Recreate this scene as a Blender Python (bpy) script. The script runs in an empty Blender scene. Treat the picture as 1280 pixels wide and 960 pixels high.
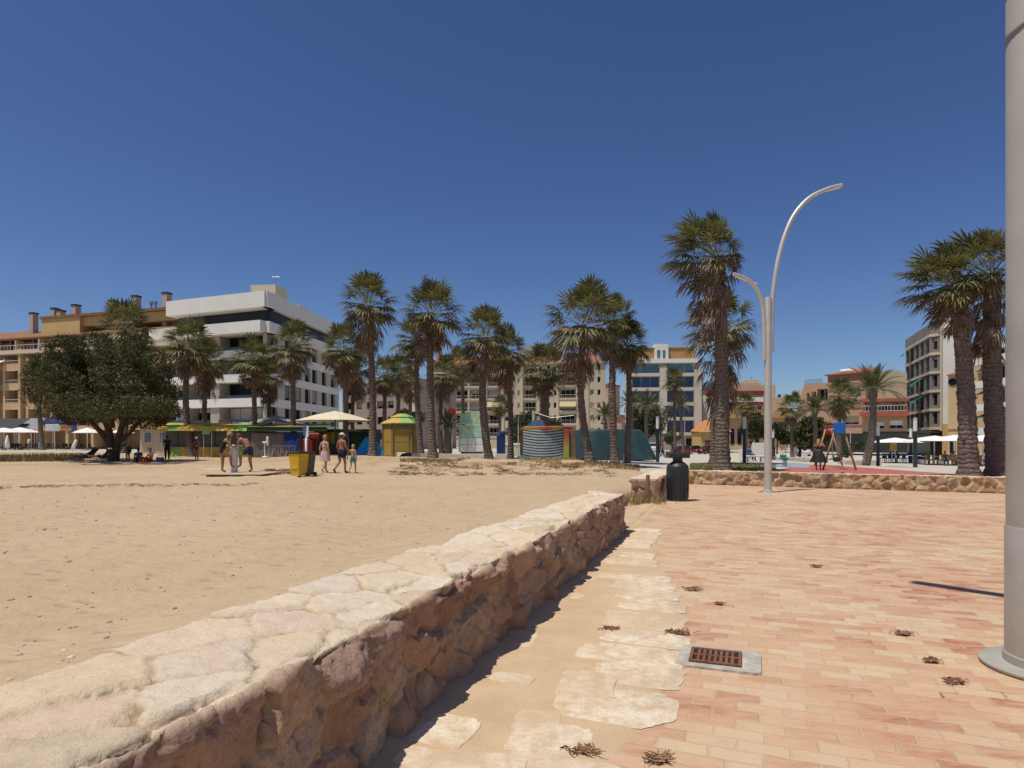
import bpy, math, random
import numpy as np
from mathutils import Vector, Matrix
R = math.radians
scene = bpy.context.scene
col = scene.collection
F, CX, HY, EYE = 800.0, 640.0, 554.0, 1.45          # lens of the photograph (pixels of a 1280 wide frame)

def S(v, a, b):
    t = min(1.0, max(0.0, (v - a) / (b - a))); return t * t * (3 - 2 * t)
def gz(x, y):
    y = max(y, .1)
    z = .2 * (1 - S(x / y, .12, .27))
    z += .25 * S(-x, 3, 11) * (1 - S(-x, 14, 23)) * S(y, 36, 46) + .35 * S(-x, 20, 45) * S(y, 40, 60)
    z -= .45 * S(x, 22, 30) * S(y, 36, 46)
    return z
def X(px, D): return (px - CX) * D / F
def Z(py, D): return EYE - (py - HY) * D / F
def P(px, py, D): return Vector((X(px, D), D, Z(py, D)))
def G(px, D):
    x = X(px, D); return Vector((x, D, gz(x, D)))

# ------------------------------------------------------------------ objects
def tag(o, label=None, cat=None, group=None, kind=None):
    if label: o['label'] = label
    if cat: o['category'] = cat
    if group: o['group'] = group
    if kind: o['kind'] = kind
    return o
def thing(name, loc, label, cat, group=None, rz=0.0):
    o = bpy.data.objects.new(name, None); col.objects.link(o)
    o.empty_display_size = .2
    o.location = loc; o.rotation_euler = (0, 0, rz)
    return tag(o, label, cat, group)
def kids(o): return [c for c in col.objects if c.parent == o]
KID = {}
def copy_tree(o, parent=None):
    c = o.copy(); col.objects.link(c)
    if parent is not None:
        c.parent = parent; KID.setdefault(parent.name, []).append(c)
    for ch in list(KID.get(o.name, [])): copy_tree(ch, c)
    return c

class MB:
    def __init__(s): s.v = []; s.f = []; s.m = []; s.cur = 0
    def mat(s, i): s.cur = i; return s
    def face(s, pts):
        n = len(s.v); s.v += [tuple(p) for p in pts]; s.f.append(tuple(range(n, n + len(pts)))); s.m.append(s.cur)
    def add(s, vs, fs):
        n = len(s.v); s.v += [tuple(p) for p in vs]
        for f in fs: s.f.append(tuple(i + n for i in f)); s.m.append(s.cur)
    def box(s, x0, x1, y0, y1, z0, z1, M=None, bev=0.0):
        if bev > 0:
            b = min(bev, abs(x1-x0)*.45, abs(y1-y0)*.45, abs(z1-z0)*.45)
            vs = []
            idx = {}
            xs, ys, zs = (x0, x1), (y0, y1), (z0, z1)
            sg = (1, -1)
            for i in (0, 1):
                for j in (0, 1):
                    for k in (0, 1):
                        for a in range(3):
                            p = [xs[i] + sg[i]*b, ys[j] + sg[j]*b, zs[k] + sg[k]*b]
                            p[a] = (xs[i], ys[j], zs[k])[a]
                            idx[i, j, k, a] = len(vs); vs.append(p)
            fs = []
            for a in range(3):
                o1, o2 = [q for q in range(3) if q != a]
                for e in (0, 1):
                    loop = []
                    for (p, q) in ((0, 0), (1, 0), (1, 1), (0, 1)):
                        t = [0, 0, 0]; t[a] = e; t[o1] = p; t[o2] = q
                        loop.append(idx[t[0], t[1], t[2], a])
                    fs.append(loop)
                # edges parallel to a
                for (p, q) in ((0, 0), (1, 0), (1, 1), (0, 1)):
                    t0 = [0, 0, 0]; t1 = [0, 0, 0]; t0[a] = 0; t1[a] = 1
                    t0[o1] = t1[o1] = p; t0[o2] = t1[o2] = q
                    fs.append([idx[(*t0, o1)], idx[(*t1, o1)], idx[(*t1, o2)], idx[(*t0, o2)]])
            for i in (0, 1):
                for j in (0, 1):
                    for k in (0, 1): fs.append([idx[i, j, k, 0], idx[i, j, k, 1], idx[i, j, k, 2]])
            if M is not None: vs = [M @ Vector(p) for p in vs]
            s.add(vs, fs); return s
        vs = [(x0,y0,z0),(x1,y0,z0),(x1,y1,z0),(x0,y1,z0),(x0,y0,z1),(x1,y0,z1),(x1,y1,z1),(x0,y1,z1)]
        if M is not None: vs = [M @ Vector(p) for p in vs]
        s.add(vs, [(0,3,2,1),(4,5,6,7),(0,1,5,4),(1,2,6,5),(2,3,7,6),(3,0,4,7)]); return s
    def lathe(s, prof, n=16, M=None, cap=True, sx=1., sy=1.):
        vs = []; fs = []
        for (r, z) in prof:
            for k in range(n):
                a = 2 * math.pi * k / n; vs.append((r * math.cos(a) * sx, r * math.sin(a) * sy, z))
        for i in range(len(prof) - 1):
            for k in range(n):
                k2 = (k + 1) % n
                fs.append((i*n+k, i*n+k2, (i+1)*n+k2, (i+1)*n+k))
        if cap:
            fs.append(tuple(range(n))[::-1]); fs.append(tuple((len(prof)-1)*n + k for k in range(n)))
        if M is not None: vs = [M @ Vector(p) for p in vs]
        s.add(vs, fs); return s
    def tube(s, pts, rad, n=8, cap=True):
        pts = [Vector(p) for p in pts]
        if not hasattr(rad, '__len__'): rad = [rad] * len(pts)
        vs = []; fs = []
        up = None
        for i, p in enumerate(pts):
            t = (pts[min(i+1, len(pts)-1)] - pts[max(i-1, 0)]).normalized()
            if up is None:
                up = Vector((0, 0, 1)) if abs(t.z) < .9 else Vector((0, 1, 0))
            a = t.cross(up).normalized(); b = a.cross(t).normalized(); up = b
            for k in range(n):
                w = 2 * math.pi * k / n; vs.append(p + (a * math.cos(w) + b * math.sin(w)) * rad[i])
        for i in range(len(pts) - 1):
            for k in range(n):
                k2 = (k + 1) % n; fs.append((i*n+k, i*n+k2, (i+1)*n+k2, (i+1)*n+k))
        if cap: fs.append(tuple(range(n))[::-1]); fs.append(tuple((len(pts)-1)*n + k for k in range(n)))
        s.add(vs, fs); return s
    def prism(s, poly, z0, z1, M=None):
        n = len(poly)
        vs = [(p[0], p[1], z0) for p in poly] + [(p[0], p[1], z1) for p in poly]
        fs = [tuple(range(n))[::-1], tuple(range(n, 2*n))] + [(i, (i+1) % n, n+(i+1) % n, n+i) for i in range(n)]
        if M is not None: vs = [M @ Vector(p) for p in vs]
        s.add(vs, fs); return s
    def ball(s, c, rx, ry=None, rz=None, n=8, m=6, M=None):
        ry = ry or rx; rz = rz or rx
        prof = [(math.sin(math.pi * i / m), -math.cos(math.pi * i / m)) for i in range(m + 1)]
        prof[0] = (.02, -1); prof[-1] = (.02, 1)
        T = Matrix.Translation(Vector(c)) @ (M or Matrix.Identity(4)) @ Matrix.Diagonal((rx, ry, rz, 1))
        return s.lathe(prof, n, T)
    def build(s, name, mats, parent=None, smooth=False, loc=None, attrs=None):
        me = bpy.data.meshes.new(name)
        me.from_pydata(s.v, [], s.f)
        if not isinstance(mats, (list, tuple)): mats = [mats]
        for m in mats: me.materials.append(m)
        if len(mats) > 1: me.polygons.foreach_set('material_index', s.m)
        if smooth: me.polygons.foreach_set('use_smooth', [True] * len(s.f))
        me.validate(); me.update()
        return put(name, me, parent, loc)
def put(name, me, parent=None, loc=None):
    o = bpy.data.objects.new(name, me); col.objects.link(o)
    if parent is not None: o.parent = parent; KID.setdefault(parent.name, []).append(o)
    if loc is not None: o.location = loc
    return o
def autosmooth(o, ang=40):
    me = o.data
    me.polygons.foreach_set('use_smooth', [True] * len(me.polygons))
    try: me.set_sharp_from_angle(angle=R(ang))
    except Exception: pass
    return o
def RZ(a, loc=(0, 0, 0)): return Matrix.Translation(Vector(loc)) @ Matrix.Rotation(a, 4, 'Z')

# ------------------------------------------------------------------ materials
class NT:
    def __init__(s, name):
        s.m = bpy.data.materials.new(name); s.m.use_nodes = True
        s.t = s.m.node_tree; s.t.nodes.clear()
        s.out = s.n('ShaderNodeOutputMaterial'); s.b = s.n('ShaderNodeBsdfPrincipled')
        s.l(s.b.outputs[0], s.out.inputs[0])
    def n(s, typ, **kw):
        x = s.t.nodes.new(typ)
        for k, v in kw.items(): setattr(x, k, v)
        return x
    def l(s, a, b): s.t.links.new(a, b)
    def put(s, sock, v):
        if isinstance(v, bpy.types.NodeSocket): s.l(v, sock)
        else: sock.default_value = v
    def math(s, op, a, b=0.0, c=None, clamp=False):
        x = s.n('ShaderNodeMath', operation=op, use_clamp=clamp); s.put(x.inputs[0], a); s.put(x.inputs[1], b)
        if c is not None: s.put(x.inputs[2], c)
        return x.outputs[0]
    def mix(s, f, a, b, mode='MIX'):
        x = s.n('ShaderNodeMix', data_type='RGBA', blend_type=mode)
        s.put(x.inputs[0], f); s.put(x.inputs[6], c4(a)); s.put(x.inputs[7], c4(b)); return x.outputs[2]
    def noise(s, vec, scale, detail=4, rough=.55):
        x = s.n('ShaderNodeTexNoise'); x.inputs['Scale'].default_value = scale
        x.inputs['Detail'].default_value = detail; x.inputs['Roughness'].default_value = rough
        if vec is not None: s.l(vec, x.inputs['Vector'])
        return x.outputs[0]
    def ramp(s, f, stops, interp='LINEAR'):
        x = s.n('ShaderNodeValToRGB'); x.color_ramp.interpolation = interp
        e = x.color_ramp.elements
        while len(e) < len(stops): e.new(.5)
        for i, (p, c) in enumerate(stops):
            e[i].position = p
            e[i].color = c4(c) if hasattr(c, '__len__') else (c, c, c, 1)
        s.put(x.inputs[0], f); return x.outputs[0]
    def bump(s, h, strength=.3, dist=.02, nrm=None):
        x = s.n('ShaderNodeBump'); x.inputs['Strength'].default_value = strength; x.inputs['Distance'].default_value = dist
        s.l(h, x.inputs['Height'])
        if nrm is not None: s.l(nrm, x.inputs['Normal'])
        return x.outputs[0]
    def obj(s): return s.n('ShaderNodeTexCoord').outputs['Object']
def c4(c):
    if isinstance(c, bpy.types.NodeSocket): return c
    return (c[0], c[1], c[2], 1.0)
MC = {}
def pm(name, c, rough=.8, var=.15, scale=2.0, bump=0.0, bscale=30, metal=0.0, spec=.35, isl=0.0):
    if name in MC: return MC[name]
    n = NT(name); o = n.obj()
    f = n.noise(o, scale, 5, .6)
    f = n.ramp(f, [(.3, 0.0), (.7, 1.0)])
    lo = tuple(x * (1 - var) for x in c); hi = tuple(min(1, x * (1 + var)) for x in c)
    cc = n.mix(f, lo, hi)
    if isl:
        r = n.n('ShaderNodeNewGeometry').outputs['Random Per Island']
        r = n.math('MULTIPLY_ADD', r, 2 * isl, 1 - isl)
        x = n.n('ShaderNodeVectorMath', operation='SCALE'); n.l(cc, x.inputs[0]); n.l(r, x.inputs['Scale']); cc = x.outputs[0]
    n.l(cc, n.b.inputs['Base Color'])
    n.b.inputs['Roughness'].default_value = rough; n.b.inputs['Metallic'].default_value = metal
    n.b.inputs['Specular IOR Level'].default_value = spec
    if bump: n.l(n.bump(n.noise(o, bscale, 4), bump, .02), n.b.inputs['Normal'])
    MC[name] = n.m; return n.m
def glass(name, c=(.015, .02, .03), rough=.08, spec=.5):
    if name in MC: return MC[name]
    n = NT(name); o = n.obj()
    cc = n.mix(n.noise(o, .8, 2), tuple(x * .5 for x in c), tuple(x * 1.6 for x in c))
    n.l(cc, n.b.inputs['Base Color']); n.b.inputs['Roughness'].default_value = rough
    n.b.inputs['Specular IOR Level'].default_value = spec
    MC[name] = n.m; return n.m

# ------------------------------------------------------------------ camera, light
SUN = Vector((-.30, -.22, 1.0)).normalized()
cam = bpy.data.cameras.new('camera'); co = bpy.data.objects.new('camera', cam); col.objects.link(co)
co.location = (0, 0, EYE); co.rotation_euler = (R(90), 0, 0)
cam.sensor_fit = 'HORIZONTAL'; cam.sensor_width = 36; cam.lens = 36 * F / 1280
cam.shift_y = (HY - 480) / 1280; cam.clip_end = 9000; cam.clip_start = .05
scene.camera = co
sl = bpy.data.lights.new('sun', 'SUN'); so = bpy.data.objects.new('sun', sl); col.objects.link(so)
sl.energy = 4.0; sl.angle = R(.5); sl.color = (1.0, .93, .82)
so.rotation_euler = (-SUN).to_track_quat('-Z', 'Y').to_euler(); so.location = (-20, -5, 60)
w = bpy.data.worlds.new('World'); scene.world = w; w.use_nodes = True
t = w.node_tree; t.nodes.clear()
wo = t.nodes.new('ShaderNodeOutputWorld'); bg = t.nodes.new('ShaderNodeBackground'); sky = t.nodes.new('ShaderNodeTexSky')
sky.sky_type = 'NISHITA'; sky.sun_disc = False
sky.sun_elevation = math.asin(SUN.z); sky.sun_rotation = math.atan2(SUN.x, SUN.y)
sky.altitude = 900; sky.air_density = 1.0; sky.dust_density = 1.5; sky.ozone_density = 4.0
bg.inputs[1].default_value = .062
gm = t.nodes.new('ShaderNodeHueSaturation'); gm.inputs['Saturation'].default_value = 1.08; gm.inputs['Hue'].default_value = .507; gm.inputs['Value'].default_value = 1.0
t.links.new(sky.outputs[0], gm.inputs['Color']); g2 = t.nodes.new('ShaderNodeGamma'); g2.inputs[1].default_value = 1.22; t.links.new(gm.outputs[0], g2.inputs[0]); t.links.new(g2.outputs[0], bg.inputs[0]); t.links.new(bg.outputs[0], wo.inputs[0])
vs = scene.view_settings
vs.view_transform = 'Standard'; vs.look = 'None'; vs.exposure = 0; vs.gamma = 1; vs.use_curve_mapping = False
# ------------------------------------------------------------------ numpy helpers
def vnoise(x, y, seed=0):
    x = np.asarray(x, float); y = np.asarray(y, float)
    xi = np.floor(x).astype(np.int64); yi = np.floor(y).astype(np.int64); fx = x - xi; fy = y - yi
    fx = fx * fx * (3 - 2 * fx); fy = fy * fy * (3 - 2 * fy)
    def h(a, b):
        n = (a * 374761393 + b * 668265263 + seed * 1442695041) & 0xffffffff
        n = ((n ^ (n >> 13)) * 1274126177) & 0xffffffff
        return ((n ^ (n >> 16)) & 0xffff) / 65535.0
    return (h(xi, yi) * (1 - fx) + h(xi + 1, yi) * fx) * (1 - fy) + (h(xi, yi + 1) * (1 - fx) + h(xi + 1, yi + 1) * fx) * fy
def fbm(x, y, oct=4, seed=0, lac=2.1, gain=.5):
    a = 1.0; s = 0; tot = 0
    for i in range(oct):
        s = s + a * vnoise(x, y, seed + i * 17); tot += a; a *= gain; x = x * lac; y = y * lac
    return s / tot
def sm(v, a, b):
    t = np.clip((v - a) / (b - a), 0, 1); return t * t * (3 - 2 * t)
def gzn(x, y):
    yy = np.maximum(y, .1)
    z = .2 * (1 - sm(x / yy, .12, .27)) + .25 * sm(-x, 3, 11) * (1 - sm(-x, 14, 23)) * sm(y, 36, 46) + .35 * sm(-x, 20, 45) * sm(y, 40, 60)
    return z - .45 * sm(x, 22, 30) * sm(y, 36, 46)
def grid_mesh(name, V, mats, attrs=None, smooth=True, parent=None, flip=False):
    ny, nx = V.shape[:2]
    me = bpy.data.meshes.new(name)
    v = V.reshape(-1, 3)
    i = np.arange(ny * nx).reshape(ny, nx)
    q = np.stack([i[:-1, :-1], i[:-1, 1:], i[1:, 1:], i[1:, :-1]], -1).reshape(-1, 4)
    if flip: q = q[:, ::-1]
    me.vertices.add(len(v)); me.vertices.foreach_set('co', v.astype(np.float32).ravel())
    me.loops.add(q.size); me.loops.foreach_set('vertex_index', q.astype(np.int32).ravel())
    me.polygons.add(len(q)); me.polygons.foreach_set('loop_start', np.arange(0, q.size, 4, dtype=np.int32))
    me.update(calc_edges=True)
    me.polygons.foreach_set('use_smooth', np.full(len(q), smooth))
    for m in (mats if isinstance(mats, (list, tuple)) else [mats]): me.materials.append(m)
    for k, a in (attrs or {}).items():
        at = me.attributes.new(k, 'FLOAT', 'POINT'); at.data.foreach_set('value', np.asarray(a, np.float32).ravel())
    me.validate()
    return put(name, me, parent)
def join_grids(name, grids, mat, parent=None):
    """several (V, attrs, flip) grids as one mesh"""
    vs = []; qs = []; at = {}; off = 0
    for V, A, flip in grids:
        ny, nx = V.shape[:2]; i = np.arange(ny * nx).reshape(ny, nx) + off
        q = np.stack([i[:-1, :-1], i[:-1, 1:], i[1:, 1:], i[1:, :-1]], -1).reshape(-1, 4)
        qs.append(q[:, ::-1] if flip else q); vs.append(V.reshape(-1, 3)); off += ny * nx
        for k, a in A.items(): at.setdefault(k, []).append(a.ravel())
    v = np.concatenate(vs); q = np.concatenate(qs)
    me = bpy.data.meshes.new(name)
    me.vertices.add(len(v)); me.vertices.foreach_set('co', v.astype(np.float32).ravel())
    me.loops.add(q.size); me.loops.foreach_set('vertex_index', q.astype(np.int32).ravel())
    me.polygons.add(len(q)); me.polygons.foreach_set('loop_start', np.arange(0, q.size, 4, dtype=np.int32))
    me.update(calc_edges=True); me.polygons.foreach_set('use_smooth', np.full(len(q), True)); me.materials.append(mat)
    for k, a in at.items():
        x = me.attributes.new(k, 'FLOAT', 'POINT'); x.data.foreach_set('value', np.concatenate(a).astype(np.float32))
    me.validate()
    return put(name, me, parent)

# ------------------------------------------------------------------ materials of the ground
TH = R(18.3)
UX = Vector((math.cos(TH), -math.sin(TH), 0)); VX = Vector((math.sin(TH), math.cos(TH), 0))
def brick_mat():
    n = NT('terracotta_paving'); o = n.obj()
    def dot(a):
        x = n.n('ShaderNodeVectorMath', operation='DOT_PRODUCT'); n.l(o, x.inputs[0]); x.inputs[1].default_value = tuple(a); return x.outputs['Value']
    a2 = R(22); U2 = Vector((math.cos(a2), -math.sin(a2), 0)); V2 = Vector((math.sin(a2), math.cos(a2), 0))
    wob = n.noise(o, 1.3, 2); wob2 = n.noise(o, 9, 2)
    u = n.math('ADD', dot(U2), n.math('MULTIPLY', wob2, .02)); v = n.math('ADD', dot(V2), n.math('MULTIPLY_ADD', wob2, .016, n.math('MULTIPLY', wob, .05)))
    bw, bh = .24, .12
    vr = n.math('DIVIDE', v, bh); row = n.math('FLOOR', vr); fv = n.math('FRACT', vr)
    wn = n.n('ShaderNodeTexWhiteNoise', noise_dimensions='1D'); n.l(row, wn.inputs['W'])
    off = n.math('MULTIPLY_ADD', wn.outputs[0], .3, n.math('MULTIPLY', n.math('MODULO', n.math('ABSOLUTE', row), 2.0), .5))
    ur = n.math('ADD', n.math('DIVIDE', u, bw), off); cl = n.math('FLOOR', ur); fu = n.math('FRACT', ur)
    cb = n.n('ShaderNodeCombineXYZ'); n.l(row, cb.inputs[0]); n.l(cl, cb.inputs[1])
    w2 = n.n('ShaderNodeTexWhiteNoise', noise_dimensions='2D'); n.l(cb.outputs[0], w2.inputs['Vector'])
    rnd = w2.outputs[0]
    sep = n.n('ShaderNodeSeparateColor'); n.l(w2.outputs[1], sep.inputs[0])
    big = n.noise(o, .55, 4, .6)
    rr = n.math('ADD', n.math('MULTIPLY', rnd, .86), n.math('MULTIPLY_ADD', big, 1.4, -.69), clamp=True)
    base = n.ramp(rr, [(0, (.36, .12, .066)), (.12, (.44, .195, .11)), (.32, (.50, .275, .16)), (.55, (.54, .335, .205)), (.74, (.56, .40, .25)), (.9, (.58, .47, .295))])
    # worn surface: blotches and streaks along the tile
    st = n.n('ShaderNodeMapping'); n.l(o, st.inputs[0]); st.inputs['Rotation'].default_value = (0, 0, a2); st.inputs['Scale'].default_value = (4, 16, 4)
    wear = n.noise(st.outputs[0], 1.2, 5, .65)
    base = n.mix(n.ramp(wear, [(.42, 0), (.68, .55)]), base, (.60, .44, .29))
    base = n.mix(n.ramp(n.noise(o, 14, 4, .65), [(.56, 0), (.72, .35)]), base, (.42, .19, .125))
    vv = n.n('ShaderNodeTexNoise'); vv.inputs['Scale'].default_value = 6.0; vv.inputs['Detail'].default_value = 5; n.l(st.outputs[0], vv.inputs['Vector'])
    base = n.mix(n.ramp(n.noise(o, 5.5, 5, .7), [(.5, 0), (.66, .55)]), base, (.52, .30, .19))
    fine = n.noise(o, 90, 3, .7)
    base = n.mix(n.math('MULTIPLY', n.ramp(fine, [(.5, 0), (.7, 1)]), .16), base, (.25, .14, .09))
    # joints
    eu = n.math('MULTIPLY', n.math('SUBTRACT', .5, n.math('ABSOLUTE', n.math('SUBTRACT', fu, .5))), bw)
    ev = n.math('MULTIPLY', n.math('SUBTRACT', .5, n.math('ABSOLUTE', n.math('SUBTRACT', fv, .5))), bh)
    e = n.math('ADD', n.math('MINIMUM', eu, ev), n.math('MULTIPLY_ADD', n.noise(o, 22, 5, .7), .030, -.0165))
    jm = n.ramp(n.math('MULTIPLY', e, 100), [(.05, 1.0), (.8, 0.0)])
    jm = n.math('MULTIPLY', jm, n.ramp(n.noise(o, 3.1, 4, .7), [(.3, .5), (.55, 1.0)]))
    # open joints in places, their shadow painted dark; sand filled elsewhere
    dk = n.ramp(n.noise(o, 2.6, 4, .7), [(.58, 0), (.68, 1)])
    jc = n.mix(dk, (.50, .375, .245), (.13, .06, .035))
    c = n.mix(n.math('MULTIPLY', jm, .9), base, jc)
    c = n.mix(n.ramp(n.noise(o, 1.7, 6, .7), [(.42, .0), (.7, .5)]), c, (.57, .42, .265))
    # blown sand, thicker beside the wall
    sd = n.math('MULTIPLY_ADD', dot(UX), -.16, .34)
    sd = n.math('MULTIPLY_ADD', n.noise(o, 1.1, 5, .65), 1.1, n.math('ADD', sd, -.62), clamp=True)
    c = n.mix(n.math('MULTIPLY', sd, .75, clamp=True), c, (.58, .43, .27))
    dist = n.ramp(n.noise(o, .16, 3), [(.5, 0), (.72, .45)])
    c = n.mix(dist, c, (.60, .44, .29))
    n.l(c, n.b.inputs['Base Color']); n.b.inputs['Roughness'].default_value = .85; n.b.inputs['Specular IOR Level'].default_value = .3
    tilt = n.math('MULTIPLY', rnd, .5)
    hgt = n.math('SUBTRACT', n.math('ADD', n.math('MULTIPLY', fine, .25), n.math('ADD', tilt, n.math('MULTIPLY', wear, .4))), n.math('MULTIPLY', jm, .9))
    n.l(n.bump(hgt, .65, .007), n.b.inputs['Normal'])
    return n.m
def sand_mat():
    n = NT('beach_sand'); o = n.obj()
    a = n.noise(o, .25, 5, .6); b = n.noise(o, 3, 6, .65); c = n.noise(o, 45, 4, .7)
    base = n.mix(n.ramp(a, [(.3, 0), (.7, 1)]), (.465, .35, .215), (.53, .405, .26))
    base = n.mix(n.ramp(b, [(.45, 0), (.7, .55)]), base, (.41, .295, .18))
    base = n.mix(n.ramp(c, [(.52, 0), (.68, .3)]), base, (.34, .24, .145))
    # far sand near the kerb carries dry brown litter
    at = n.n('ShaderNodeAttribute', attribute_name='litter').outputs['Fac']
    lt = n.math('MULTIPLY', at, n.ramp(n.noise(o, 2.2, 6, .75), [(.42, 0), (.6, 1)]))
    base = n.mix(lt, base, (.22, .13, .06))
    n.l(base, n.b.inputs['Base Color']); n.b.inputs['Roughness'].default_value = .95; n.b.inputs['Specular IOR Level'].default_value = .15
    mp = n.n('ShaderNodeMapping'); n.l(o, mp.inputs[0]); mp.inputs['Scale'].default_value = (1, 1.6, 1)
    vo = n.n('ShaderNodeTexVoronoi'); vo.inputs['Scale'].default_value = 2.4; n.l(mp.outputs[0], vo.inputs['Vector'])
    h = n.math('ADD', n.math('MULTIPLY', n.noise(o, 9, 6, .6), 1.0), n.math('MULTIPLY', n.ramp(vo.outputs[0], [(.05, 0), (.33, 1)]), 1.1))
    n.l(n.bump(h, .75, .045, n.bump(c, .35, .005)), n.b.inputs['Normal'])
    return n.m
def paving_mat():
    n = NT('pale_plaza_paving'); o = n.obj()
    br = n.n('ShaderNodeTexBrick'); br.inputs['Scale'].default_value = 1.0
    br.inputs['Brick Width'].default_value = .8; br.inputs['Row Height'].default_value = .4; br.inputs['Mortar Size'].default_value = .008
    mp = n.n('ShaderNodeMapping'); n.l(o, mp.inputs[0]); mp.inputs['Rotation'].default_value = (0, 0, R(18)); n.l(mp.outputs[0], br.inputs['Vector'])
    br.inputs['Color1'].default_value = (.50, .47, .39, 1); br.inputs['Color2'].default_value = (.55, .51, .42, 1); br.inputs['Mortar'].default_value = (.3, .27, .22, 1)
    b = n.ramp(n.noise(o, .3, 5, .6), [(.35, 0), (.7, .5)])
    c = n.mix(b, br.outputs[0], (.44, .40, .31))
    n.l(c, n.b.inputs['Base Color']); n.b.inputs['Roughness'].default_value = .8
    return n.m
def stone_mat(name, side, top, mort_top, mort_side):
    """side/top: colour stops over the per-stone random value"""
    n = NT(name); o = n.obj()
    A = lambda k: n.n('ShaderNodeAttribute', attribute_name=k).outputs['Fac']
    r = A('stone'); mo = A('mort'); tp = A('top')
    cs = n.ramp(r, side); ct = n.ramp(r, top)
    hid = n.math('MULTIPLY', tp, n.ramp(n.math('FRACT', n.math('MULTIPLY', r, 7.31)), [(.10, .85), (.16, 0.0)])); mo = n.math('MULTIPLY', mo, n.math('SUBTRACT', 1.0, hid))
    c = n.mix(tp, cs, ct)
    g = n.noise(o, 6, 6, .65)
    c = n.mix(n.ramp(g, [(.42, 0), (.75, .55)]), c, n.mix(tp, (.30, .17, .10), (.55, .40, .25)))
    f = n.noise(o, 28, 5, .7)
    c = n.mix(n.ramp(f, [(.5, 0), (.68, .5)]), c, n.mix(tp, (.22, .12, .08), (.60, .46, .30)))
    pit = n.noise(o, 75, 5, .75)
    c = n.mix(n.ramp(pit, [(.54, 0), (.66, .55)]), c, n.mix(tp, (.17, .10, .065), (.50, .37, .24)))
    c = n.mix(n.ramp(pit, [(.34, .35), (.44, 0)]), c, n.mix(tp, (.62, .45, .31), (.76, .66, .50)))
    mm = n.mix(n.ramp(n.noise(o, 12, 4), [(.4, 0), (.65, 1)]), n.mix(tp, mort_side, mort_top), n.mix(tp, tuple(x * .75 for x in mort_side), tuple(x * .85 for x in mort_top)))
    c = n.mix(n.math('MULTIPLY', n.math('SUBTRACT', 1.0, mo), .95, clamp=True), c, mm)
    seam = n.math('MULTIPLY', n.ramp(A('mort'), [(.0, 1), (.3, 0)]), n.ramp(n.noise(o, 3.5, 4, .7), [(.44, 0), (.58, .75)]))  # joint dirt that also paints in thin shadow lines along the stone edges
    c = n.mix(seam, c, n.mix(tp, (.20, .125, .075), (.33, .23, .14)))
    n.l(c, n.b.inputs['Base Color']); n.b.inputs['Roughness'].default_value = .92; n.b.inputs['Specular IOR Level'].default_value = .2
    gr = n.noise(o, 75, 5, .75)
    h = n.math('ADD', n.math('MULTIPLY', g, .8), n.math('ADD', n.math('MULTIPLY', f, .4), n.math('MULTIPLY', gr, .28)))
    n.l(n.bump(h, .8, .03, n.bump(n.noise(o, 110, 4, .7), .45, .004)), n.b.inputs['Normal'])
    return n.m

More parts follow.
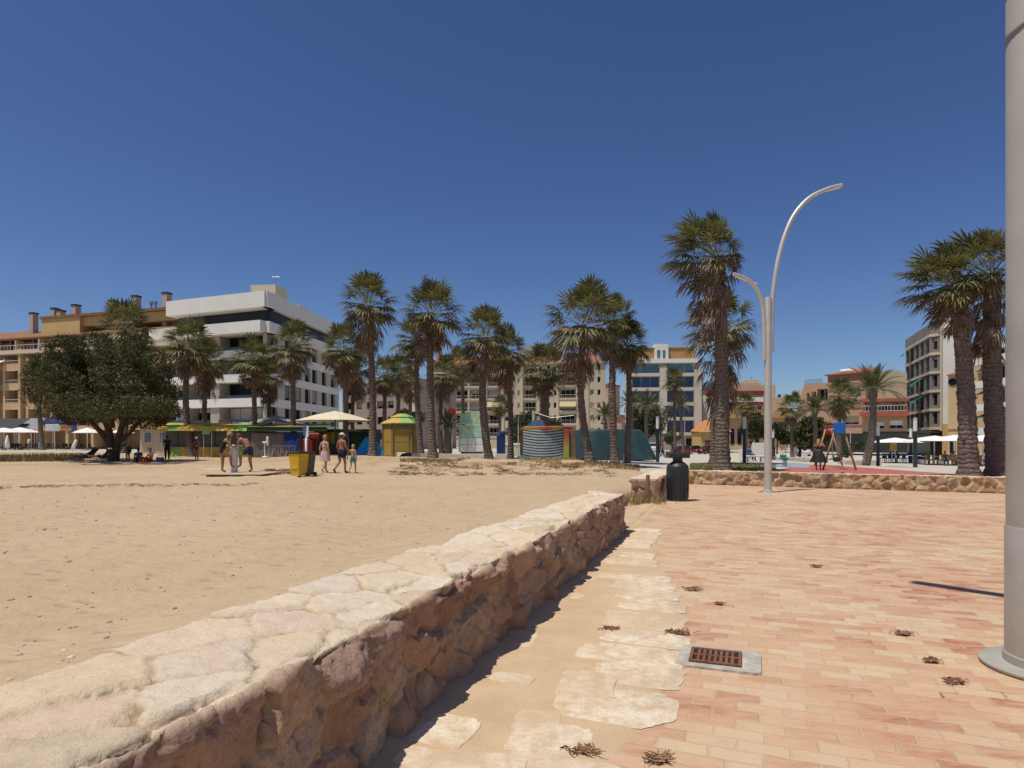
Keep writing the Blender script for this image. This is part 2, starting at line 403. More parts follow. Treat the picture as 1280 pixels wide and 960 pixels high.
# ------------------------------------------------------------------ stone walls
def stone_wall(name, label, A, B, th0, th1, h0, h1, res, seed, mat, sw=.27, sh=.19, tw=.42, tt=.26, amp=.05, tamp=.018, caps=(True, True), group=None, topmess=.0, mw=(.008, .026), adapt=True):
    A = Vector((A[0], A[1], 0)); B = Vector((B[0], B[1], 0)); L = (B - A).length
    d = (B - A).normalized(); n = Vector((d.y, -d.x, 0))        # front (visible) side
    rng = np.random.default_rng(seed)
    hm = (h0 + h1) / 2; tm = (th0 + th1) / 2; Q = hm + tm + hm
    # variable spacing along the wall: finer near the start
    ss = [0.0]
    while ss[-1] < L:
        pos = A + d * ss[-1]
        ss.append(ss[-1] + (max(res, res * pos.length / 3.2) if adapt else res))
    ss[-1] = L; ss = np.array(ss)
    qs = np.concatenate([np.arange(0, hm - .02, res * 1.2), np.linspace(hm - .02, hm + .02, 5), np.arange(hm + .02 + res, hm + tm, res * 1.3), np.linspace(hm + tm, Q, 8)])
    s, q = np.meshgrid(ss, qs)
    # stones: jittered rows on the side, bigger flags on top
    seeds = []
    nrow = max(2, int(round(hm / sh)))
    for r in range(nrow):
        x = rng.uniform(-.5, 0) * sw
        while x < L + sw:
            w = sw * rng.uniform(.6, 1.6); seeds.append((x + w / 2, (r + .5 + rng.uniform(-.32, .32)) * hm / nrow)); x += w
    nt = max(2, int(round(tm / tt)))
    for r in range(nt):
        x = rng.uniform(-.5, 0) * tw
        while x < L + tw:
            w = tw * rng.uniform(.6, 1.6); seeds.append((x + w / 2, hm + (r + .45 + rng.uniform(-.3, .3)) * tm / nt)); x += w
    for x in np.arange(0, L, sw * 1.5): seeds.append((x, hm + tm + hm * .5))
    seeds = np.array(seeds); ns = len(seeds)
    sr = rng.random(ns); sa = rng.uniform(.35, 1.0, ns); tx = rng.normal(0, 1, ns); ty = rng.normal(0, 1, ns)
    wx = s + .11 * (fbm(s * 5, q * 5, 3, seed) - .5) + .035 * (fbm(s * 22, q * 22, 2, seed + 5) - .5)
    wy = q + .11 * (fbm(s * 5 + 31, q * 5, 3, seed + 9) - .5) + .035 * (fbm(s * 22, q * 22 + 7, 2, seed + 6) - .5)
    fx = wx.ravel(); fy = wy.ravel()
    i1 = np.zeros(fx.size, int); d1 = np.zeros(fx.size); d2 = np.zeros(fx.size)
    for k in range(0, fx.size, 4000):
        dx = (fx[k:k+4000, None] - seeds[None, :, 0]) * .8; dy = fy[k:k+4000, None] - seeds[None, :, 1]
        D = np.sqrt(dx * dx + dy * dy); p = np.argpartition(D, 1, axis=1)[:, :2]
        e = np.take_along_axis(D, p, 1); o = np.argsort(e, 1); p = np.take_along_axis(p, o, 1); e = np.take_along_axis(e, o, 1)
        i1[k:k+4000] = p[:, 0]; d1[k:k+4000] = e[:, 0]; d2[k:k+4000] = e[:, 1]
    edge = (d2 - d1).reshape(s.shape); I = i1.reshape(s.shape)
    mort = sm(edge, mw[0], mw[1]); rnd = sr[I]
    sx_, sy_ = s - seeds[I, 0], q - seeds[I, 1]
    top = sm(q, hm - .012, hm + .012) * (1 - sm(q, hm + tm + .02, hm + tm + .06))
    am = amp * (1 - top) + tamp * top
    bulge = (sm(edge, mw[0] * .5, mw[1] * .9) * .85 + sm(edge, 0, .16) * .15) * sa[I] * am
    tilt = (tx[I] * sx_ + ty[I] * sy_) * .24 * mort * (1 - top * .8)
    rough = (fbm(s * 12, q * 12, 5, seed + 3) - .5) * (.028 * (1 - top) + .012 * top) + (fbm(s * 40, q * 40, 3, seed + 4) - .5) * (.020 * (1 - top) + .008 * top)
    ridg = (np.abs(fbm(s * 4.5, q * 9, 4, seed + 8) - .5)) * -.02 * (1 - top * .4)
    # chipped facets: small cells, each its own tilted plane
    c1 = rng.uniform(0, 1, (int(L * Q * 95), 2)) * [L, Q]; ct = rng.normal(0, 1, (len(c1), 3))
    fac = np.zeros(s.size); sf, qf = s.ravel(), q.ravel(); order = np.argsort(c1[:, 0]); c1 = c1[order]; ct = ct[order]
    for k in range(0, len(ss), 12):
        cols_ = slice(k, min(k + 12, len(ss))); S_, Q_ = s[:, cols_], q[:, cols_]; lo, hi = np.searchsorted(c1[:, 0], [S_.min() - .3, S_.max() + .3])
        if hi <= lo: continue
        cc = c1[lo:hi]; W_ = .03 * (fbm(S_ * 14, Q_ * 14, 2, seed + 70) - .5)
        d_ = (S_[..., None] + W_[..., None] - cc[:, 0]) ** 2 + (Q_[..., None] - W_[..., None] - cc[:, 1]) ** 2; m_ = np.argmin(d_, -1)
        fac.reshape(s.shape)[:, cols_] = ct[lo + m_, 2] * .004 + (ct[lo + m_, 0] * (S_ - cc[m_, 0]) + ct[lo + m_, 1] * (Q_ - cc[m_, 1])) * .12
    fac = np.clip(fac.reshape(s.shape), -.03, .03) * (mort * .8 + .2) * (1 - top * .72) * min(1.0, amp / .05)
    disp = fac + bulge + np.clip(tilt, -.05, .05) + rough + ridg
    fade = sm(s, 0, .05) * (1 - sm(s, L - .05, L)) * sm(q, -.01, .02)
    disp = disp + (np.modf(rnd * 5.77)[0] - .5) * .016 * top * mort * adapt
    disp = disp * fade
    f = s / L; th = th0 + (th1 - th0) * f; h = h0 + (h1 - h0) * f + topmess * (fbm(s * 1.3, s * 0, 3, seed + 21) - .5)
    rr = .03
    # profile: front up, across, back down
    qn = np.where(q <= hm, q / hm, np.where(q <= hm + tm, 1 + (q - hm) / tm, 2 + (q - hm - tm) / hm))
    dep = np.where(qn <= 1, 0, np.where(qn <= 2, (qn - 1) * th, th)); zz = np.where(qn <= 1, qn * h, np.where(qn <= 2, h, (3 - qn) * h))
    wc = sm(qn, .965, 1.025); wb = sm(qn, 1.97, 2.05)
    nn = (1 - wc) - wb; nz = wc * (1 - wb)
    ln = np.sqrt(nn ** 2 + nz ** 2) + 1e-6; nn /= ln; nz /= ln
    bx = A.x + d.x * s - n.x * dep + n.x * nn * disp; by = A.y + d.y * s - n.y * dep + n.y * nn * disp
    chip = np.exp(-((q - hm) / .045) ** 2) * fade * (1 - np.clip(rnd * 1.6, 0, 1)) * .05 * adapt
    V = np.stack([bx - n.x * chip * .7, by - n.y * chip * .7, zz + nz * disp - chip - .02 * (qn <= 0)], -1)
    grids = [(V, dict(stone=rnd, mort=mort, top=top), False)]
    for ci, c in enumerate(caps):
        if not c: continue
        thc, hc = (th0, h0) if ci == 0 else (th1, h1); hc = float(h[0, 0] if ci == 0 else h[0, -1])
        cu, cz = np.meshgrid(np.linspace(0, thc, max(8, int(thc / .02))), np.linspace(0, hc, max(8, int(hc / .02))))
        sd2 = np.array([(rng.uniform(0, thc), (r + .5 + rng.uniform(-.3, .3)) * hc / nrow) for r in range(nrow) for _ in range(max(2, int(thc / sw)))])
        cw = cu + .05 * (fbm(cu * 6, cz * 6, 3, seed + 40) - .5); czw = cz + .05 * (fbm(cu * 6 + 9, cz * 6, 3, seed + 41) - .5)
        D = np.sqrt((cw[..., None] - sd2[:, 0]) ** 2 + (czw[..., None] - sd2[:, 1]) ** 2); so_ = np.sort(D, -1); I2 = np.argmin(D, -1)
        ed = so_[..., 1] - so_[..., 0]; rr2 = rng.random(len(sd2))
        bd = sm(cu, 0, .06) * (1 - sm(cu, thc - .06, thc)) * (1 - sm(cz, hc - .05, hc))
        dd = (sm(ed, 0, .07) * amp * 1.2 + (fbm(cu * 12, cz * 12, 4, seed + 43) - .5) * .04) * bd
        base = A if ci == 0 else B; sg = -1 if ci == 0 else 1
        V = np.stack([base.x - n.x * cu + d.x * sg * dd, base.y - n.y * cu + d.y * sg * dd, cz], -1)
        grids.append((V, dict(stone=rr2[I2], mort=sm(ed, .012, .05), top=np.zeros_like(cu)), ci == 0))
    o = join_grids(name, grids, mat)
    return tag(o, label, 'wall', group)

# ------------------------------------------------------------------ the ground
rs = random.Random(4)
m = MB(); m.box(-4000, 4000, -300, 6000, -3.0, -.75)
tag(m.build('ground', pm('dry_earth', (.30, .25, .18), .95, .2, .02)), kind='structure')

# brick promenade
wx = lambda y: 1.83 + .3315 * (y - 10.45)                         # front line of the long wall
WALL_A = Vector((wx(-1.2), -1.2, 0)); WALL_B = Vector((wx(10.45), 10.45, 0))
m = MB(); m.face([(-9, -8, 0), (46, -8, 0), (46, 9, 0), (22, 14.0, 0), (14.2, 18.3, 0), (6.0, 22.9, 0), (2.4, 22, 0), (-2.0, 8, 0)])
tag(m.build('brick_pavement', brick_mat()), kind='structure')

# sandy strip with limestone slabs between wall and bricks
def strip_w(y): return 1.30 - .70 * S(y, 5.0, 9.6) - .22 * (1 - S(y, 2.8, 3.4))
ys = np.linspace(-2, 15.6, 180); us = np.linspace(-.3, 1.0, 14)
yy, uu = np.meshgrid(ys, us, indexing='ij')
ww = np.array([strip_w(y) for y in ys])[:, None] + .10 * (fbm(yy * 2.2, yy * 0, 3, 3) - .5)
ww = ww * (1 - .75 * sm(yy, 10.2, 11.2)) * (1 - .35 * sm(yy, 13, 15.6))
xx = 1.83 + .3315 * (yy - 10.45) + np.where(uu < 0, uu, uu * ww)
zz = .006 + .010 * (1 - np.clip(uu, 0, 1)) * fbm(xx * 3, yy * 3, 4, 8) - .008 * (uu > .97) + .05 * (1 - sm(uu, -.1, .12)) * fbm(xx * 1.5, yy * 1.5, 3, 12)
n = NT('sandy_grout'); o = n.obj()
c = n.mix(n.ramp(n.noise(o, 2.5, 5, .65), [(.35, 0), (.65, 1)]), (.50, .36, .22), (.57, .43, .275))
c = n.mix(n.ramp(n.noise(o, 60, 4, .7), [(.52, 0), (.7, .4)]), c, (.36, .24, .14))
n.l(c, n.b.inputs['Base Color']); n.b.inputs['Roughness'].default_value = .95; n.b.inputs['Specular IOR Level'].default_value = .15
n.l(n.bump(n.noise(o, 14, 5, .65), .4, .012), n.b.inputs['Normal'])
tag(grid_mesh('sandy_path', np.stack([xx, yy, zz], -1), n.m, flip=True), kind='structure')
n = NT('limestone_slab'); o = n.obj()
r = n.n('ShaderNodeNewGeometry').outputs['Random Per Island']
c = n.ramp(r, [(0, (.66, .56, .41)), (.5, (.74, .65, .50)), (1, (.62, .50, .35))])
c = n.mix(n.ramp(n.noise(o, 2.3, 5, .7), [(.48, 0), (.64, .8)]), c, (.55, .405, .25))
c = n.mix(n.ramp(n.noise(o, 9, 6, .7), [(.42, 0), (.63, .88)]), c, (.54, .395, .245))
c = n.mix(n.ramp(n.noise(o, 70, 4, .7), [(.52, 0), (.66, .5)]), c, (.44, .33, .22))
n.l(c, n.b.inputs['Base Color']); n.b.inputs['Roughness'].default_value = .9; n.b.inputs['Specular IOR Level'].default_value = .2
n.l(n.bump(n.math('ADD', n.noise(o, 30, 5, .7), n.noise(o, 6, 3)), .6, .012), n.b.inputs['Normal'])
m = MB()
def slab(cx, cy, lu, lv, rot=0):
    k = 64; pts = []; sd = rs.randint(0, 999)
    ca, sa = math.cos(-TH + rot), math.sin(-TH + rot)
    for i in range(k):
        a = 2 * math.pi * i / k; c_, s_ = math.cos(a), math.sin(a)
        e = .42; px = lu / 2 * math.copysign(abs(c_) ** e, c_); py = lv / 2 * math.copysign(abs(s_) ** e, s_)
        w_ = 1 + .42 * (float(fbm(np.array(c_ * 1.5 + sd), np.array(s_ * 1.5), 4)) - .5) + .10 * (float(fbm(np.array(c_ * 6 + sd), np.array(s_ * 6), 2)) - .5)
        px *= w_; py *= w_
        pts.append((cx + px * ca - py * sa, cy + px * sa + py * ca))
    zt = .013 + rs.uniform(-.004, .003)
    n0 = len(m.v)
    for q, (f_, z_) in enumerate(((1.03, .004), (1.0, zt - .006), (.965, zt))):
        for p in pts: m.v.append((cx + (p[0] - cx) * f_, cy + (p[1] - cy) * f_, z_))
    for q in range(2):
        for i in range(k):
            j = (i + 1) % k; m.f.append((n0 + q*k + i, n0 + q*k + j, n0 + (q+1)*k + j, n0 + (q+1)*k + i)); m.m.append(0)
    m.f.append(tuple(n0 + 2*k + i for i in range(k))); m.m.append(0)
y = 2.05
while y < 10.6:                                                   # the column beside the bricks
    lv = rs.uniform(.30, .52); W = strip_w(y + lv / 2); lu = rs.uniform(.56, .80) * (.72 if y > 8 else 1)
    cx = wx(y) + W * 1.04 - lu / 2 * .95 + rs.uniform(-.03, .03)
    if rs.random() < .93: slab(cx, y + lv / 2 - .12, lu, lv - .01, rs.uniform(-.05, .05))
    y += lv
for (px, py, lu, lv) in ((690, 925, .42, .3), (600, 960, .4, .24), (735, 858, .36, .42), (640, 800, .34, .36), (560, 915, .30, .34), (672, 902, .25, .26), (640, 850, .30, .16), (702, 745, .4, .26), (735, 700, .36, .3), (728, 723, .3, .22), (545, 955, .36, .2)):
    D = EYE * F / (py - HY); slab(X(px, D), D, lu, lv, rs.uniform(-.2, .2))
autosmooth(tag(m.build('slab_path', n.m), kind='structure'), 35)

# sand of the beach
n_y = 330
ty = np.linspace(0, 1, n_y) ** 1.7 * 70 - 4.0
def sand_right(y):
    if y < 10.5: return wx(y) - .35
    pts = [(10.5, 1.5), (11.0, 1.95), (12.0, 2.25), (14, 2.75), (15.6, 3.3), (16.2, 3.2), (22, 5.3), (24, 6.2), (30, 6.8), (35, 7.0), (37.5, 6.6), (39, 3.5), (41, -1), (43, -4.5), (47, -8.5), (55, -13), (60, -20), (66, -34)]
    for (a, b), (c_, d_) in zip(pts, pts[1:]):
        if y <= c_: return b + (d_ - b) * (y - a) / (c_ - a)
    return pts[-1][1]
xr = np.array([sand_right(y) for y in ty])[:, None]
xl = -np.maximum(6, 1.15 * np.maximum(ty, 0) + 6)[:, None]
tu = (np.linspace(0, 1, 300) ** .8)[None, :]
sx = xl + (xr - xl) * tu; sy = np.repeat(ty[:, None], 300, 1)
edge_d = xr - sx
wob = (fbm(sx * .6, sy * .6, 4, 5) - .5)
base = gzn(sx, sy)
z = base + .16 * (fbm(sx * .16, sy * .22, 3, 2) - .5) + .05 * wob + .035 * (fbm(sx * 3, sy * 3, 3, 7) - .5) + .07 * sm(sy, 8, 16) * (fbm(sx * 1.3, sy * 1.6, 3, 77) - .5)
z = z + .24 * (1 - sm(edge_d, .3, 2.6)) * (1 - sm(sy, 9.2, 10.6))          # banked up behind the long wall
z = z + .28 * sm(sy, 27, 36) * (1 - sm(sy, 38, 50)) * (.35 + fbm(sx * .35, sy * .35, 4, 15)) * sm(-(sx / np.maximum(sy, 1)), -.22, -.1) * sm(sx / np.maximum(sy, 1), -.38, -.24)   # low bank before the kerb
z = z - (.12 + .25 * sm(sy, 30, 40) + .1 * sm(sy, 10.4, 11)) * (1 - sm(edge_d + .5 * wob, .0, .9)) * sm(sy, 9.8, 10.5)
zfloor = np.where(sy < 22, .0, base - .2)
litter = sm(sy, 29, 35) * (1 - sm(sy, 52, 60)) * sm(fbm(sx * .22, sy * .3, 4, 33), .38, .62) * (.45 + .55 * sm(sx, -16, -2))
litter = np.maximum(litter, sm(sy, 40, 44) * .35)
sand = tag(grid_mesh('sand', np.stack([sx, sy, z], -1), sand_mat(), dict(litter=litter), flip=False), kind='structure')

# pale plaza paving beyond (one sheet following the ground)
gy = np.concatenate([np.linspace(15, 60, 100), np.linspace(61, 260, 70)])
gx = np.linspace(-1, 1, 140)
PX_ = gx[None, :] * (gy[:, None] * 1.2 + 8); PY_ = np.repeat(gy[:, None], 140, 1)
front = 22.6 - .5 * (PX_ - 6.2)                                    # stay behind the cross wall
PZ = gzn(PX_, PY_) - .05 * (1 - sm(PX_, 5, 8)) - .012
PZ = np.where((PX_ > 4) & (PY_ < 23.6 - .55 * (PX_ - 6.2)), np.minimum(PZ, -.03), PZ)
PZ = np.where((PX_ <= 5.5) & (PY_ < 30), -.3, PZ)
tag(grid_mesh('plaza_paving', np.stack([PX_, PY_, PZ], -1), paving_mat(), flip=True), kind='structure')

# long rough stone wall
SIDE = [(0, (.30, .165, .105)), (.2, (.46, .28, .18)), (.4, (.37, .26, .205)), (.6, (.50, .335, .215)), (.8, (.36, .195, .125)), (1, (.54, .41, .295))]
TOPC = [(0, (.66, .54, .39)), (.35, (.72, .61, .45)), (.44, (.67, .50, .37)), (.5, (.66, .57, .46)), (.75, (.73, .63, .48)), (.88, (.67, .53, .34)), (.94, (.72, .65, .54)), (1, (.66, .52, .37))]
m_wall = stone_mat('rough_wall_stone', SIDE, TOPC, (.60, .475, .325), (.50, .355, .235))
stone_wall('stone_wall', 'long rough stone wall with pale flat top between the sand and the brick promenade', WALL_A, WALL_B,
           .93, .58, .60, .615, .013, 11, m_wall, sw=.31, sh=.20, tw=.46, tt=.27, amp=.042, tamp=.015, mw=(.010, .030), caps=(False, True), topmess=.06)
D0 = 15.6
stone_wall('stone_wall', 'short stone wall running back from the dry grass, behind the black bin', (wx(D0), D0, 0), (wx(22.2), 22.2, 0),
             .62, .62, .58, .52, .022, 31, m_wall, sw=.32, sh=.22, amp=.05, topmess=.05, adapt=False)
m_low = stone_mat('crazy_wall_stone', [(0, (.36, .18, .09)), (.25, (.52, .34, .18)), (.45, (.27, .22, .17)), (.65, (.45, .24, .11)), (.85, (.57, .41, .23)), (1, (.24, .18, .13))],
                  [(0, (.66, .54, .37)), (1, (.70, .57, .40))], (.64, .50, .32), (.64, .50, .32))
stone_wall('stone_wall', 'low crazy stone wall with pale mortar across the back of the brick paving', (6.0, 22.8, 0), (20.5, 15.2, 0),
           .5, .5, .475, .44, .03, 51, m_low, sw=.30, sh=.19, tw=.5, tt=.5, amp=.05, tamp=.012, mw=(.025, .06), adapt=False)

# rubber play surface and grass round the palms
def sheet(name, pts, mat, dz, kind='structure', sub=10):
    k = len(pts)
    cx = sum(p[0] for p in pts) / k; cy = sum(p[1] for p in pts) / k
    mm = MB(); ring = []
    for i in range(k):
        a, b = pts[i], pts[(i + 1) % k]
        for j in range(sub): ring.append((a[0] + (b[0] - a[0]) * j / sub, a[1] + (b[1] - a[1]) * j / sub))
    n_ = len(ring); mm.v = []
    for q in range(1, 9):
        for p in ring:
            x_, y_ = cx + (p[0] - cx) * q / 8, cy + (p[1] - cy) * q / 8; mm.v.append((x_, y_, gz(x_, y_) + dz))
    mm.v.append((cx, cy, gz(cx, cy) + dz)); c_ = len(mm.v) - 1
    for i in range(n_):
        j = (i + 1) % n_; mm.f.append((c_, i, j)); mm.m.append(0)
        for q in range(7): mm.f.append((q*n_+i, (q+1)*n_+i, (q+1)*n_+j, q*n_+j)); mm.m.append(0)
    return tag(mm.build(name, mat), kind=kind)
def gp(px, py, z=0.0): D = (EYE - z) * F / (py - HY); return (X(px, D), D)
red = pm('red_rubber', (.40, .13, .10), .9, .12, 1.5)
sheet('red_play_surface', [gp(968, 588), gp(1004, 581), gp(1030, 580.8), gp(1075, 584), gp(1150, 589.5), gp(1250, 596), gp(1300, 600), gp(1300, 606), gp(1100, 600), gp(975, 592)], red, .0)
sheet('blue_play_surface', [gp(948, 582.5), gp(966, 579), gp(990, 578.3), gp(1014, 580.5), gp(1010, 585), gp(975, 583.5)], pm('blue_rubber', (.26, .32, .38), .9, .1, 1.5), .006)
def blades(name, pts_fn, cnt, mat, hgt=(.05, .12), seed=1, w=.012):
    r = random.Random(seed); mm = MB()
    for _ in range(cnt):
        x_, y_, z_ = pts_fn(r); a = r.uniform(0, 6.28); h = r.uniform(*hgt); l = r.uniform(-.6, .6) * h
        dx, dy = math.cos(a) * w, math.sin(a) * w
        mm.face([(x_ - dx, y_ - dy, z_ - .01), (x_ + dx, y_ + dy, z_ - .01), (x_ - dy / w * l, y_ + dx / w * l, z_ + h)])
    return mm.build(name, mat)
lawn_m = pm('dry_lawn', (.15, .15, .055), .9, .3, 1.2, isl=.35)
straw_m = pm('straw', (.42, .30, .14), .9, .2, 2, isl=.4)
sheet('lawn', [gp(862, 579.5), gp(900, 577), gp(935, 579), gp(965, 584.5), gp(985, 591), gp(905, 593), gp(862, 592)], pm('lawn_soil', (.17, .16, .06), .95, .35, 1.0), .01)
def in_lawn(r):
    p = gp(r.uniform(862, 970), r.uniform(579.5, 592)); return (p[0], p[1], gz(*p) + .01)
tag(blades('grass', in_lawn, 5000, lawn_m, (.05, .14), 2, .015), kind='stuff')
# dry grass on the bank round the foreground palms, and at the foot of the short wall
def bank_pt(r):
    while True:
        px = r.uniform(500, 800); D = r.uniform(31, 40); x_ = X(px, D)
        if float(fbm(np.array(x_ * .5), np.array(D * .45), 4, 33)) > .5 + .12 * (px < 690): break
    return (x_, D, sand_z(x_, D))
from mathutils.bvhtree import BVHTree
_b = BVHTree.FromPolygons([tuple(v.co) for v in sand.data.vertices], [tuple(p.vertices) for p in sand.data.polygons])
def sand_z(x, y):
    h = _b.ray_cast(Vector((x, y, 50)), Vector((0, 0, -1)))
    g = gz(x, y)
    return max(h[0].z, g - .06) if h[0] is not None else g
tag(blades('dry_grass', bank_pt, 6500, pm('bank_grass', (.30, .22, .09), .9, .3, 1, isl=.4), (.05, .18), 3, .02), kind='stuff')
def foot_pt(r):
    x_ = wx(15.5) - .6 + r.gauss(0, .3); y_ = 15.35 - abs(r.gauss(0, .18)); return (x_, y_, .02)
tag(blades('dry_grass', foot_pt, 700, straw_m, (.12, .35), 4, .008), kind='stuff')
def left_pt(r):
    while True:
        px = r.uniform(-60, 105); D = r.uniform(40, 52)
        if r.random() < .9 * (1 - abs(D - 46 - (px - 20) * .05) / 5): break
    x_ = X(px, D); return (x_, D, sand_z(x_, D))
tag(blades('dune_grass', left_pt, 9000, pm('dune_grass', (.20, .15, .065), .9, .3, 1, isl=.4), (.15, .5), 5, .02), kind='stuff')

# pebbles and litter on the sand
mm = MB(); r = random.Random(9)
for _ in range(700):
    D = 2.6 + 16 * r.random() ** 1.6; px = r.uniform(-40, 620); x_ = X(px, D)
    if x_ > wx(D) - .95: continue
    s_ = r.choice((.004, .005, .006, .007, .009, .014)) * r.uniform(.8, 1.3) * (1 + D * .05); mm.ball((x_, D, sand_z(x_, D) + s_ * .2), s_ * r.uniform(.7, 1.6), s_, s_ * .6, 6, 4, Matrix.Rotation(r.uniform(0, 6), 4, 'Z'))
tag(mm.build('pebbles', pm('pebble', (.47, .37, .25), .9, .2, 3, isl=.5)), kind='stuff')
mm = MB()
def twig(x_, y_, s_, k, r):
    z_ = sand_z(x_, y_)
    for _ in range(k):
        a = r.uniform(0, 6.28); b = a + r.uniform(-.8, .8); e = r.uniform(.2, .7)
        p0 = Vector((x_ + r.gauss(0, s_ * .5), y_ + r.gauss(0, s_ * .4), z_ + .01)); p1 = p0 + Vector((math.cos(a), math.sin(a), e)) * s_ * .5; p2 = p1 + Vector((math.cos(b), math.sin(b), e * .3)) * s_ * .4
        mm.tube([p0, p1, p2], [s_ * .03, s_ * .025, s_ * .01], 3, False)
for _ in range(110):                                               # lines of dry weed left on the sand
    px = r.uniform(-30, 330); D = 18.6 + (px - 120) * .004 + r.gauss(0, .25); x_ = X(px, D); twig(x_, D, .12, 6, r)
for _ in range(150):
    px = r.uniform(490, 770); D = r.uniform(24, 33); twig(X(px, D), D, r.uniform(.12, .3), 12, r)
for _ in range(60):
    px = r.uniform(330, 375); D = r.uniform(26, 30); twig(X(px, D), D, .2, 10, r)
tag(mm.build('dry_seaweed', pm('dry_weed_brown', (.17, .095, .045), .95, .2, 2, isl=.4)), kind='stuff')

# weeds in the joints
wm = pm('weed_brown', (.29, .16, .09), .9, .3, 3, isl=.5)
for (px, py, sz, lab) in ((848, 793, .17, 'dry brown weed in the joint just above the drain grate'), (730, 942, .13, 'reddish dry weed on the limestone slab nearest the camera'),
        (822, 952, .12, 'dry weed at the lower corner where slabs meet bricks'), (1166, 828, .11, 'dark dry weed between bricks left of the mast base plate'),
        (1192, 854, .12, 'twiggy dry weed in front of the mast base plate'), (1128, 794, .12, 'thin dry weed at the end of an open brick joint'),
        (764, 788, .12, 'small brown weed on the sandy strip by the wall'), (900, 756, .09, 'tiny dry weed among the bricks beyond the drain'), (1020, 709, .12, 'low dry weed in the middle of the brick paving'),
        (866, 738, .15, 'straw coloured weed where slabs end beyond the drain')):
    D = EYE * F / (py - HY); x0 = X(px, D); mm = MB()
    for _ in range(130):
        a = r.uniform(0, 6.28); l = sz * r.uniform(.10, .33) * (1.8 if r.random() < .06 else 1); e = r.uniform(.05, .7)
        p0 = Vector((r.gauss(0, sz * .24), r.gauss(0, sz * .13), .004)); p1 = p0 + Vector((math.cos(a), math.sin(a), e)) * l * .5
        mm.tube([p0, p1, p1 + Vector((math.cos(a + .5), math.sin(a + .5), e * .2)) * l * .4], [.0042, .0034, .0015], 3, False)
    o = mm.build('dry_weed', wm, loc=(x0, D, .012)); tag(o, lab, 'weed', 'dry weeds in the paving joints')
# ------------------------------------------------------------------ lamps, bin, drain
steel = pm('galvanised_steel', (.56, .53, .47), .42, .10, 2.5, metal=.35, spec=.5)
steel_d = pm('weathered_steel', (.44, .43, .40), .5, .14, 4, metal=.3, spec=.5)
bolt_m = pm('bolt_steel', (.35, .33, .30), .4, .1, 5, metal=.7)
black = pm('black_cast_iron', (.022, .024, .028), .45, .2, 6, spec=.5)
dark_post = pm('dark_grey_post', (.035, .037, .045), .5, .15, 6)
lamp_white = pm('frosted_lamp_glass', (.72, .70, .66), .3, .04, 2)
def spline(pts, k=6):
    pts = [Vector(p) for p in pts]; out = []
    for i in range(len(pts) - 1):
        p0 = pts[max(i-1, 0)]; p1 = pts[i]; p2 = pts[i+1]; p3 = pts[min(i+2, len(pts)-1)]
        for j in range(k):
            t_ = j / k
            out.append(.5 * ((2*p1) + (p2-p0)*t_ + (2*p0-5*p1+4*p2-p3)*t_*t_ + (3*p1-p0-3*p2+p3)*t_**3))
    out.append(pts[-1]); return out
# two-armed lamp by the low wall
D = 18.9; X0 = X(960, D); k = D / F
t = thing('street_lamp', (X0, D, 0), 'slender steel street lamp with a tall and a short curved arm before the low wall', 'street lamp')
b = MB(); b.lathe([(.30, 0), (.30, .018), (.27, .022)], 28); b.build('base_plate', steel_d, t, True)
for q in range(6):
    b = MB(); b.lathe([(.022, .02), (.022, .045)], 6, Matrix.Translation((.2 * math.cos(q * 1.047), .2 * math.sin(q * 1.047), 0))); b.build('anchor_bolt', bolt_m, t)
b = MB(); b.lathe([(.125, .015), (.125, .06), (.108, .07), (.104, 3.2), (.098, 5.72), (.09, 5.75), (.02, 5.76)], 20); autosmooth(b.build('pole', steel, t))
yaw = R(8)
def arm(pix, rad, nm, sx):
    pts = []
    for (px, py) in pix:
        dx = (px - 960) * k; z_ = EYE - (py - HY) * k
        pts.append((dx * math.cos(yaw), dx * math.sin(yaw), z_))
    b = MB(); sp = spline(pts); b.tube(sp, [rad * (1 - .18 * i / len(sp)) for i in range(len(sp))], 12)
    a_ = autosmooth(b.build(nm, steel, t), 60)
    p, q = Vector(sp[-1]), Vector(sp[-6]); dr = (p - q).normalized()
    l_ = MB(); l_.tube([p - dr * .75 - Vector((0, 0, .058)), p - dr * .05 - Vector((0, 0, .05))], .03, 8); l_.build('lamp_glass', lamp_white, a_)
arm([(964.8, 440), (965, 400), (967.5, 360), (976.5, 312), (992, 272), (1014, 246), (1040, 232), (1060, 226)], .072, 'tall_arm', 1)
arm([(955.2, 450), (954.5, 400), (951, 376), (943, 359.5), (931, 349.5), (914, 344)], .066, 'short_arm', -1)

# big mast at the right edge
mast = pm('mast_grey_paint', (.41, .37, .32), .42, .12, 2, .02, 40, metal=.15, spec=.4); mast_d = pm('mast_base_grey', (.40, .375, .32), .5, .15, 4, .03, 50, metal=.1)
MX, MY = 3.475, 4.085
t = thing('street_lamp', (MX, MY, 0), 'thick grey steel lamp mast on a round base plate at the right edge', 'street lamp')
b = MB(); b.lathe([(.40, .006), (.405, .012), (.405, .026), (.395, .032), (.25, .034)], 48); autosmooth(b.build('base_plate', mast_d, t))
b = MB(); b.lathe([(.276, .03), (.276, .085), (.268, .092), (.268, .1)], 40); autosmooth(b.build('collar', mast_d, t))
b = MB(); b.lathe([(.266, .09), (.266, .905), (.262, .912), (.258, .913)], 40); slv = autosmooth(b.build('sleeve', mast, t))
for a_ in (200, 222, 250, 280):
    b = MB(); M_ = Matrix.Translation((.262 * math.cos(R(a_)), .262 * math.sin(R(a_)), .875)) @ Matrix.Rotation(R(a_), 4, 'Z') @ Matrix.Rotation(R(90), 4, 'Y')
    b.lathe([(.012, 0), (.012, .012), (.006, .016)], 8, M_); b.build('bolt', bolt_m, slv)
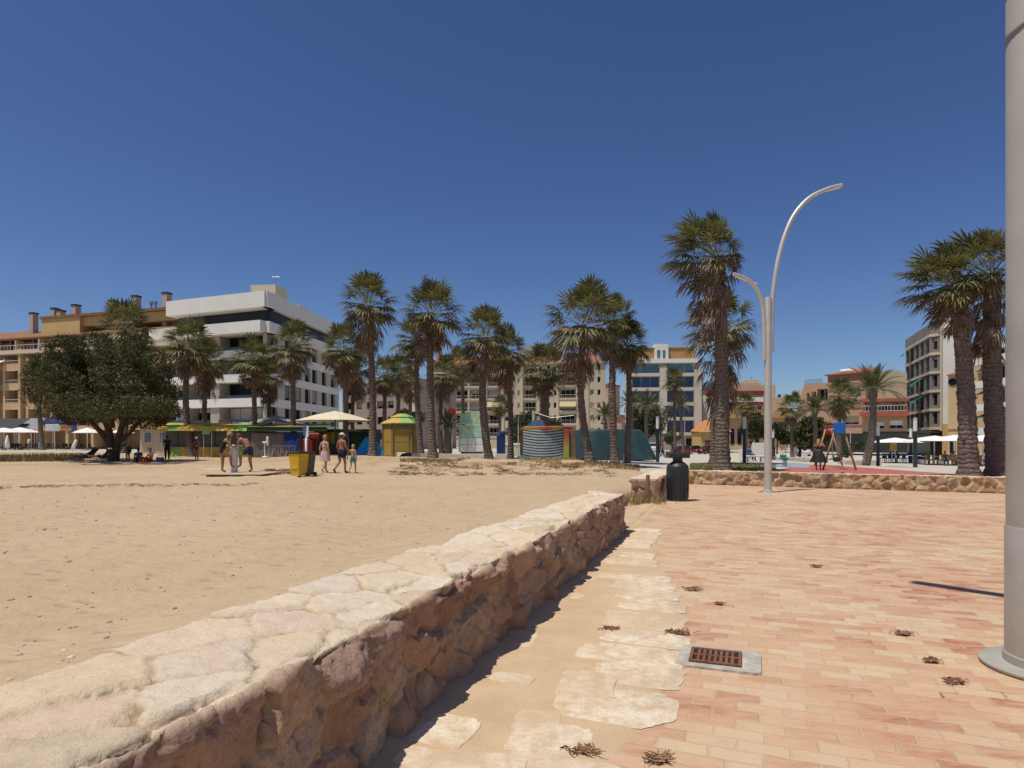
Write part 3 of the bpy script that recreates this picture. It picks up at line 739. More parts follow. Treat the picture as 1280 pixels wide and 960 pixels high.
b = MB(); b.lathe([(.258, .9), (.258, 4.35), (.25, 4.36)], 40); autosmooth(b.build('pole', mast, t))
b = MB(); M_ = Matrix.Rotation(R(215), 4, 'Z')
for q in range(9):
    a0_, a1_ = R(-16 + q * 3.6), R(-16 + (q + 1) * 3.6); b.add([(.2675 * math.cos(a0_), .2675 * math.sin(a0_), .25), (.2675 * math.cos(a1_), .2675 * math.sin(a1_), .25), (.2675 * math.cos(a1_), .2675 * math.sin(a1_), .62), (.2675 * math.cos(a0_), .2675 * math.sin(a0_), .62)], [(0, 1, 2, 3)])
b.v = [tuple(M_ @ Vector(p)) for p in b.v]; b.build('access_door', mast_d, slv, True)
# oblique weld seam and the two arms
b = MB()
vs_ = []
for q in range(40):
    a_ = 2 * math.pi * q / 40; vs_.append((.262 * math.cos(a_), .262 * math.sin(a_), 4.25 + .16 * math.cos(a_)))
b.tube(vs_ + [vs_[0]], .008, 6, False); b.build('weld_seam', bolt_m, t, True)
a = Vector((-.795, .606, 0))
b = MB(); sp = spline([a * .04 + Vector((0, 0, 4.2)), a * .10 + Vector((0, 0, 5.2)), a * .40 + Vector((0, 0, 6.0)), a * .93 + Vector((0, 0, 6.5)), a * 1.72 + Vector((0, 0, 7.0))])
b.tube(sp, [.2 - .11 * min(1, (i / len(sp)) * 1.6) for i in range(len(sp))], 16); autosmooth(b.build('short_arm', mast, t), 60)
b = MB(); sp = spline([-a * .04 + Vector((0, 0, 4.2)), -a * .12 + Vector((0, 0, 5.8)), -a * .5 + Vector((0, 0, 7.6)), -a * 1.3 + Vector((0, 0, 9.0)), -a * 2.6 + Vector((0, 0, 9.7))])
b.tube(sp, [.2 - .11 * (i / len(sp)) ** .7 for i in range(len(sp))], 16); autosmooth(b.build('tall_arm', mast, t), 60)

# litter bin
D = 16.1
t = thing('litter_bin', (X(847, D), D, 0), 'black bottle shaped litter bin with a flat bar lid beside the short wall', 'litter bin')
b = MB(); b.lathe([(.235, .01), (.25, .03), (.268, .45), (.275, .80), (.27, .86), (.24, .91), (.17, .965), (.125, .99), (.12, 1.0), (.12, 1.08)], 28); autosmooth(b.build('body', black, t), 30)
b = MB(); b.lathe([(.25, 0), (.25, .015)], 28); b.build('foot_ring', bolt_m, t)
b = MB(); b.box(-.265, .265, -.20, .20, 1.08, 1.20, bev=.018); b.box(-.25, .25, -.19, .19, 1.2, 1.215, bev=.006); b.build('lid', black, t)
b = MB()
for q in range(14):
    a_ = 2 * math.pi * q / 14; b.box(-.006, .006, .262, .277, .08, .80, Matrix.Rotation(a_, 4, 'Z'))
b.build('rib', black, t)

# drain
D = 4.28; rz = -R(20)
t = thing('drain', (X(894.5, D), D, 0), 'rusty drain grate set in a pale concrete surround among the bricks', 'drain', rz=rz)
conc = pm('drain_concrete', (.46, .43, .36), .9, .3, 9, .8, 60)
def rrect(w_, h_, r_, n_=6, jit=0, rr=None):
    pts = []
    for (cx, cy, a0) in ((w_/2-r_, h_/2-r_, 0), (-w_/2+r_, h_/2-r_, 90), (-w_/2+r_, -h_/2+r_, 180), (w_/2-r_, -h_/2+r_, 270)):
        for i in range(n_ + 1):
            a_ = R(a0 + 90 * i / n_); j_ = rr.uniform(-jit, jit) if rr else 0
            pts.append((cx + (r_ + j_) * math.cos(a_), cy + (r_ + j_) * math.sin(a_)))
    return pts
o_ = [(p[0] + .02, p[1]) for p in rrect(.52, .45, .06, 6, .010, random.Random(2))]
b = MB(); b.prism(o_, -.02, .016); fr = b.build('surround', conc, t)
rust = pm('rusty_iron', (.19, .08, .045), .8, .35, 14, .5, 60)
b = MB(); W, H = .33, .29
b.box(-W/2, W/2, -H/2, H/2, .008, .018)
for (x0_, x1_, y0_, y1_) in ((-W/2, W/2, -H/2, -H/2+.022), (-W/2, W/2, H/2-.022, H/2), (-W/2, -W/2+.022, -H/2+.022, H/2-.022), (W/2-.022, W/2, -H/2+.022, H/2-.022), (-W/2+.022, W/2-.022, -.009, .009)):
    b.box(x0_, x1_, y0_, y1_, .018, .032, bev=.003)
for q in range(7):
    x_ = -W/2 + .022 + (W - .044) * (q + 1) / 8
    for (y0_, y1_) in ((-H/2+.022, -.009), (.009, H/2-.022)): b.box(x_ - .011, x_ + .011, y0_, y1_, .018, .029, bev=.003)
b.build('grate', rust, t)
b = MB(); b.box(-W/2 + .02, W/2 - .02, -H/2 + .02, H/2 - .02, .0175, .0195); b.build('grate_pit', pm('pit_dark', (.03, .018, .014), 1, .2, 5), t)

# wooden posts at the end of the short wall
wood = pm('grey_brown_wood', (.20, .115, .065), .85, .25, 7, .5, 40)
for (px, D, h, lean, lab) in ((808.5, 15.2, .70, .03, 'weathered wooden stake in the dry grass at the end of the short wall'),):
    b = MB(); b.tube([(0, 0, -.1), (lean * .4, 0, h * .5), (lean, .02, h)], [.06, .058, .045], 9); tag(autosmooth(b.build('wooden_post', wood, loc=(X(px, D), D, .0)), 50), lab, 'post')

# cylinder lamps of the plaza
t0 = None
spots = [(1144, 43, 'dark bollard lamp nearest the camera, standing before the cafe parasols'), (1097.5, 52, 'dark bollard lamp right of the arching date palm'),
         (1138.5, 62, 'thin dark bollard lamp just behind the nearest one'), (930.5, 47, 'dark bollard lamp beside the white bench'),
         (966.5, 72, 'far bollard lamp half hidden by the steel street lamp'), (822, 48, 'dark bollard lamp right of the teal tarpaulin')]
for i, (px, D, lab) in enumerate(spots):
    g = G(px, D)
    if t0 is None:
        t = t0 = thing('bollard_lamp', g, lab, 'lamp', 'bollard lamps on the plaza')
        b = MB(); b.lathe([(.17, 0), (.17, .03), (.13, .05), (.125, 2.42), (.14, 2.44), (.14, 2.5)], 16); autosmooth(b.build('post', dark_post, t))
        b = MB(); b.lathe([(.12, 2.5), (.12, 3.3)], 16); autosmooth(b.build('lamp_glass', lamp_white, t))
        b = MB(); b.lathe([(.135, 3.3), (.135, 3.38), (.05, 3.41)], 16); autosmooth(b.build('cap', steel, t))
    else:
        t = copy_tree(t0); t.location = g; t['label'] = lab
    s_ = {0: 1.0, 2: .98}.get(i, 1.0); t.scale = (s_, s_, s_)

# ------------------------------------------------------------------ beach furniture
white_p = pm('white_paint', (.74, .72, .66), .5, .06, 3)
plank = pm('bleached_planks', (.50, .38, .24), .85, .2, 4, .4, 30)
D = 25.6
t = thing('foot_shower', (X(293, D), D, sand_z(X(293, D), D)), 'white foot shower post where two bathers rinse their feet', 'shower')
b = MB(); b.lathe([(.17, 0), (.17, .04), (.13, .07), (.12, .5), (.145, .85), (.17, 1.08), (.17, 1.12), (.1, 1.14)], 18); autosmooth(b.build('column', white_p, t))
b = MB(); b.box(-.34, .34, -.12, .12, 1.14, 1.20, bev=.03); b.build('basin', white_p, t)
for s_ in (-1, 1):
    b = MB(); b.tube([(s_ * .1, 0, .86), (s_ * .22, 0, .88), (s_ * .25, 0, .80)], .02, 8); b.build('spout', steel, t)
    b = MB(); b.lathe([(.03, 0), (.03, .03)], 10, Matrix.Translation((s_ * .15, -.13, 1.0)) @ Matrix.Rotation(R(90), 4, 'X')); b.build('push_button', bolt_m, t)
g = (X(296, 24.6), 25.2, sand_z(X(296, 24.6), 25.2))
t = thing('shower_deck', g, 'pale slatted platform lying on the sand under the foot shower', 'platform')
b = MB()
for q in range(8): b.box(-1.15, 1.15, -1.1 + q * .275, -1.1 + q * .275 + .26, .06, .10, bev=.006)
b.build('slats', plank, t)
b = MB()
for x_ in (-.9, 0, .9): b.box(x_ - .05, x_ + .05, -1.08, 1.06, -.1, .06)
b.build('joists', wood, t)
DECK = g[2] + .10

def wheelie(g, rz, bodym, lidm, lab):
    t = thing('wheelie_bin', g, lab, 'wheelie bin', 'wheelie bins on the sand', rz)
    b = MB()
    pr = [(.50, .10), (.60, .88)]
    vs_ = []
    for (w_, z_) in ((.44, .08), (.58, .90)):
        for (sx_, sy_) in ((-1, -1), (1, -1), (1, 1), (-1, 1)): vs_.append((sx_ * w_ / 2, sy_ * (w_ * .55), z_))
    b.add(vs_, [(0, 3, 2, 1), (4, 5, 6, 7), (0, 1, 5, 4), (1, 2, 6, 5), (2, 3, 7, 6), (3, 0, 4, 7)]); b.box(-.30, .30, -.33, .33, .86, .91, bev=.015)
    b.build('body', bodym, t)
    b = MB(); b.box(-.31, .31, -.36, .34, .915, .955, bev=.02); b.box(-.26, .26, -.33, .30, .955, .985, bev=.02); b.build('lid', lidm, t)
    b = MB(); b.box(-.16, .16, -.345, -.325, .30, .68, bev=.008, M=Matrix.Rotation(R(-6), 4, 'X') @ Matrix.Translation((0, .02, 0))); b.build('front_panel', bodym, t)
    b = MB(); b.tube([(-.26, .42, .88), (.26, .42, .88)], .018, 8); b.build('handle', black, t)
    for s_ in (-1, 1):
        b = MB(); b.lathe([(.1, -.03), (.1, .03)], 14, Matrix.Translation((s_ * .26, .30, .10)) @ Matrix.Rotation(R(90), 4, 'Y')); w_ = b.build('wheel', black, t)
    t.scale = (.82, .82, .97); return t
yel = pm('yellow_plastic', (.60, .36, .02), .5, .1, 3); olive = pm('olive_grey_plastic', (.085, .085, .05), .5, .15, 3); lidb = pm('black_plastic', (.04, .038, .03), .5, .15, 3)
D = 23.4; wheelie((X(373.5, D), D, sand_z(X(373.5, D), D) - .02), R(-25), yel, lidb, 'yellow wheelie bin with a black lid standing on the sand')
D = 23.9; wheelie((X(382.5, D), D, sand_z(X(384.5, D), D) - .02), R(-28), olive, lidb, 'olive grey wheelie bin tucked behind the yellow one')
D = 26.5; g = (X(382.5, D), D, sand_z(X(382.5, D), D))
t = thing('beach_sign', g, 'thin white post with a blue and white sign rising behind the bins', 'sign')
b = MB(); b.tube([(.02, 0, -.1), (0, 0, 1.75)], .05, 10); b.build('post', white_p, t, True)
b = MB(); b.box(-.10, .02, -.07, -.05, 1.55, 1.98, bev=.01); b.build('blue_panel', pm('sign_blue', (.04, .13, .34), .5, .08), t)
b = MB(); b.box(.04, .13, -.07, -.05, 1.50, 1.93, bev=.01); b.build('white_panel', white_p, t)

# ------------------------------------------------------------------ play equipment
pine = pm('round_pine', (.36, .23, .12), .75, .2, 5, .3, 30)
t = thing('swing_set', (17.7, 34.6, 0), 'wooden A frame swing with blue and maroon end boards on the red play surface', 'swing')
n0 = Vector((0, 0, 0)); f0 = Vector((2.57, 6.4, 0)) ; ax = (f0 - n0).normalized(); sd = Vector((ax.y, -ax.x, 0))
sd = Vector((.93, -.37, 0))
for q, (c_, mt, nm) in enumerate(((n0, pm('swing_blue', (.015, .14, .46), .45, .06), 'blue_board'), (f0, pm('swing_maroon', (.28, .03, .035), .5, .1), 'maroon_board'))):
    for s_ in (-1, 1):
        b = MB(); b.tube([c_ + sd * s_ * .80, c_ + sd * s_ * .16 + Vector((0, 0, 2.35))], .052, 10); b.build('leg', pine, t, True)
    b = MB(); M_ = Matrix.Translation(c_ - ax * .1 * (1 if q == 0 else -1)) @ Matrix.Rotation(math.atan2(sd.y, sd.x), 4, 'Z')
    b.box(-.29, .29, -.03, .03, 1.98, 2.58, M_, bev=.02); b.build(nm, mt, t)
b = MB(); b.tube([n0 + Vector((0, 0, 2.3)), f0 + Vector((0, 0, 2.3))], .06, 10); b.build('beam', steel, t, True)
for (f_, kind) in ((.22, 1), (.6, 0)):
    c_ = n0.lerp(f0, f_)
    b = MB()
    for s_ in (-1, 1): b.tube([c_ + ax * s_ * .22 + Vector((0, 0, 2.26)), c_ + ax * s_ * .2 + Vector((0, 0, .55))], .012, 5)
    b.build('chain', bolt_m, t)
    b = MB(); M_ = Matrix.Translation(c_) @ Matrix.Rotation(math.atan2(ax.y, ax.x), 4, 'Z')
    if kind:
        b.box(-.22, .22, -.16, .16, .42, .46, M_, bev=.015); b.box(-.22, .22, .13, .17, .46, .78, M_, bev=.015); b.box(-.22, -.18, -.15, .13, .46, .66, M_); b.box(.18, .22, -.15, .13, .46, .66, M_); b.box(-.2, .2, -.17, -.14, .46, .72, M_)
        b.build('toddler_seat', lidb, t)
    else: b.box(-.24, .24, -.1, .1, .5, .54, M_, bev=.01); b.build('flat_seat', lidb, t)
D = 40; g = G(981, D)
t = thing('spring_rider', g, 'small teal spring rider on the blue part of the play surface', 'spring toy')
b = MB(); b.tube([(.12 * math.cos(a_ * .6), .12 * math.sin(a_ * .6), .04 + a_ * .006) for a_ in range(0, 60)], .018, 5); b.build('spring', bolt_m, t)
b = MB(); b.lathe([(.2, 0), (.2, .03)], 14); b.build('base_plate', steel_d, t)
teal = pm('teal_plastic', (.03, .20, .19), .5, .1)
b = MB(); b.box(-.20, .20, -.12, .12, .40, .58, bev=.05); b.box(-.3, .1, -.02, .02, .5, .72, bev=.01); b.build('body', teal, t)
b = MB(); b.tube([(.05, 0, .55), (.05, 0, 1.1)], .018, 6); b.tube([(.05, -.16, .95), (.05, .16, .95)], .018, 6); b.build('handle', bolt_m, t)
D = 50; g = G(941, D)
t = thing('bench', g, 'white concrete bench with a person sitting on it by a bollard lamp', 'bench')
b = MB(); b.box(-.95, .85, -.28, .28, .40, .50, bev=.02); b.build('seat', white_p, t)
for s_ in (-.86, -.28, .74):
    b = MB(); b.box(s_ - .12, s_ + .12, -.25, .25, 0, .40, bev=.02) if s_ > -.5 else b.box(s_ - .14, s_ + .14, -.28, .28, 0, .95, bev=.03); b.build('leg', white_p, t)
D = 72; g = G(947.5, D)
t = thing('notice_board', g, 'blank white board standing left of the steel street lamp', 'board')
b = MB(); b.box(-.85, .85, -.04, .04, .25, 1.85, bev=.02); b.build('panel', white_p, t)
for s_ in (-.8, .8):
    b = MB(); b.box(s_ - .05, s_ + .05, -.08, -.04, 0, 1.9); b.build('leg', steel, t)
D = 56; g = G(1015, D); t = thing('concrete_block', g, 'white concrete seat block behind the woman in the black skirt', 'seat block')
b = MB(); b.box(-.1, .85, -.3, .3, 0, .5, bev=.04); b.build('seat', white_p, t)
b = MB(); b.box(-.45, -.12, -.3, .2, 0, .38, bev=.04); b.build('side_block', conc, t)
# planters behind the play area
D = 58; hedge_m = pm('hedge_leaf', (.045, .065, .022), .8, .35, 2, isl=.45)
for (p0, p1, D, lab) in ((1052, 1096, 56, 'low pale planter wall under the arching date palm'), (968, 1010, 66, 'low pale planter wall below the dark bushes')):
    g = G((p0 + p1) / 2, D); w_ = (p1 - p0) * D / F / 2
    t = thing('planter', g, lab, 'planter', 'planters round the plaza')
    b = MB(); b.box(-w_, w_, -.7, -.5, 0, .42, bev=.02); b.box(-w_, w_, .5, .7, 0, .42, bev=.02); b.box(-w_, -w_ + .2, -.5, .5, 0, .42); b.box(w_ - .2, w_, -.5, .5, 0, .42); b.build('kerb', pm('planter_stone', (.52, .46, .36), .85, .15), t)
    b = MB(); b.box(-w_ + .2, w_ - .2, -.5, .5, 0, .36); b.build('soil', pm('soil', (.12, .08, .05), 1, .2), t)
# ------------------------------------------------------------------ buildings
class Fr:
    """a facade frame: s along the wall (to the right as seen), d out of the wall towards the viewer, z up"""
    def __init__(s, A, B):
        s.A = Vector((A[0], A[1], 0)); s.u = (Vector((B[0], B[1], 0)) - s.A); s.L = s.u.length; s.u.normalize(); s.n = Vector((s.u.y, -s.u.x, 0))
        s.M = Matrix(((s.u.x, -s.n.x, 0, s.A.x), (s.u.y, -s.n.y, 0, s.A.y), (0, 0, 1, 0), (0, 0, 0, 1)))
    def box(s, mb, s0, s1, d0, d1, z0, z1, bev=0.0): mb.box(s0, s1, -d1, -d0, z0, z1, s.M, bev); return mb
    def pt(s, a, d, z): return s.A + s.u * a + s.n * d + Vector((0, 0, z))
def rel(t, mb, name, m, parent=None, smooth=False):
    """build a part given in world coordinates under a thing standing at its base"""
    off = Vector(t.location)
    mb.v = [tuple(Vector(p) - off) for p in mb.v]
    return mb.build(name, m, parent or t, smooth)
WR = random.Random(8)
def window(t, fr, s0, s1, z0, z1, d, fm, gm, mull=1, fw=.07, rail=None, blind=None):
    b = MB(); fr.box(b, s0, s1, d, d + .06, z0, z0 + fw); fr.box(b, s0, s1, d, d + .06, z1 - fw, z1); fr.box(b, s0, s0 + fw, d, d + .06, z0 + fw, z1 - fw); fr.box(b, s1 - fw, s1, d, d + .06, z0 + fw, z1 - fw)
    for q in range(mull):
        c = s0 + (s1 - s0) * (q + 1) / (mull + 1); fr.box(b, c - fw * .4, c + fw * .4, d + .005, d + .055, z0 + fw, z1 - fw)
    w_ = rel(t, b, 'window', fm)
    b = MB(); fr.box(b, s0 + fw * .5, s1 - fw * .5, d + .01, d + .03, z0 + fw * .5, z1 - fw * .5); rel(t, b, 'pane', gm, w_)
    if blind is None and gm is not gl_blue and gm is not gl_teal and (s1 - s0) > .6 and WR.random() < .45: blind = (WR.uniform(.25, .95), WR.choice((blind_w, blind_c, blind_g)))
    if blind:
        b = MB(); fr.box(b, s0 + fw, s1 - fw, d + .032, d + .05, z1 - (z1 - z0) * blind[0], z1 - fw); rel(t, b, 'blind', blind[1], w_)
    return w_
def grid_wall(mb, fr, s0, s1, z0, z1, holes, d0, d1):
    """wall slab from d0 to d1 with rectangular holes (s0,s1,z0,z1), cut into boxes that butt"""
    ss = sorted({s0, s1, *[h[0] for h in holes], *[h[1] for h in holes]})
    for a, b_ in zip(ss, ss[1:]):
        m_ = (a + b_) / 2; hs = sorted([(h[2], h[3]) for h in holes if h[0] < m_ < h[1]]); z = z0
        for (q0, q1) in hs:
            if q0 > z + 1e-4: fr.box(mb, a, b_, d0, d1, z, q0)
            z = max(z, q1)
        if z < z1 - 1e-4: fr.box(mb, a, b_, d0, d1, z, z1)
def core(mb, fr, s0, s1, depth, z0, z1, d=-.6): fr.box(mb, s0, s1, -depth, d, z0, z1)
blind_w = pm('white_blind', (.50, .48, .44), .8, .05); blind_c = pm('cream_blind', (.42, .35, .25), .8, .05); blind_g = pm('grey_blind', (.22, .21, .20), .8, .05)
gl_dark = glass('dark_glass', (.012, .014, .018), .25, .10); gl_blue = glass('blue_glass', (.02, .05, .13), .12); gl_teal = glass('teal_glass', (.08, .20, .24), .15)
alu = pm('aluminium_frame', (.45, .44, .42), .5, .05); frame_d = pm('dark_frame', (.04, .04, .045), .5, .1); frame_w = pm('white_frame', (.65, .63, .58), .5, .05)
tile = pm('roof_tile', (.36, .13, .07), .85, .25, 1.5, .5, 8)
def railing(t, fr, s0, s1, d, z, h, m, n=None, bars=True, name='railing'):
    b = MB(); fr.box(b, s0, s1, d - .03, d + .03, z + h - .06, z + h); fr.box(b, s0, s1, d - .02, d + .02, z + .05, z + .1)
    n = n or max(2, int((s1 - s0) / .35))
    for i in range(n + 1):
        c = s0 + (s1 - s0) * i / n; fr.box(b, max(s0, c - .018), min(s1, c + .018), d - .018, d + .018, z + .1, z + h - .06)
    return rel(t, b, name, m)

# --- white apartment block with long bands
D = 77.5; A = Vector((X(200, 84), 84, 0)); B = Vector((X(332, D), D, 0)); C = Vector((X(424, 101), 101, 0))
gzb = .3
t = thing('apartment_block', (B.x, B.y, gzb), 'white modern apartment block with continuous balcony bands behind the dark tree', 'apartment block')
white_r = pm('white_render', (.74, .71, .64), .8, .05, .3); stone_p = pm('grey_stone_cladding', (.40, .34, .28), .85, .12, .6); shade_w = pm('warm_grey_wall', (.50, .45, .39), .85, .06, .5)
fl = Fr(A, B); fr = Fr(B, C)
H = 19.9; fls = [3.75 + 3.02 * i for i in range(6)]               # slab levels
b = MB()
fl_poly = [fl.pt(.6, -2.0, 0), fl.pt(fl.L - 1.1, -2.0, 0), fr.pt(3.0, -.62, 0), fr.pt(fr.L, -.62, 0), fr.pt(fr.L, -14, 0) + Vector((-6, 4, 0)), fl.pt(.6, -20, 0)]
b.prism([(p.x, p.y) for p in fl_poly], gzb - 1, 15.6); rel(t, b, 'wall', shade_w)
b = MB(); pp = [fl.pt(1.4, -1.6, 0), fl.pt(fl.L - .7, -1.6, 0), fr.pt(fr.L, -.9, 0), fr.pt(fr.L, -12, 0) + Vector((-6, 4, 0)), fl.pt(1.4, -18, 0)]
b.prism([(p.x, p.y) for p in pp], 15.6, 18.0); rel(t, b, 'penthouse', glass('penthouse_dark', (.03, .03, .035), .3, .1))
# bands
for i, (z0, z1) in enumerate(((2.9, 4.0), (5.95, 7.0), (9.0, 10.0), (12.0, 13.0), (14.9, 16.25), (18.0, H))):
    ov = {4: .9, 5: .2}.get(i, 0)
    b = MB(); fl.box(b, -ov if i == 4 else (1.3 if i == 5 else .5), fl.L + .0, -2.2, ov, z0, z1); rel(t, b, 'balcony_band' if i < 5 else 'parapet', white_r)
    b = MB(); fr.box(b, ov if i < 4 else 0.0, fr.L, -.55, .0 if i < 4 else .12 + ov * .4, z0, z1); rel(t, b, 'balcony_band' if i < 5 else 'parapet', white_r)
b = MB(); pp = [fl.pt(1.5, -1.0, 0), fl.pt(fl.L - .6, -1.0, 0), fr.pt(fr.L - .2, -.8, 0), fr.pt(fr.L, -12, 0) + Vector((-6, 4, 0)), fl.pt(1.5, -18, 0)]
b.prism([(p.x, p.y) for p in pp], 18.2, 18.9); rel(t, b, 'roof', shade_w)
# piers and loggia glazing on the sea front
prs = [(1.2, 1.9), (4.1, 4.6), (8.4, 10.1), (fl.L - .7, fl.L)]
Ls = [0.0, 4.0, 7.0, 10.0, 13.0]
for i, (z0, z1) in enumerate(((4.0, 5.95), (7.0, 9.0), (10.0, 12.0), (13.0, 14.9))):
    b = MB(); fl.box(b, 8.5, 10.0, -1.99, -.25, z0, z1); rel(t, b, 'pier', stone_p); b = MB(); fl.box(b, 4.0, 4.7, -1.99, -.25, z0, z1); rel(t, b, 'pier', stone_p)
    b = MB(); fl.box(b, fl.L - .25, fl.L - .05, -.35, -.15, z0, z1) 
    for (s0, s1, mu) in ((1.0, 4.0, 2), (4.7, 8.5, 2), (10.0, fl.L - .6, 3)):
        window(t, fl, s0, s1, z0, z1, -1.98, frame_d, gl_dark, mu, .1)
        g_ = MB(); fl.box(g_, s0, s1, -.12, -.09, z0 - .02, z0 + .38); rel(t, g_, 'glass_rail', glass('smoked_rail', (.03, .035, .045), .15))
for (z0, z1) in ((4.0, 5.95), (7.0, 9.0), (10.0, 12.0), (13.0, 14.9)):
    holes = [(s_, s_ + 1.7, z0, z1) for s_ in (5.2, 8.4, 11.2, 13.6, 17.0, 20.4, 23.0) if s_ + 1.7 < fr.L]
    holes.insert(0, (.45, 3.2, z0, z1))
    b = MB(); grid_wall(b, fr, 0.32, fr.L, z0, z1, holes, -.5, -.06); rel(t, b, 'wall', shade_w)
    for h in holes: window(t, fr, h[0], h[1], z0, z1, -.42, frame_d, gl_dark, 1, .08)
for (s0, s1, d0, d1, z1, nm) in ((7.5, 11.0, -6, -2.5, 22.6, 'stair_tower'), (15.8, 19, -6.5, -3, 21.7, 'lift_tower')):
    b = MB(); fr.box(b, s0, s1, d0, d1, 18.5, z1); rel(t, b, nm, pm('cream_render', (.62, .54, .40), .85, .06, .5))
b = MB()
for s_, d_ in ((4, -4), (8, -3)): fr.box(b, s_, s_ + .05, d_, d_ + .05, 19, 21.5 if s_ == 4 else 24)
q = fr.pt(9, -3.2, 22.6); b.tube([q, q + Vector((0, 0, 1.6))], .04, 5); b.tube([q + Vector((-.5, 0, 1.4)), q + Vector((.5, 0, 1.4))], .03, 5)
rel(t, b, 'antenna', bolt_m)
for s_ in (2.5, 6, 9.5, 13): 
    b = MB(); fl.box(b, s_, s_ + .7, -5, -4.3, 18.9, 20.35); rel(t, b, 'roof_vent', white_r)
# ground floor shops
b = MB(); fl.box(b, .8, fl.L - .6, -1.95, -1.5, gzb, 2.9); rel(t, b, 'shopfront', glass('shop_dark', (.02, .02, .02), .3))

# --- tan apartments at the far left
A = Vector((X(-60, 112), 112, 0)); B = Vector((X(214, 98), 98, 0)); fr = Fr(A, B)
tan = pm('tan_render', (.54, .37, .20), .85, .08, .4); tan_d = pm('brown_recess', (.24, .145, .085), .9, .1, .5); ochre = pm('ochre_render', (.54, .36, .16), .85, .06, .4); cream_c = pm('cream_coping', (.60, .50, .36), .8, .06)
t = thing('apartment_block', (B.x, B.y, .8), 'tan seafront apartments with many chimneys and recessed balconies at the far left', 'apartment block')
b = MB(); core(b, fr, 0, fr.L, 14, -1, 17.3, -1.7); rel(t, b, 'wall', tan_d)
lv = [4.3 + 3.0 * i for i in range(4)]
ns = 9; sw_ = fr.L / ns
for i in range(ns):
    s0 = i * sw_
    b = MB(); fr.box(b, s0, s0 + .55, -1.69, .12, .8, 16.0); rel(t, b, 'pier', tan); b = MB(); fr.box(b, s0 + 1.75, s0 + 2.2, -1.69, .06, 3.6, 14.6); rel(t, b, 'pier', tan)
for j, z in enumerate(lv):
    for i in range(ns):
        s0 = i * sw_
        b = MB(); fr.box(b, s0 + .55, s0 + 1.75, -1.69, -.5, z - .6, z + .35); fr.box(b, s0 + 2.2, s0 + sw_, -1.68, .1, z - .55, z + .32); rel(t, b, 'balcony', tan)
        b = MB(); fr.box(b, s0 + 2.2, s0 + sw_, -1.0, .14, z - .66, z - .55); rel(t, b, 'slab_edge', cream_c)
        railing(t, fr, s0 + 2.25, s0 + sw_ - .05, .03, z + .32, .6, frame_w, 6)
        window(t, fr, s0 + 2.9, s0 + sw_ - .6, z + .35, z + 2.1, -1.69, frame_w, gl_dark, 1, .07)
z = 15.2
b = MB(); fr.box(b, 0, fr.L, -2.2, .35, z, z + .5); rel(t, b, 'terrace_band', cream_c)
for i in range(ns): railing(t, fr, i * sw_ + .05, (i + 1) * sw_ - .05, .25, z + .5, .85, frame_w, 7)
for i in range(ns):
    s0 = i * sw_
    window(t, fr, s0 + 1.0, s0 + 3.2, z + .5, z + 2.5, -1.69, frame_w, gl_dark, 1, .08)
    b = MB()
    for q in (0, 1): b.prism([(p.x, p.y) for p in (fr.pt(s0 + 4.0, -.3 - q * .0, 0), fr.pt(s0 + 4.3, -.3, 0), fr.pt(s0 + 4.3, -1.69, 0), fr.pt(s0 + 4.0, -1.69, 0))], z + .5, z + 2.2) if q == 0 else None
    rel(t, b, 'party_wall', tan)
b = MB()
vs_ = [fr.pt(-1, -.4, 17.8), fr.pt(fr.L, -.4, 17.8), fr.pt(fr.L, -9, 20.6), fr.pt(-1, -9, 20.6), fr.pt(-1, -.4, 17.6), fr.pt(fr.L, -.4, 17.6), fr.pt(fr.L, -9, 17.6), fr.pt(-1, -9, 17.6)]
b.add(vs_, [(0, 1, 2, 3), (4, 7, 6, 5), (0, 4, 5, 1), (1, 5, 6, 2), (2, 6, 7, 3), (3, 7, 4, 0)]); rel(t, b, 'roof', pm('brown_roof', (.25, .125, .065), .9, .15, .8))
sA = fr.L * (50 + 60) / 274
b = MB(); fr.box(b, sA, sA + 8.5, -6, -1.4, 17.4, 20.6); fr.box(b, sA + 8.5, fr.L, -6, -2.0, 19.2, 20.6); rel(t, b, 'attic_wall', ochre)
b = MB(); fr.box(b, sA - .2, fr.L, -6.4, -1.2, 20.6, 21.0); rel(t, b, 'attic_roof', pm('brown_roof2', (.22, .11, .06), .9, .15, .8))
for (px, w_, z1, d_) in ((12, .85, 22.4, -4.5), (37, .8, 23.0, -5), (45, .85, 22.6, -5), (72, .95, 23.0, -4), (119, 1.0, 23.2, -4), (147, 1.0, 23.6, -4), (189, .95, 23.4, -3)):
    s_ = fr.L * (px + 60) / 274
    b = MB(); fr.box(b, s_ - w_ / 2, s_ + w_ / 2, d_ - 1.0, d_, 18.4, z1); ch = rel(t, b, 'chimney', pm('chimney_stone', (.44, .36, .28), .9, .1, 1))
    b = MB(); fr.box(b, s_ - w_ / 2 - .08, s_ + w_ / 2 + .08, d_ - 1.08, d_ + .08, z1, z1 + .25); rel(t, b, 'cap', frame_d, ch)
for px in (130, 171, 176):
    s_ = fr.L * (px + 60) / 274; q = fr.pt(s_, -3.5, 20.8); b = MB(); b.tube([q, q + Vector((0, 0, 1.3))], .16, 8); b.tube([q + Vector((0, 0, 1.3)), q + Vector((0, 0, 1.7))], .28, 8); rel(t, b, 'flue', bolt_m)
b = MB(); fr.box(b, 0, fr.L, -3, -1.75, .8, 3.7); rel(t, b, 'shopfront', glass('shop_dark2', (.015, .014, .014), .4))
b = MB(); fr.box(b, 0, fr.L, -1.7, .3, 3.35, 3.72); rel(t, b, 'fascia', tan)
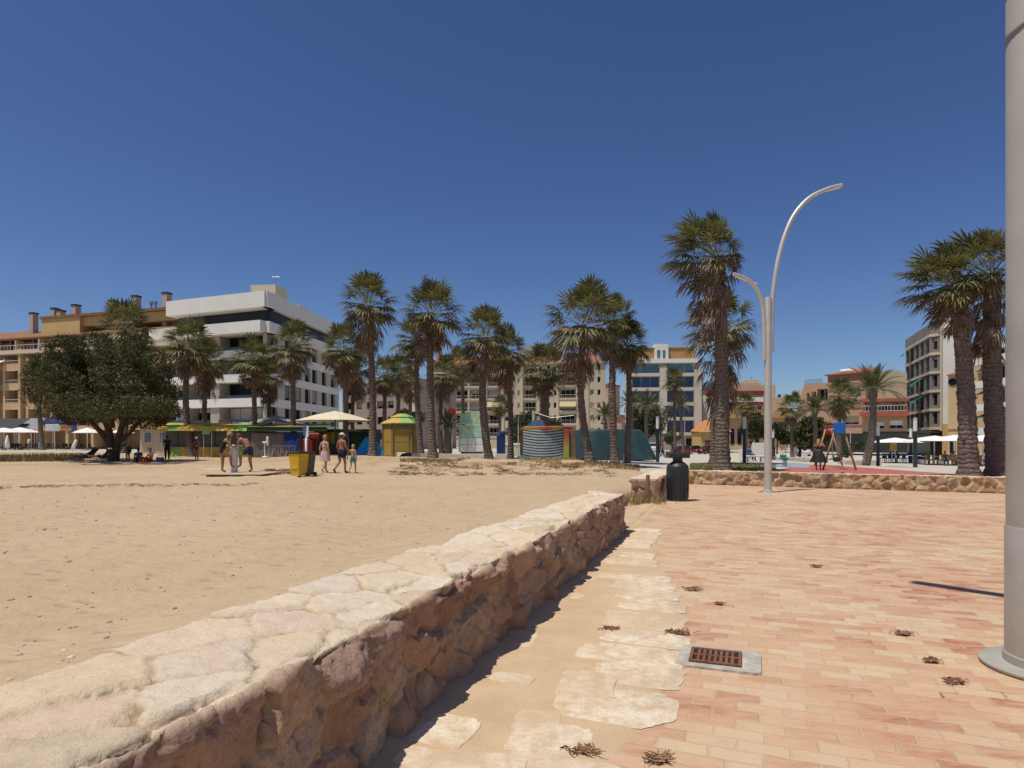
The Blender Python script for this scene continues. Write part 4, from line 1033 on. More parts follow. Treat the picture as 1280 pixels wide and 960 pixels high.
# pale timber awning on its front
b = MB(); s_ = 0; 
for px in (2,): s_ = fr.L * (px + 60) / 274; b.add([fr.pt(s_ - 2, .1, 14.3), fr.pt(s_ + 2.2, .1, 14.3), fr.pt(s_ + 2.2, 1.6, 13.5), fr.pt(s_ - 2, 1.6, 13.5)], [(0, 1, 2, 3)])
b.add([Vector(p) - Vector((0, 0, .06)) for p in b.v[:4]], [(3, 2, 1, 0)]); rel(t, b, 'awning', white_p)

t.scale = (1, 1, 1.085)
# --- grey block glimpsed between the palms
A = Vector((X(428, 128), 128, 0)); B = Vector((X(522, 118), 118, 0)); fr = Fr(A, B); mauve = pm('mauve_grey_render', (.34, .27, .23), .9, .08, .4)
t = thing('apartment_block', (B.x, B.y, .2), 'plain grey brown block mostly hidden behind the crowded palms', 'apartment block')
holes = []
for z in (1.2, 4.2, 7.2, 10.0):
    for i in range(5): holes.append((1.2 + i * 2.7, 2.7 + i * 2.7, z + .9, z + 2.3))
b = MB(); grid_wall(b, fr, 0, fr.L, 0, 13.0, holes, -.6, 0); core(b, fr, 0, fr.L, 12, 0, 13.0); rel(t, b, 'wall', mauve)
for h in holes: window(t, fr, *h, -.45, frame_d, gl_dark, 1)
b = MB(); fr.box(b, fr.L - 1.4, fr.L - .1, .02, .4, 5.5, 15.5); rel(t, b, 'side_strip', pm('cream_render', (.62, .54, .40), .85))
b = MB(); fr.box(b, -.1, fr.L + .1, -12, .15, 13.0, 13.5); rel(t, b, 'roof', pm('roof_grey', (.36, .32, .27), .9))

# --- cream central apartments
D = 152; A = Vector((X(536, D + 3), D + 3, 0)); B = Vector((X(757, D - 2), D - 2, 0)); fr = Fr(A, B)
creamw = pm('cream_sand_render', (.54, .45, .32), .85, .08, .3); cream_l = pm('pale_cream_render', (.58, .48, .34), .85, .06, .3); brown_r = pm('brown_loggia', (.16, .105, .075), .9, .1)
t = thing('apartment_block', (fr.pt(fr.L / 2, 0, 0).x, D, 0), 'long cream apartment building with tiled roof behind the middle palms', 'apartment block')
L = fr.L; z0s = [3.2 + 3.0 * i for i in range(6)]
px2s = lambda px: (px - 536) * L / 221.0
logs = [(569, 586), (588, 607), (611, 628), (656, 672), (701, 721)]; wins = [(648.5, 651.5), (685, 689.5), (693.5, 697), (725.5, 731), (553, 557), (560, 564), (633, 637), (640, 644), (738, 743), (747, 751)]
holes = []
for z in z0s:
    for (a_, b_) in logs: holes.append((px2s(a_), px2s(b_), z - .1, z + 2.1))
    for (a_, b_) in wins: holes.append((px2s(a_), px2s(b_), z + .5, z + 1.9))
b = MB(); grid_wall(b, fr, 0, L, 0, 20.2, holes, -1.6, 0); core(b, fr, 0, L, 13, 0, 20.2, -1.6); rel(t, b, 'wall', creamw)
for z in z0s:
    for q, (a_, b_) in enumerate(logs):
        s0, s1 = px2s(a_), px2s(b_)
        window(t, fr, s0 + .3, s1 - .3, z - .1, z + 2.0, -1.58, frame_w, gl_dark, 2, .08)
        railing(t, fr, s0, s1, -.08, z - .1, .85, frame_w, 8)
        b = MB(); fr.box(b, s0 - .1, s1 + .1, .0, .12, z - .45, z - .1); rel(t, b, 'sill', cream_l)
        if (q == 4 and abs(z - 9.2) < .1) or (q == 2 and abs(z - 9.2) < .1):
            w_ = MB(); w_.add([fr.pt(s0, .02, z + 2.1), fr.pt(s1, .02, z + 2.1), fr.pt(s1, .9, z + .9), fr.pt(s0, .9, z + .9), fr.pt(s0, .02, z + 2.04), fr.pt(s1, .02, z + 2.04), fr.pt(s1, .9, z + .84), fr.pt(s0, .9, z + .84)], [(0, 1, 2, 3), (7, 6, 5, 4), (0, 3, 7, 4), (1, 5, 6, 2), (3, 2, 6, 7)])
            rel(t, w_, 'awning', pm('striped_awning', (.50, .42, .24), .8, .3, 6))
    for (a_, b_) in wins:
        window(t, fr, px2s(a_), px2s(b_), z + .5, z + 1.9, -.3, frame_w, gl_dark if int(a_) % 2 else glass('pale_glass', (.25, .24, .22), .3), 0, .1)
b = MB()
for px in (566.5, 609, 630.5, 654, 674.5, 698.5, 723, 735): b = MB(); fr.box(b, px2s(px) - .25, px2s(px) + .25, .0, .22, 0, 19.6); rel(t, b, 'pilaster', cream_l)

b = MB(); fr.box(b, -.2, L + .2, -1.5, .4, 20.2, 20.6); rel(t, b, 'cornice', cream_l)
b = MB()
for (a_, b_) in ((538, 600), (606, 648), (655, 706), (708, 752)):
    s0, s1 = px2s(a_), px2s(b_); v_ = [fr.pt(s0, .3, 20.6), fr.pt(s1, .3, 20.6), fr.pt(s1 - 1.5, -3.5, 23.2), fr.pt(s0 + 1.5, -3.5, 23.2), fr.pt(s0, -7, 20.6), fr.pt(s1, -7, 20.6)]
    b.add(v_, [(0, 1, 2, 3), (1, 5, 2), (5, 4, 3, 2), (4, 0, 3), (0, 4, 5, 1)])
rel(t, b, 'roof', tile)
for px in (653, 662, 700, 545):
    b = MB(); s_ = px2s(px); fr.box(b, s_ - .6, s_ + .6, -4, -2.8, 21.5, 25.0); rel(t, b, 'chimney', pm('chimney_stone', (.44, .36, .28), .9))
q = fr.pt(px2s(735), -3, 22); b = MB(); b.tube([q, q + Vector((0, 0, 6))], .06, 5); rel(t, b, 'antenna', bolt_m)

# --- pinkish block beyond
A = Vector((X(748, 190), 190, 0)); B = Vector((X(776, 186), 186, 0)); fr = Fr(A, B)
t = thing('apartment_block', (A.x, A.y, 0), 'narrow pinkish block seen between the palms right of the cream apartments', 'apartment block')
b = MB(); fr.box(b, 0, fr.L * .45, -8, 0, 0, 18.5); fr.box(b, fr.L * .45, fr.L, -8, -.5, 0, 9); rel(t, b, 'wall', pm('pink_render', (.46, .30, .22), .9, .1, .4))
b = MB(); fr.box(b, -.3, fr.L * .45 + .2, -8.2, .3, 18.5, 19); fr.box(b, fr.L * .45 + .2, fr.L + .3, -8.2, .1, 9, 9.7); rel(t, b, 'roof', tile)
for z in (4, 7, 10, 13, 16): window(t, fr, 1, 2.2, z, z + 1.4, .02, frame_w, gl_dark, 0)

# --- modern block with blue glazing
D = 132; A = Vector((X(786, D), D, 0)); B = Vector((X(877, D - 1), D - 1, 0)); fr = Fr(A, B); L = fr.L; ps = lambda px: (px - 786) * L / 91
bone = pm('bone_render', (.58, .53, .43), .8, .05, .3); grey_base = pm('grey_base_cladding', (.30, .29, .28), .8, .08)
t = thing('apartment_block', (fr.pt(L / 2, 0, 0).x, D, 0), 'bone coloured modern block with wide blue windows and an orange penthouse wall', 'apartment block')
b = MB(); core(b, fr, .5, L, 12, 0, 18.7, -1.2); rel(t, b, 'wall', bone)
b = MB(); fr.box(b, ps(868), ps(877), -1.2, .1, 3.4, 16.6); fr.box(b, ps(825), ps(834), -1.2, .05, 3.4, 17.2); fr.box(b, ps(786), ps(790), -1.2, .05, 3.4, 16); rel(t, b, 'pier', bone)
zb = [Z(py, D) for py in (560, 542, 523.0, 504.5, 486, 468)]
for i, z in enumerate(zb[1:]):
    b = MB(); fr.box(b, ps(790), ps(825), -1.2, .12, z - .4, z + .25); fr.box(b, ps(834), ps(868), -1.2, .12, z - .4, z + .25); rel(t, b, 'balcony_band', bone)
for i in range(1, 6):
    z0 = zb[i] + .25; z1 = (zb[i + 1] - .4) if i < 5 else Z(454, D)
    g_ = gl_teal if i == 5 else gl_blue
    window(t, fr, ps(791), ps(825), z0, z1, -1.15, alu, g_, 2, .08); window(t, fr, ps(834), ps(868), z0, z1, -1.15, alu, g_, 2, .08)
b = MB(); fr.box(b, ps(786), ps(872), -1.2, .3, Z(454, D), Z(449, D)); rel(t, b, 'eaves_band', white_r)
b = MB(); fr.box(b, ps(797), ps(819), -5, -1.0, Z(449, D), Z(434, D)); fr.box(b, ps(836), ps(870), -5, -1.0, Z(449, D), Z(434, D)); rel(t, b, 'penthouse_wall', pm('orange_render', (.44, .24, .09), .85, .08, .5))
b = MB(); fr.box(b, ps(819), ps(836), -5, -.3, Z(449, D), Z(430, D)); rel(t, b, 'lift_tower', white_r)
b = MB(); fr.box(b, ps(796), ps(871), -5.2, -.8, Z(434, D), Z(433.4, D)); rel(t, b, 'roof', bone)
for (a_, c_) in ((822, 825.5), (829, 832)): window(t, fr, ps(a_), ps(c_), Z(448, D), Z(438, D), -.28, frame_d, gl_teal, 0)
b = MB(); fr.box(b, .2, L, -2.2, -.3, 0, 3.0); rel(t, b, 'ground_floor', grey_base)
window(t, fr, ps(858), ps(868), .3, 2.4, -.28, frame_d, gl_dark, 2)
b = MB(); fr.box(b, ps(876.9), ps(879.5), -8, -.5, 0, 16.4); rel(t, b, 'side_wall', grey_base)

# --- white house and orange house behind the big palm
D = 140
fr = Fr((X(875, D), D), (X(905, D), D)); L = fr.L
t = thing('house', (fr.pt(L / 2, 0, 0).x, D, 0), 'white rendered house end showing between the modern block and the big palm', 'house')
b = MB(); fr.box(b, 0, L, -10, 0, 5, Z(498, D)); rel(t, b, 'wall', white_r)
b = MB(); fr.box(b, L * .2, L, -9, -1, Z(498, D), Z(488, D)); rel(t, b, 'upper_wall', pm('cream_render', (.62, .54, .40), .85)); b = MB(); fr.box(b, L * .15, L, -9.2, -.8, Z(488, D), Z(484, D)); rel(t, b, 'roof', tile)
b = MB(); fr.box(b, L * .2, L, .02, .5, Z(495, D), Z(491.5, D)); rel(t, b, 'red_band', pm('red_band', (.30, .05, .045), .7, .1))
b = MB(); fr.box(b, 0, L, .0, .03, Z(503, D), Z(502.3, D)); rel(t, b, 'string_course', cream_c)
D = 125; fr = Fr((X(876, D), D), (X(912, D), D)); L = fr.L
t = thing('house', (fr.pt(L / 2, 0, 0).x, D, 0), 'low yellow house with an orange tiled roof behind the parked cars', 'house')
b = MB(); fr.box(b, 0, L, -8, 0, 0, Z(540, D)); rel(t, b, 'wall', pm('yellow_render', (.50, .34, .13), .85, .1, .5))
b = MB(); b.add([fr.pt(-.3, .5, Z(540, D)), fr.pt(L + .3, .5, Z(540, D)), fr.pt(L + .3, -5, Z(524, D)), fr.pt(2.2, -5, Z(524, D)), fr.pt(-.3, -9, Z(538, D)), fr.pt(L + .3, -9, Z(538, D))], [(0, 1, 2, 3), (0, 3, 4), (3, 2, 5, 4), (1, 5, 2), (0, 4, 5, 1)]); rel(t, b, 'roof', pm('orange_tile', (.44, .20, .08), .85, .2, 2))
b = MB(); fr.box(b, .8, 2.6, .01, .05, .1, 2.0); rel(t, b, 'door', pm('brown_door', (.13, .06, .035), .7))
window(t, fr, 3.6, 4.8, 1.0, 2.2, .02, frame_w, gl_dark, 1)

# --- cream house with dark red bands
D = 132; fr = Fr((X(908, D), D), (X(986, D - 2), D - 2)); L = fr.L; ps = lambda px: (px - 908) * L / 78
sand_r = pm('sand_render', (.55, .42, .27), .85, .06, .4); redb = pm('dark_red_band', (.20, .03, .03), .7, .1)
t = thing('house', (fr.pt(L / 2, 0, 0).x, D, 0), 'sand coloured house with dark red roof edge and balconies behind the street lamp', 'house')
b = MB(); fr.box(b, 0, ps(955), -10, 0, 0, Z(494, D)); fr.box(b, ps(955), L, -10, -.2, 0, Z(497, D)); rel(t, b, 'wall', sand_r)
b = MB(); fr.box(b, 0, ps(955), -10.2, .25, Z(494, D), Z(489, D)); rel(t, b, 'roof_edge', redb)
b = MB(); fr.box(b, ps(918), ps(955), -9, -2, Z(489, D), Z(478, D)); fr.box(b, ps(935), ps(952), -8.5, -2.5, Z(478, D), Z(474, D)); fr.box(b, ps(955), ps(972), -9, -1.5, Z(497, D), Z(481, D)); rel(t, b, 'roof_room', sand_r)
b = MB(); fr.box(b, ps(909), ps(954), .01, .5, Z(506.5, D), Z(503, D)); rel(t, b, 'balcony_slab', redb)
b = MB(); fr.box(b, ps(909), ps(954), .5, .54, Z(503, D), Z(497, D)); rel(t, b, 'balcony_rail', white_p)
b = MB(); fr.box(b, 0, L, .02, 1.4, Z(523, D), Z(517.5, D)); rel(t, b, 'canopy', pm('orange_canopy', (.50, .29, .12), .8, .1))
for px in (913, 922, 944, 960, 975): window(t, fr, ps(px), ps(px + 5), 1.2, 4.4, .02, frame_d, gl_dark, 1)
window(t, fr, ps(947), ps(952), Z(513, D), Z(507, D), .02, frame_w, gl_dark, 1)
for px, h_ in ((919, 4.6), (927, 5.5), (945, 3.4)):
    q = fr.pt(ps(px), -4, Z(489, D)); b = MB(); b.tube([q, q + Vector((0, 0, h_))], .05, 5); b.tube([q + Vector((-.6, 0, h_ - .3)), q + Vector((.6, 0, h_ - .3))], .03, 4); rel(t, b, 'antenna', bolt_m)
b = MB(); fr.box(b, ps(978), ps(981), -4, -3, Z(497, D), Z(492.5, D)); rel(t, b, 'chimney', frame_d)

# --- terracotta building with roof terrace
D = 104; fr = Fr((X(1004, D + 4), D + 4), (X(1082, D - 4), D - 4)); L = fr.L; ps = lambda px: (px - 1004) * L / 78
terra = pm('terracotta_brick', (.42, .26, .17), .88, .08, .6); terra_d = pm('terracotta_dark', (.30, .165, .11), .88, .1, .6)
t = thing('apartment_block', (fr.pt(L / 2, 0, 0).x, D, 0), 'terracotta brick block with stepped roof terraces behind the arching date palm', 'apartment block')
holes = [(ps(1009), ps(1012.5), Z(500, D), Z(489, D)), (ps(1018), ps(1021), Z(495, D), Z(488, D)), (ps(1023), ps(1036), Z(500, D), Z(485, D)), (ps(1062), ps(1076), Z(497, D), Z(486, D)), (ps(1055), ps(1074), Z(531, D), Z(520.5, D)), (ps(1010), ps(1030), Z(531, D), Z(521, D))]
b = MB(); grid_wall(b, fr, 0, L, 3.0, Z(478, D), holes, -.9, 0); core(b, fr, 0, L, 12, 0, Z(478, D), -.9); rel(t, b, 'wall', terra)
for q, h in enumerate(holes): window(t, fr, h[0], h[1], h[2], h[3], -.8, frame_w, gl_dark, 1 if h[1] - h[0] > 1 else 0, .07, blind=(.75, cream_c) if q in (4, 5) else None)
b = MB(); fr.box(b, ps(1030), L + .5, -8, -1.6, Z(478, D), Z(468, D)); rel(t, b, 'roof_room', terra_d)
b = MB(); fr.box(b, ps(1028), L + 1, -8.4, -.9, Z(468, D), Z(466.5, D)); b.add([fr.pt(ps(1034), -1.2, Z(466.5, D)), fr.pt(ps(1082), -1.2, Z(466.5, D)), fr.pt(ps(1074), -5, Z(459, D)), fr.pt(ps(1046), -5, Z(459, D)), fr.pt(ps(1082), -8, Z(466.5, D)), fr.pt(ps(1034), -8, Z(466.5, D))], [(0, 1, 2, 3), (1, 4, 2), (0, 3, 5), (3, 2, 4, 5)]); rel(t, b, 'roof', tile)
b = MB()
for px in (1048, 1053): q = fr.pt(ps(px), -2.4, Z(463.5, D)); b.ball(q, .8, .5, .4)
rel(t, b, 'water_tank', white_p)
railing(t, fr, .1, ps(1028), -.3, Z(478, D), .8, bolt_m, 20)
b = MB(); fr.box(b, -.1, L + .1, .01, .12, Z(511, D), Z(509, D)); fr.box(b, 0, L, .01, .1, Z(533, D), Z(531.6, D)); rel(t, b, 'string_course', terra_d)
b = MB(); fr.box(b, ps(1008), ps(1078), -.85, .03, .1, 3.0); rel(t, b, 'shopfront', glass('shop_dark3', (.02, .02, .02), .4))
fr2 = Fr((X(996, 124), 124), (X(1008, 120), 120)); b = MB(); fr2.box(b, 0, 2.2, -5, 0, 0, Z(487, 122)); rel(t, b, 'side_tower', cream_l)

# --- red banded house with a cream end wall
D = 98; fr = Fr((X(1078, D), D), (X(1134, D - 3), D - 3)); L = fr.L; ps = lambda px: (px - 1078) * L / 56
t = thing('apartment_block', (fr.pt(L / 2, 0, 0).x, D, 0), 'low building with dark red balcony bands between the date palm and the dark apartments', 'apartment block')
holes = [(ps(1090), ps(1106), Z(536, D), Z(528, D)), (ps(1112), ps(1129), Z(536, D), Z(526, D)), (ps(1081), ps(1131), Z(514, D), Z(503, D))]
b = MB(); grid_wall(b, fr, 0, L, 3.2, Z(500, D), holes, -1.2, 0); core(b, fr, 0, L, 12, 0, Z(500, D), -1.2); rel(t, b, 'wall', pm('ochre_brick', (.43, .28, .17), .88, .08, .5))
window(t, fr, *holes[0], -.4, frame_w, gl_dark, 1, .08, blind=(.55, white_p)); window(t, fr, *holes[1], -.4, frame_w, gl_dark, 1, .08, blind=(.6, white_p))
for a_ in (1083, 1099, 1115): window(t, fr, ps(a_), ps(a_ + 13), Z(514, D), Z(504, D), -1.15, frame_w, gl_dark, 2)
redt = pm('brick_red_band', (.34, .09, .06), .8, .1)
b = MB(); fr.box(b, -.3, L + .2, .02, .9, Z(521, D), Z(515, D)); fr.box(b, -.3, L + .2, .02, .5, Z(503, D), Z(499, D)); rel(t, b, 'balcony_band', redt)
railing(t, fr, 0, L, .85, Z(515, D), .9, white_p, 14)
b = MB(); fr.box(b, ps(1086), L, -10, -3, Z(500, D), Z(466, D)); fr.box(b, ps(1093), ps(1126), -10.5, -4, Z(466, D), Z(462, D)); rel(t, b, 'end_wall', pm('beige_render', (.44, .35, .25), .88, .06, .4))
b = MB(); fr.box(b, 0, L, -1.15, .03, 0, 3.2); rel(t, b, 'shopfront', glass('shop_dark4', (.03, .025, .02), .4))

# --- dark glazed corner block
c0 = Vector((X(1132, 118), 118, 0)); c1 = Vector((X(1162.5, 102), 102, 0)); c2 = Vector((X(1174.5, 101), 101, 0)); c3 = Vector((X(1216, 99), 99, 0))
fa = Fr(c0, c1); fb = Fr(c1, c2); fc = Fr(c2, c3)
greyw = pm('slate_grey_panel', (.225, .205, .18), .8, .12, .6); creamb = pm('cream_band', (.58, .48, .35), .8, .06)
t = thing('apartment_block', (c1.x, c1.y, -.45), 'dark grey corner apartments with cream floor bands and green sunshades', 'apartment block')
b = MB(); pl = [fa.pt(0, -1.0, 0), fa.pt(fa.L, -1, 0), fb.pt(fb.L, -1, 0), fb.pt(fb.L, -14, 0), fa.pt(0, -10, 0)]
b.prism([(p.x, p.y) for p in pl], -1, 21.0); rel(t, b, 'wall', greyw)
zs = [4.0 + 2.96 * i for i in range(6)]
for i, z in enumerate(zs):
    b = MB(); fa.box(b, 0, fa.L, -1.1, .12, z - .42, z); fb.box(b, .0, fb.L + .1, -1.1, .12, z - .42, z); rel(t, b, 'floor_band', creamb)
    if i == 5: continue
    z0, z1 = z, zs[i + 1] - .42
    n_ = 5; w_ = fa.L / n_
    b = MB(); holes = []
    for q in range(n_): holes.append((q * w_ + .7, (q + 1) * w_ - .5, z0 + .02, z1))
    grid_wall(b, fa, 0, fa.L, z0, z1, holes, -.95, 0); hb = [(.25, fb.L - .3, z0 + .5, z1 - .2)]; grid_wall(b, fb, 0, fb.L, z0, z1, hb, -.95, 0); rel(t, b, 'wall', greyw)
    for h in holes: window(t, fa, *h, -.85, frame_d, gl_dark, 1); railing(t, fa, h[0], h[1], -.1, h[2], .9, frame_d, 6)
    window(t, fb, *hb[0], -.3, frame_d, gl_dark, 2)
b = MB(); fa.box(b, -.2, fa.L, -1, .02, zs[5], zs[5] + 1.7); fb.box(b, 0, fb.L, -1, .02, zs[5], zs[5] + 1.7); rel(t, b, 'parapet', greyw)
b = MB(); fb.box(b, fb.L + .1, fb.L + .35, -1, .2, 3.4, zs[5] + 1.5); rel(t, b, 'downpipe', creamb)
green = pm('green_sunshade', (.02, .27, .20), .8, .1)
for (q, i) in ((1, 4), (3, 2), (3, 1)):
    w_ = fa.L / 5; s0, s1 = q * w_ + .5, (q + 1) * w_ - .4; z = zs[i] + 2.35
    b = MB(); v_ = [fa.pt(s0, .05, z), fa.pt(s1, .05, z), fa.pt(s1, 1.5, z - 1.0), fa.pt(s0, 1.5, z - 1.0)]; b.add(v_, [(0, 1, 2, 3)]); b.add([p - Vector((0, 0, .05)) for p in v_], [(3, 2, 1, 0)])
    v2 = [fa.pt(s1, 1.5, z - 1.0), fa.pt(s0, 1.5, z - 1.0), fa.pt(s0, 1.55, z - 1.35), fa.pt(s1, 1.55, z - 1.35)]; b.add(v2, [(0, 1, 2, 3)]); rel(t, b, 'sunshade', green)
b = MB(); fa.box(b, 0, fa.L, -.9, -.2, -.5, 3.5); fb.box(b, 0, fb.L, -.9, -.2, -.5, 3.5); rel(t, b, 'shopfront', glass('shop_dark5', (.02, .018, .016), .4))
b = MB(); fa.box(b, -2, fa.L, -.2, 4.5, 3.1, 3.35); fb.box(b, 0, fb.L, -.2, 4, 3.1, 3.35); rel(t, b, 'porch_roof', pm('dark_porch', (.10, .075, .055), .8))
b = MB()
for s_ in (0, 5, 10, 15): fa.box(b, s_, s_ + .3, 4.1, 4.4, -.5, 3.1)
rel(t, b, 'porch_column', white_p)

# --- white gable wall and church
t = thing('building', (fc.pt(3, 0, 0).x, 100, -.45), 'tall white rendered end wall between the dark apartments and the church', 'building')
b = MB(); fc.box(b, .35, fc.L * .75, -12, 0, 4.5, 20.8); rel(t, b, 'wall', white_r)
b = MB(); fc.box(b, .35, fc.L * .75, -12, .02, -.5, 4.5); rel(t, b, 'lower_wall', ochre)
b = MB(); fc.box(b, .3, fc.L * .75 + .05, -12.1, .1, 20.8, 21.1); rel(t, b, 'roof', bone)
D = 90; chm = pm('church_render', (.54, .40, .22), .85, .07, .4)
fr = Fr((X(1185, D + 1), D + 1), (X(1236, D - 2), D - 2)); L = fr.L; ps = lambda px: (px - 1185) * L / 51
t = thing('church', (fr.pt(L / 2, 0, 0).x, D, -.45), 'ochre church with small tiled bell tower behind the right palms', 'church')
b = MB(); fr.box(b, ps(1185), ps(1204), -6, 0, -.5, Z(468, D)); fr.box(b, ps(1204), ps(1236), -8, -.6, -.5, Z(478, D)); rel(t, b, 'wall', chm)
b = MB(); fr.box(b, ps(1194), ps(1196.2), -4.5, -.5, Z(468, D), Z(442, D)); fr.box(b, ps(1205), ps(1226), -4.5, -.5, Z(478, D), Z(442, D)); fr.box(b, ps(1196.2), ps(1205), -4.5, -.5, Z(468, D), Z(460, D)); fr.box(b, ps(1196.2), ps(1205), -4.5, -.5, Z(446, D), Z(442, D)); fr.box(b, ps(1196.2), ps(1205), -4.5, -3.6, Z(460, D), Z(446, D)); rel(t, b, 'bell_tower', chm)
def hip(mb, s0, s1, d0, d1, z0, z1):
    c_ = fr.pt((s0 + s1) / 2, (d0 + d1) / 2, z1); p_ = [fr.pt(s0, d1, z0), fr.pt(s1, d1, z0), fr.pt(s1, d0, z0), fr.pt(s0, d0, z0)]
    mb.add(p_ + [c_], [(0, 1, 4), (1, 2, 4), (2, 3, 4), (3, 0, 4), (3, 2, 1, 0)])
b = MB(); hip(b, ps(1192), ps(1229), -5, .1, Z(442, D), Z(433, D)); hip(b, ps(1183), ps(1206), -6.5, .5, Z(468, D), Z(461, D)); hip(b, ps(1222), ps(1240), -8.5, 0, Z(467, D), Z(461, D)); rel(t, b, 'roof', tile)
b = MB(); b.ball(fr.pt(ps(1200.5), -2.2, Z(452, D)), .45, .45, .55); rel(t, b, 'bell', bolt_m)
b = MB(); b.lathe([(.5, 0), (.5, .06)], 16, fr.M @ Matrix.Translation((ps(1191), -.07, Z(477, D))) @ Matrix.Rotation(R(90), 4, 'X')); rel(t, b, 'round_window', gl_dark)
b = MB(); fr.box(b, ps(1185) - .1, ps(1236), .01, .15, Z(536, D), Z(535, D)); rel(t, b, 'string_course', sand_r)
for (a_, c_) in ((1187, 1192), (1197, 1203), (1210, 1216)): window(t, fr, ps(a_), ps(c_), 0, 2.2, .02, frame_d, gl_dark, 0)
# white flats far right
D = 80; fr = Fr((X(1226, D + 4), D + 4), (X(1300, D - 6), D - 6)); L = fr.L; ps = lambda px: (px - 1226) * L / 74
t = thing('apartment_block', (fr.pt(L / 2, 0, 0).x, D, -.45), 'white flats with stacked balconies and green awnings beside the mast', 'apartment block')
b = MB(); core(b, fr, 0, L, 12, -.5, 13.5, -.8); rel(t, b, 'wall', white_r)
for z in (2.6, 5.6, 8.6, 11.6):
    b = MB(); fr.box(b, -.3, L, -.8, .9, z, z + .9); rel(t, b, 'balcony', white_r)
    window(t, fr, .4, 3.4, z + .9, z + 2.7, -.78, frame_w, gl_dark, 1)
    window(t, fr, 4.2, 6.8, z + .9, z + 2.7, -.78, frame_w, gl_dark, 1)
    b = MB(); v_ = [fr.pt(.2, -.7, z + 2.9), fr.pt(3.4, -.7, z + 2.9), fr.pt(3.4, .9, z + 2.2), fr.pt(.2, .9, z + 2.2)]; b.add(v_, [(0, 1, 2, 3)]); b.add([p - Vector((0, 0, .05)) for p in v_], [(3, 2, 1, 0)])
    if z in (2.6, 5.6, 8.6): rel(t, b, 'awning', pm('dark_green_awning', (.03, .10, .07), .8))
b = MB(); fr.box(b, -.2, L, -12, .2, 13.5, 14.2); rel(t, b, 'roof', white_r)
# ------------------------------------------------------------------ palms and trees
def leaf_mat(name, lo, hi, isl=.45, trans=.15, spec=.35):
    n = NT(name); o = n.obj()
    r = n.n('ShaderNodeNewGeometry').outputs['Random Per Island']
    c = n.mix(r, lo, hi)
    c = n.mix(n.ramp(n.noise(o, 1.3, 3), [(.35, 0), (.65, .6)]), c, tuple(x * .75 for x in lo))
    n.l(c, n.b.inputs['Base Color']); n.b.inputs['Roughness'].default_value = .6; n.b.inputs['Specular IOR Level'].default_value = spec
    tr = n.n('ShaderNodeBsdfTranslucent'); n.l(c, tr.inputs[0]); mx = n.n('ShaderNodeMixShader'); mx.inputs[0].default_value = trans
    n.l(n.b.outputs[0], mx.inputs[1]); n.l(tr.outputs[0], mx.inputs[2]); n.l(mx.outputs[0], n.out.inputs[0])
    return n.m
palm_green = leaf_mat('palm_leaf', (.105, .11, .034), (.27, .25, .095), trans=.28)
palm_yellow = leaf_mat('palm_leaf_yellowing', (.20, .17, .06), (.33, .27, .11))
palm_dead = leaf_mat('palm_leaf_dead', (.17, .105, .06), (.36, .25, .15), trans=.12)
date_green = leaf_mat('date_leaf', (.07, .085, .03), (.13, .14, .055))
bark = None
def bark_mat():
    n = NT('palm_bark'); o = n.obj()
    wv = n.n('ShaderNodeTexWave', wave_type='BANDS', bands_direction='Z'); wv.inputs['Scale'].default_value = 1.6; wv.inputs['Distortion'].default_value = 5; wv.inputs['Detail'].default_value = 3; wv.inputs['Detail Scale'].default_value = 2.5
    n.l(o, wv.inputs['Vector'])
    g = n.noise(o, 7, 6, .7)
    c = n.mix(n.ramp(g, [(.35, 0), (.7, 1)]), (.10, .075, .062), (.27, .215, .175))
    c = n.mix(n.math('MULTIPLY', wv.outputs[1], .4), c, (.13, .10, .082))
    n.l(c, n.b.inputs['Base Color']); n.b.inputs['Roughness'].default_value = .95; n.b.inputs['Specular IOR Level'].default_value = .1
    n.l(n.bump(n.math('ADD', g, wv.outputs[1]), .8, .04), n.b.inputs['Normal'])
    return n.m
bark = bark_mat()
stub_m = pm('leaf_stub', (.20, .135, .09), .95, .3, 4, isl=.45)

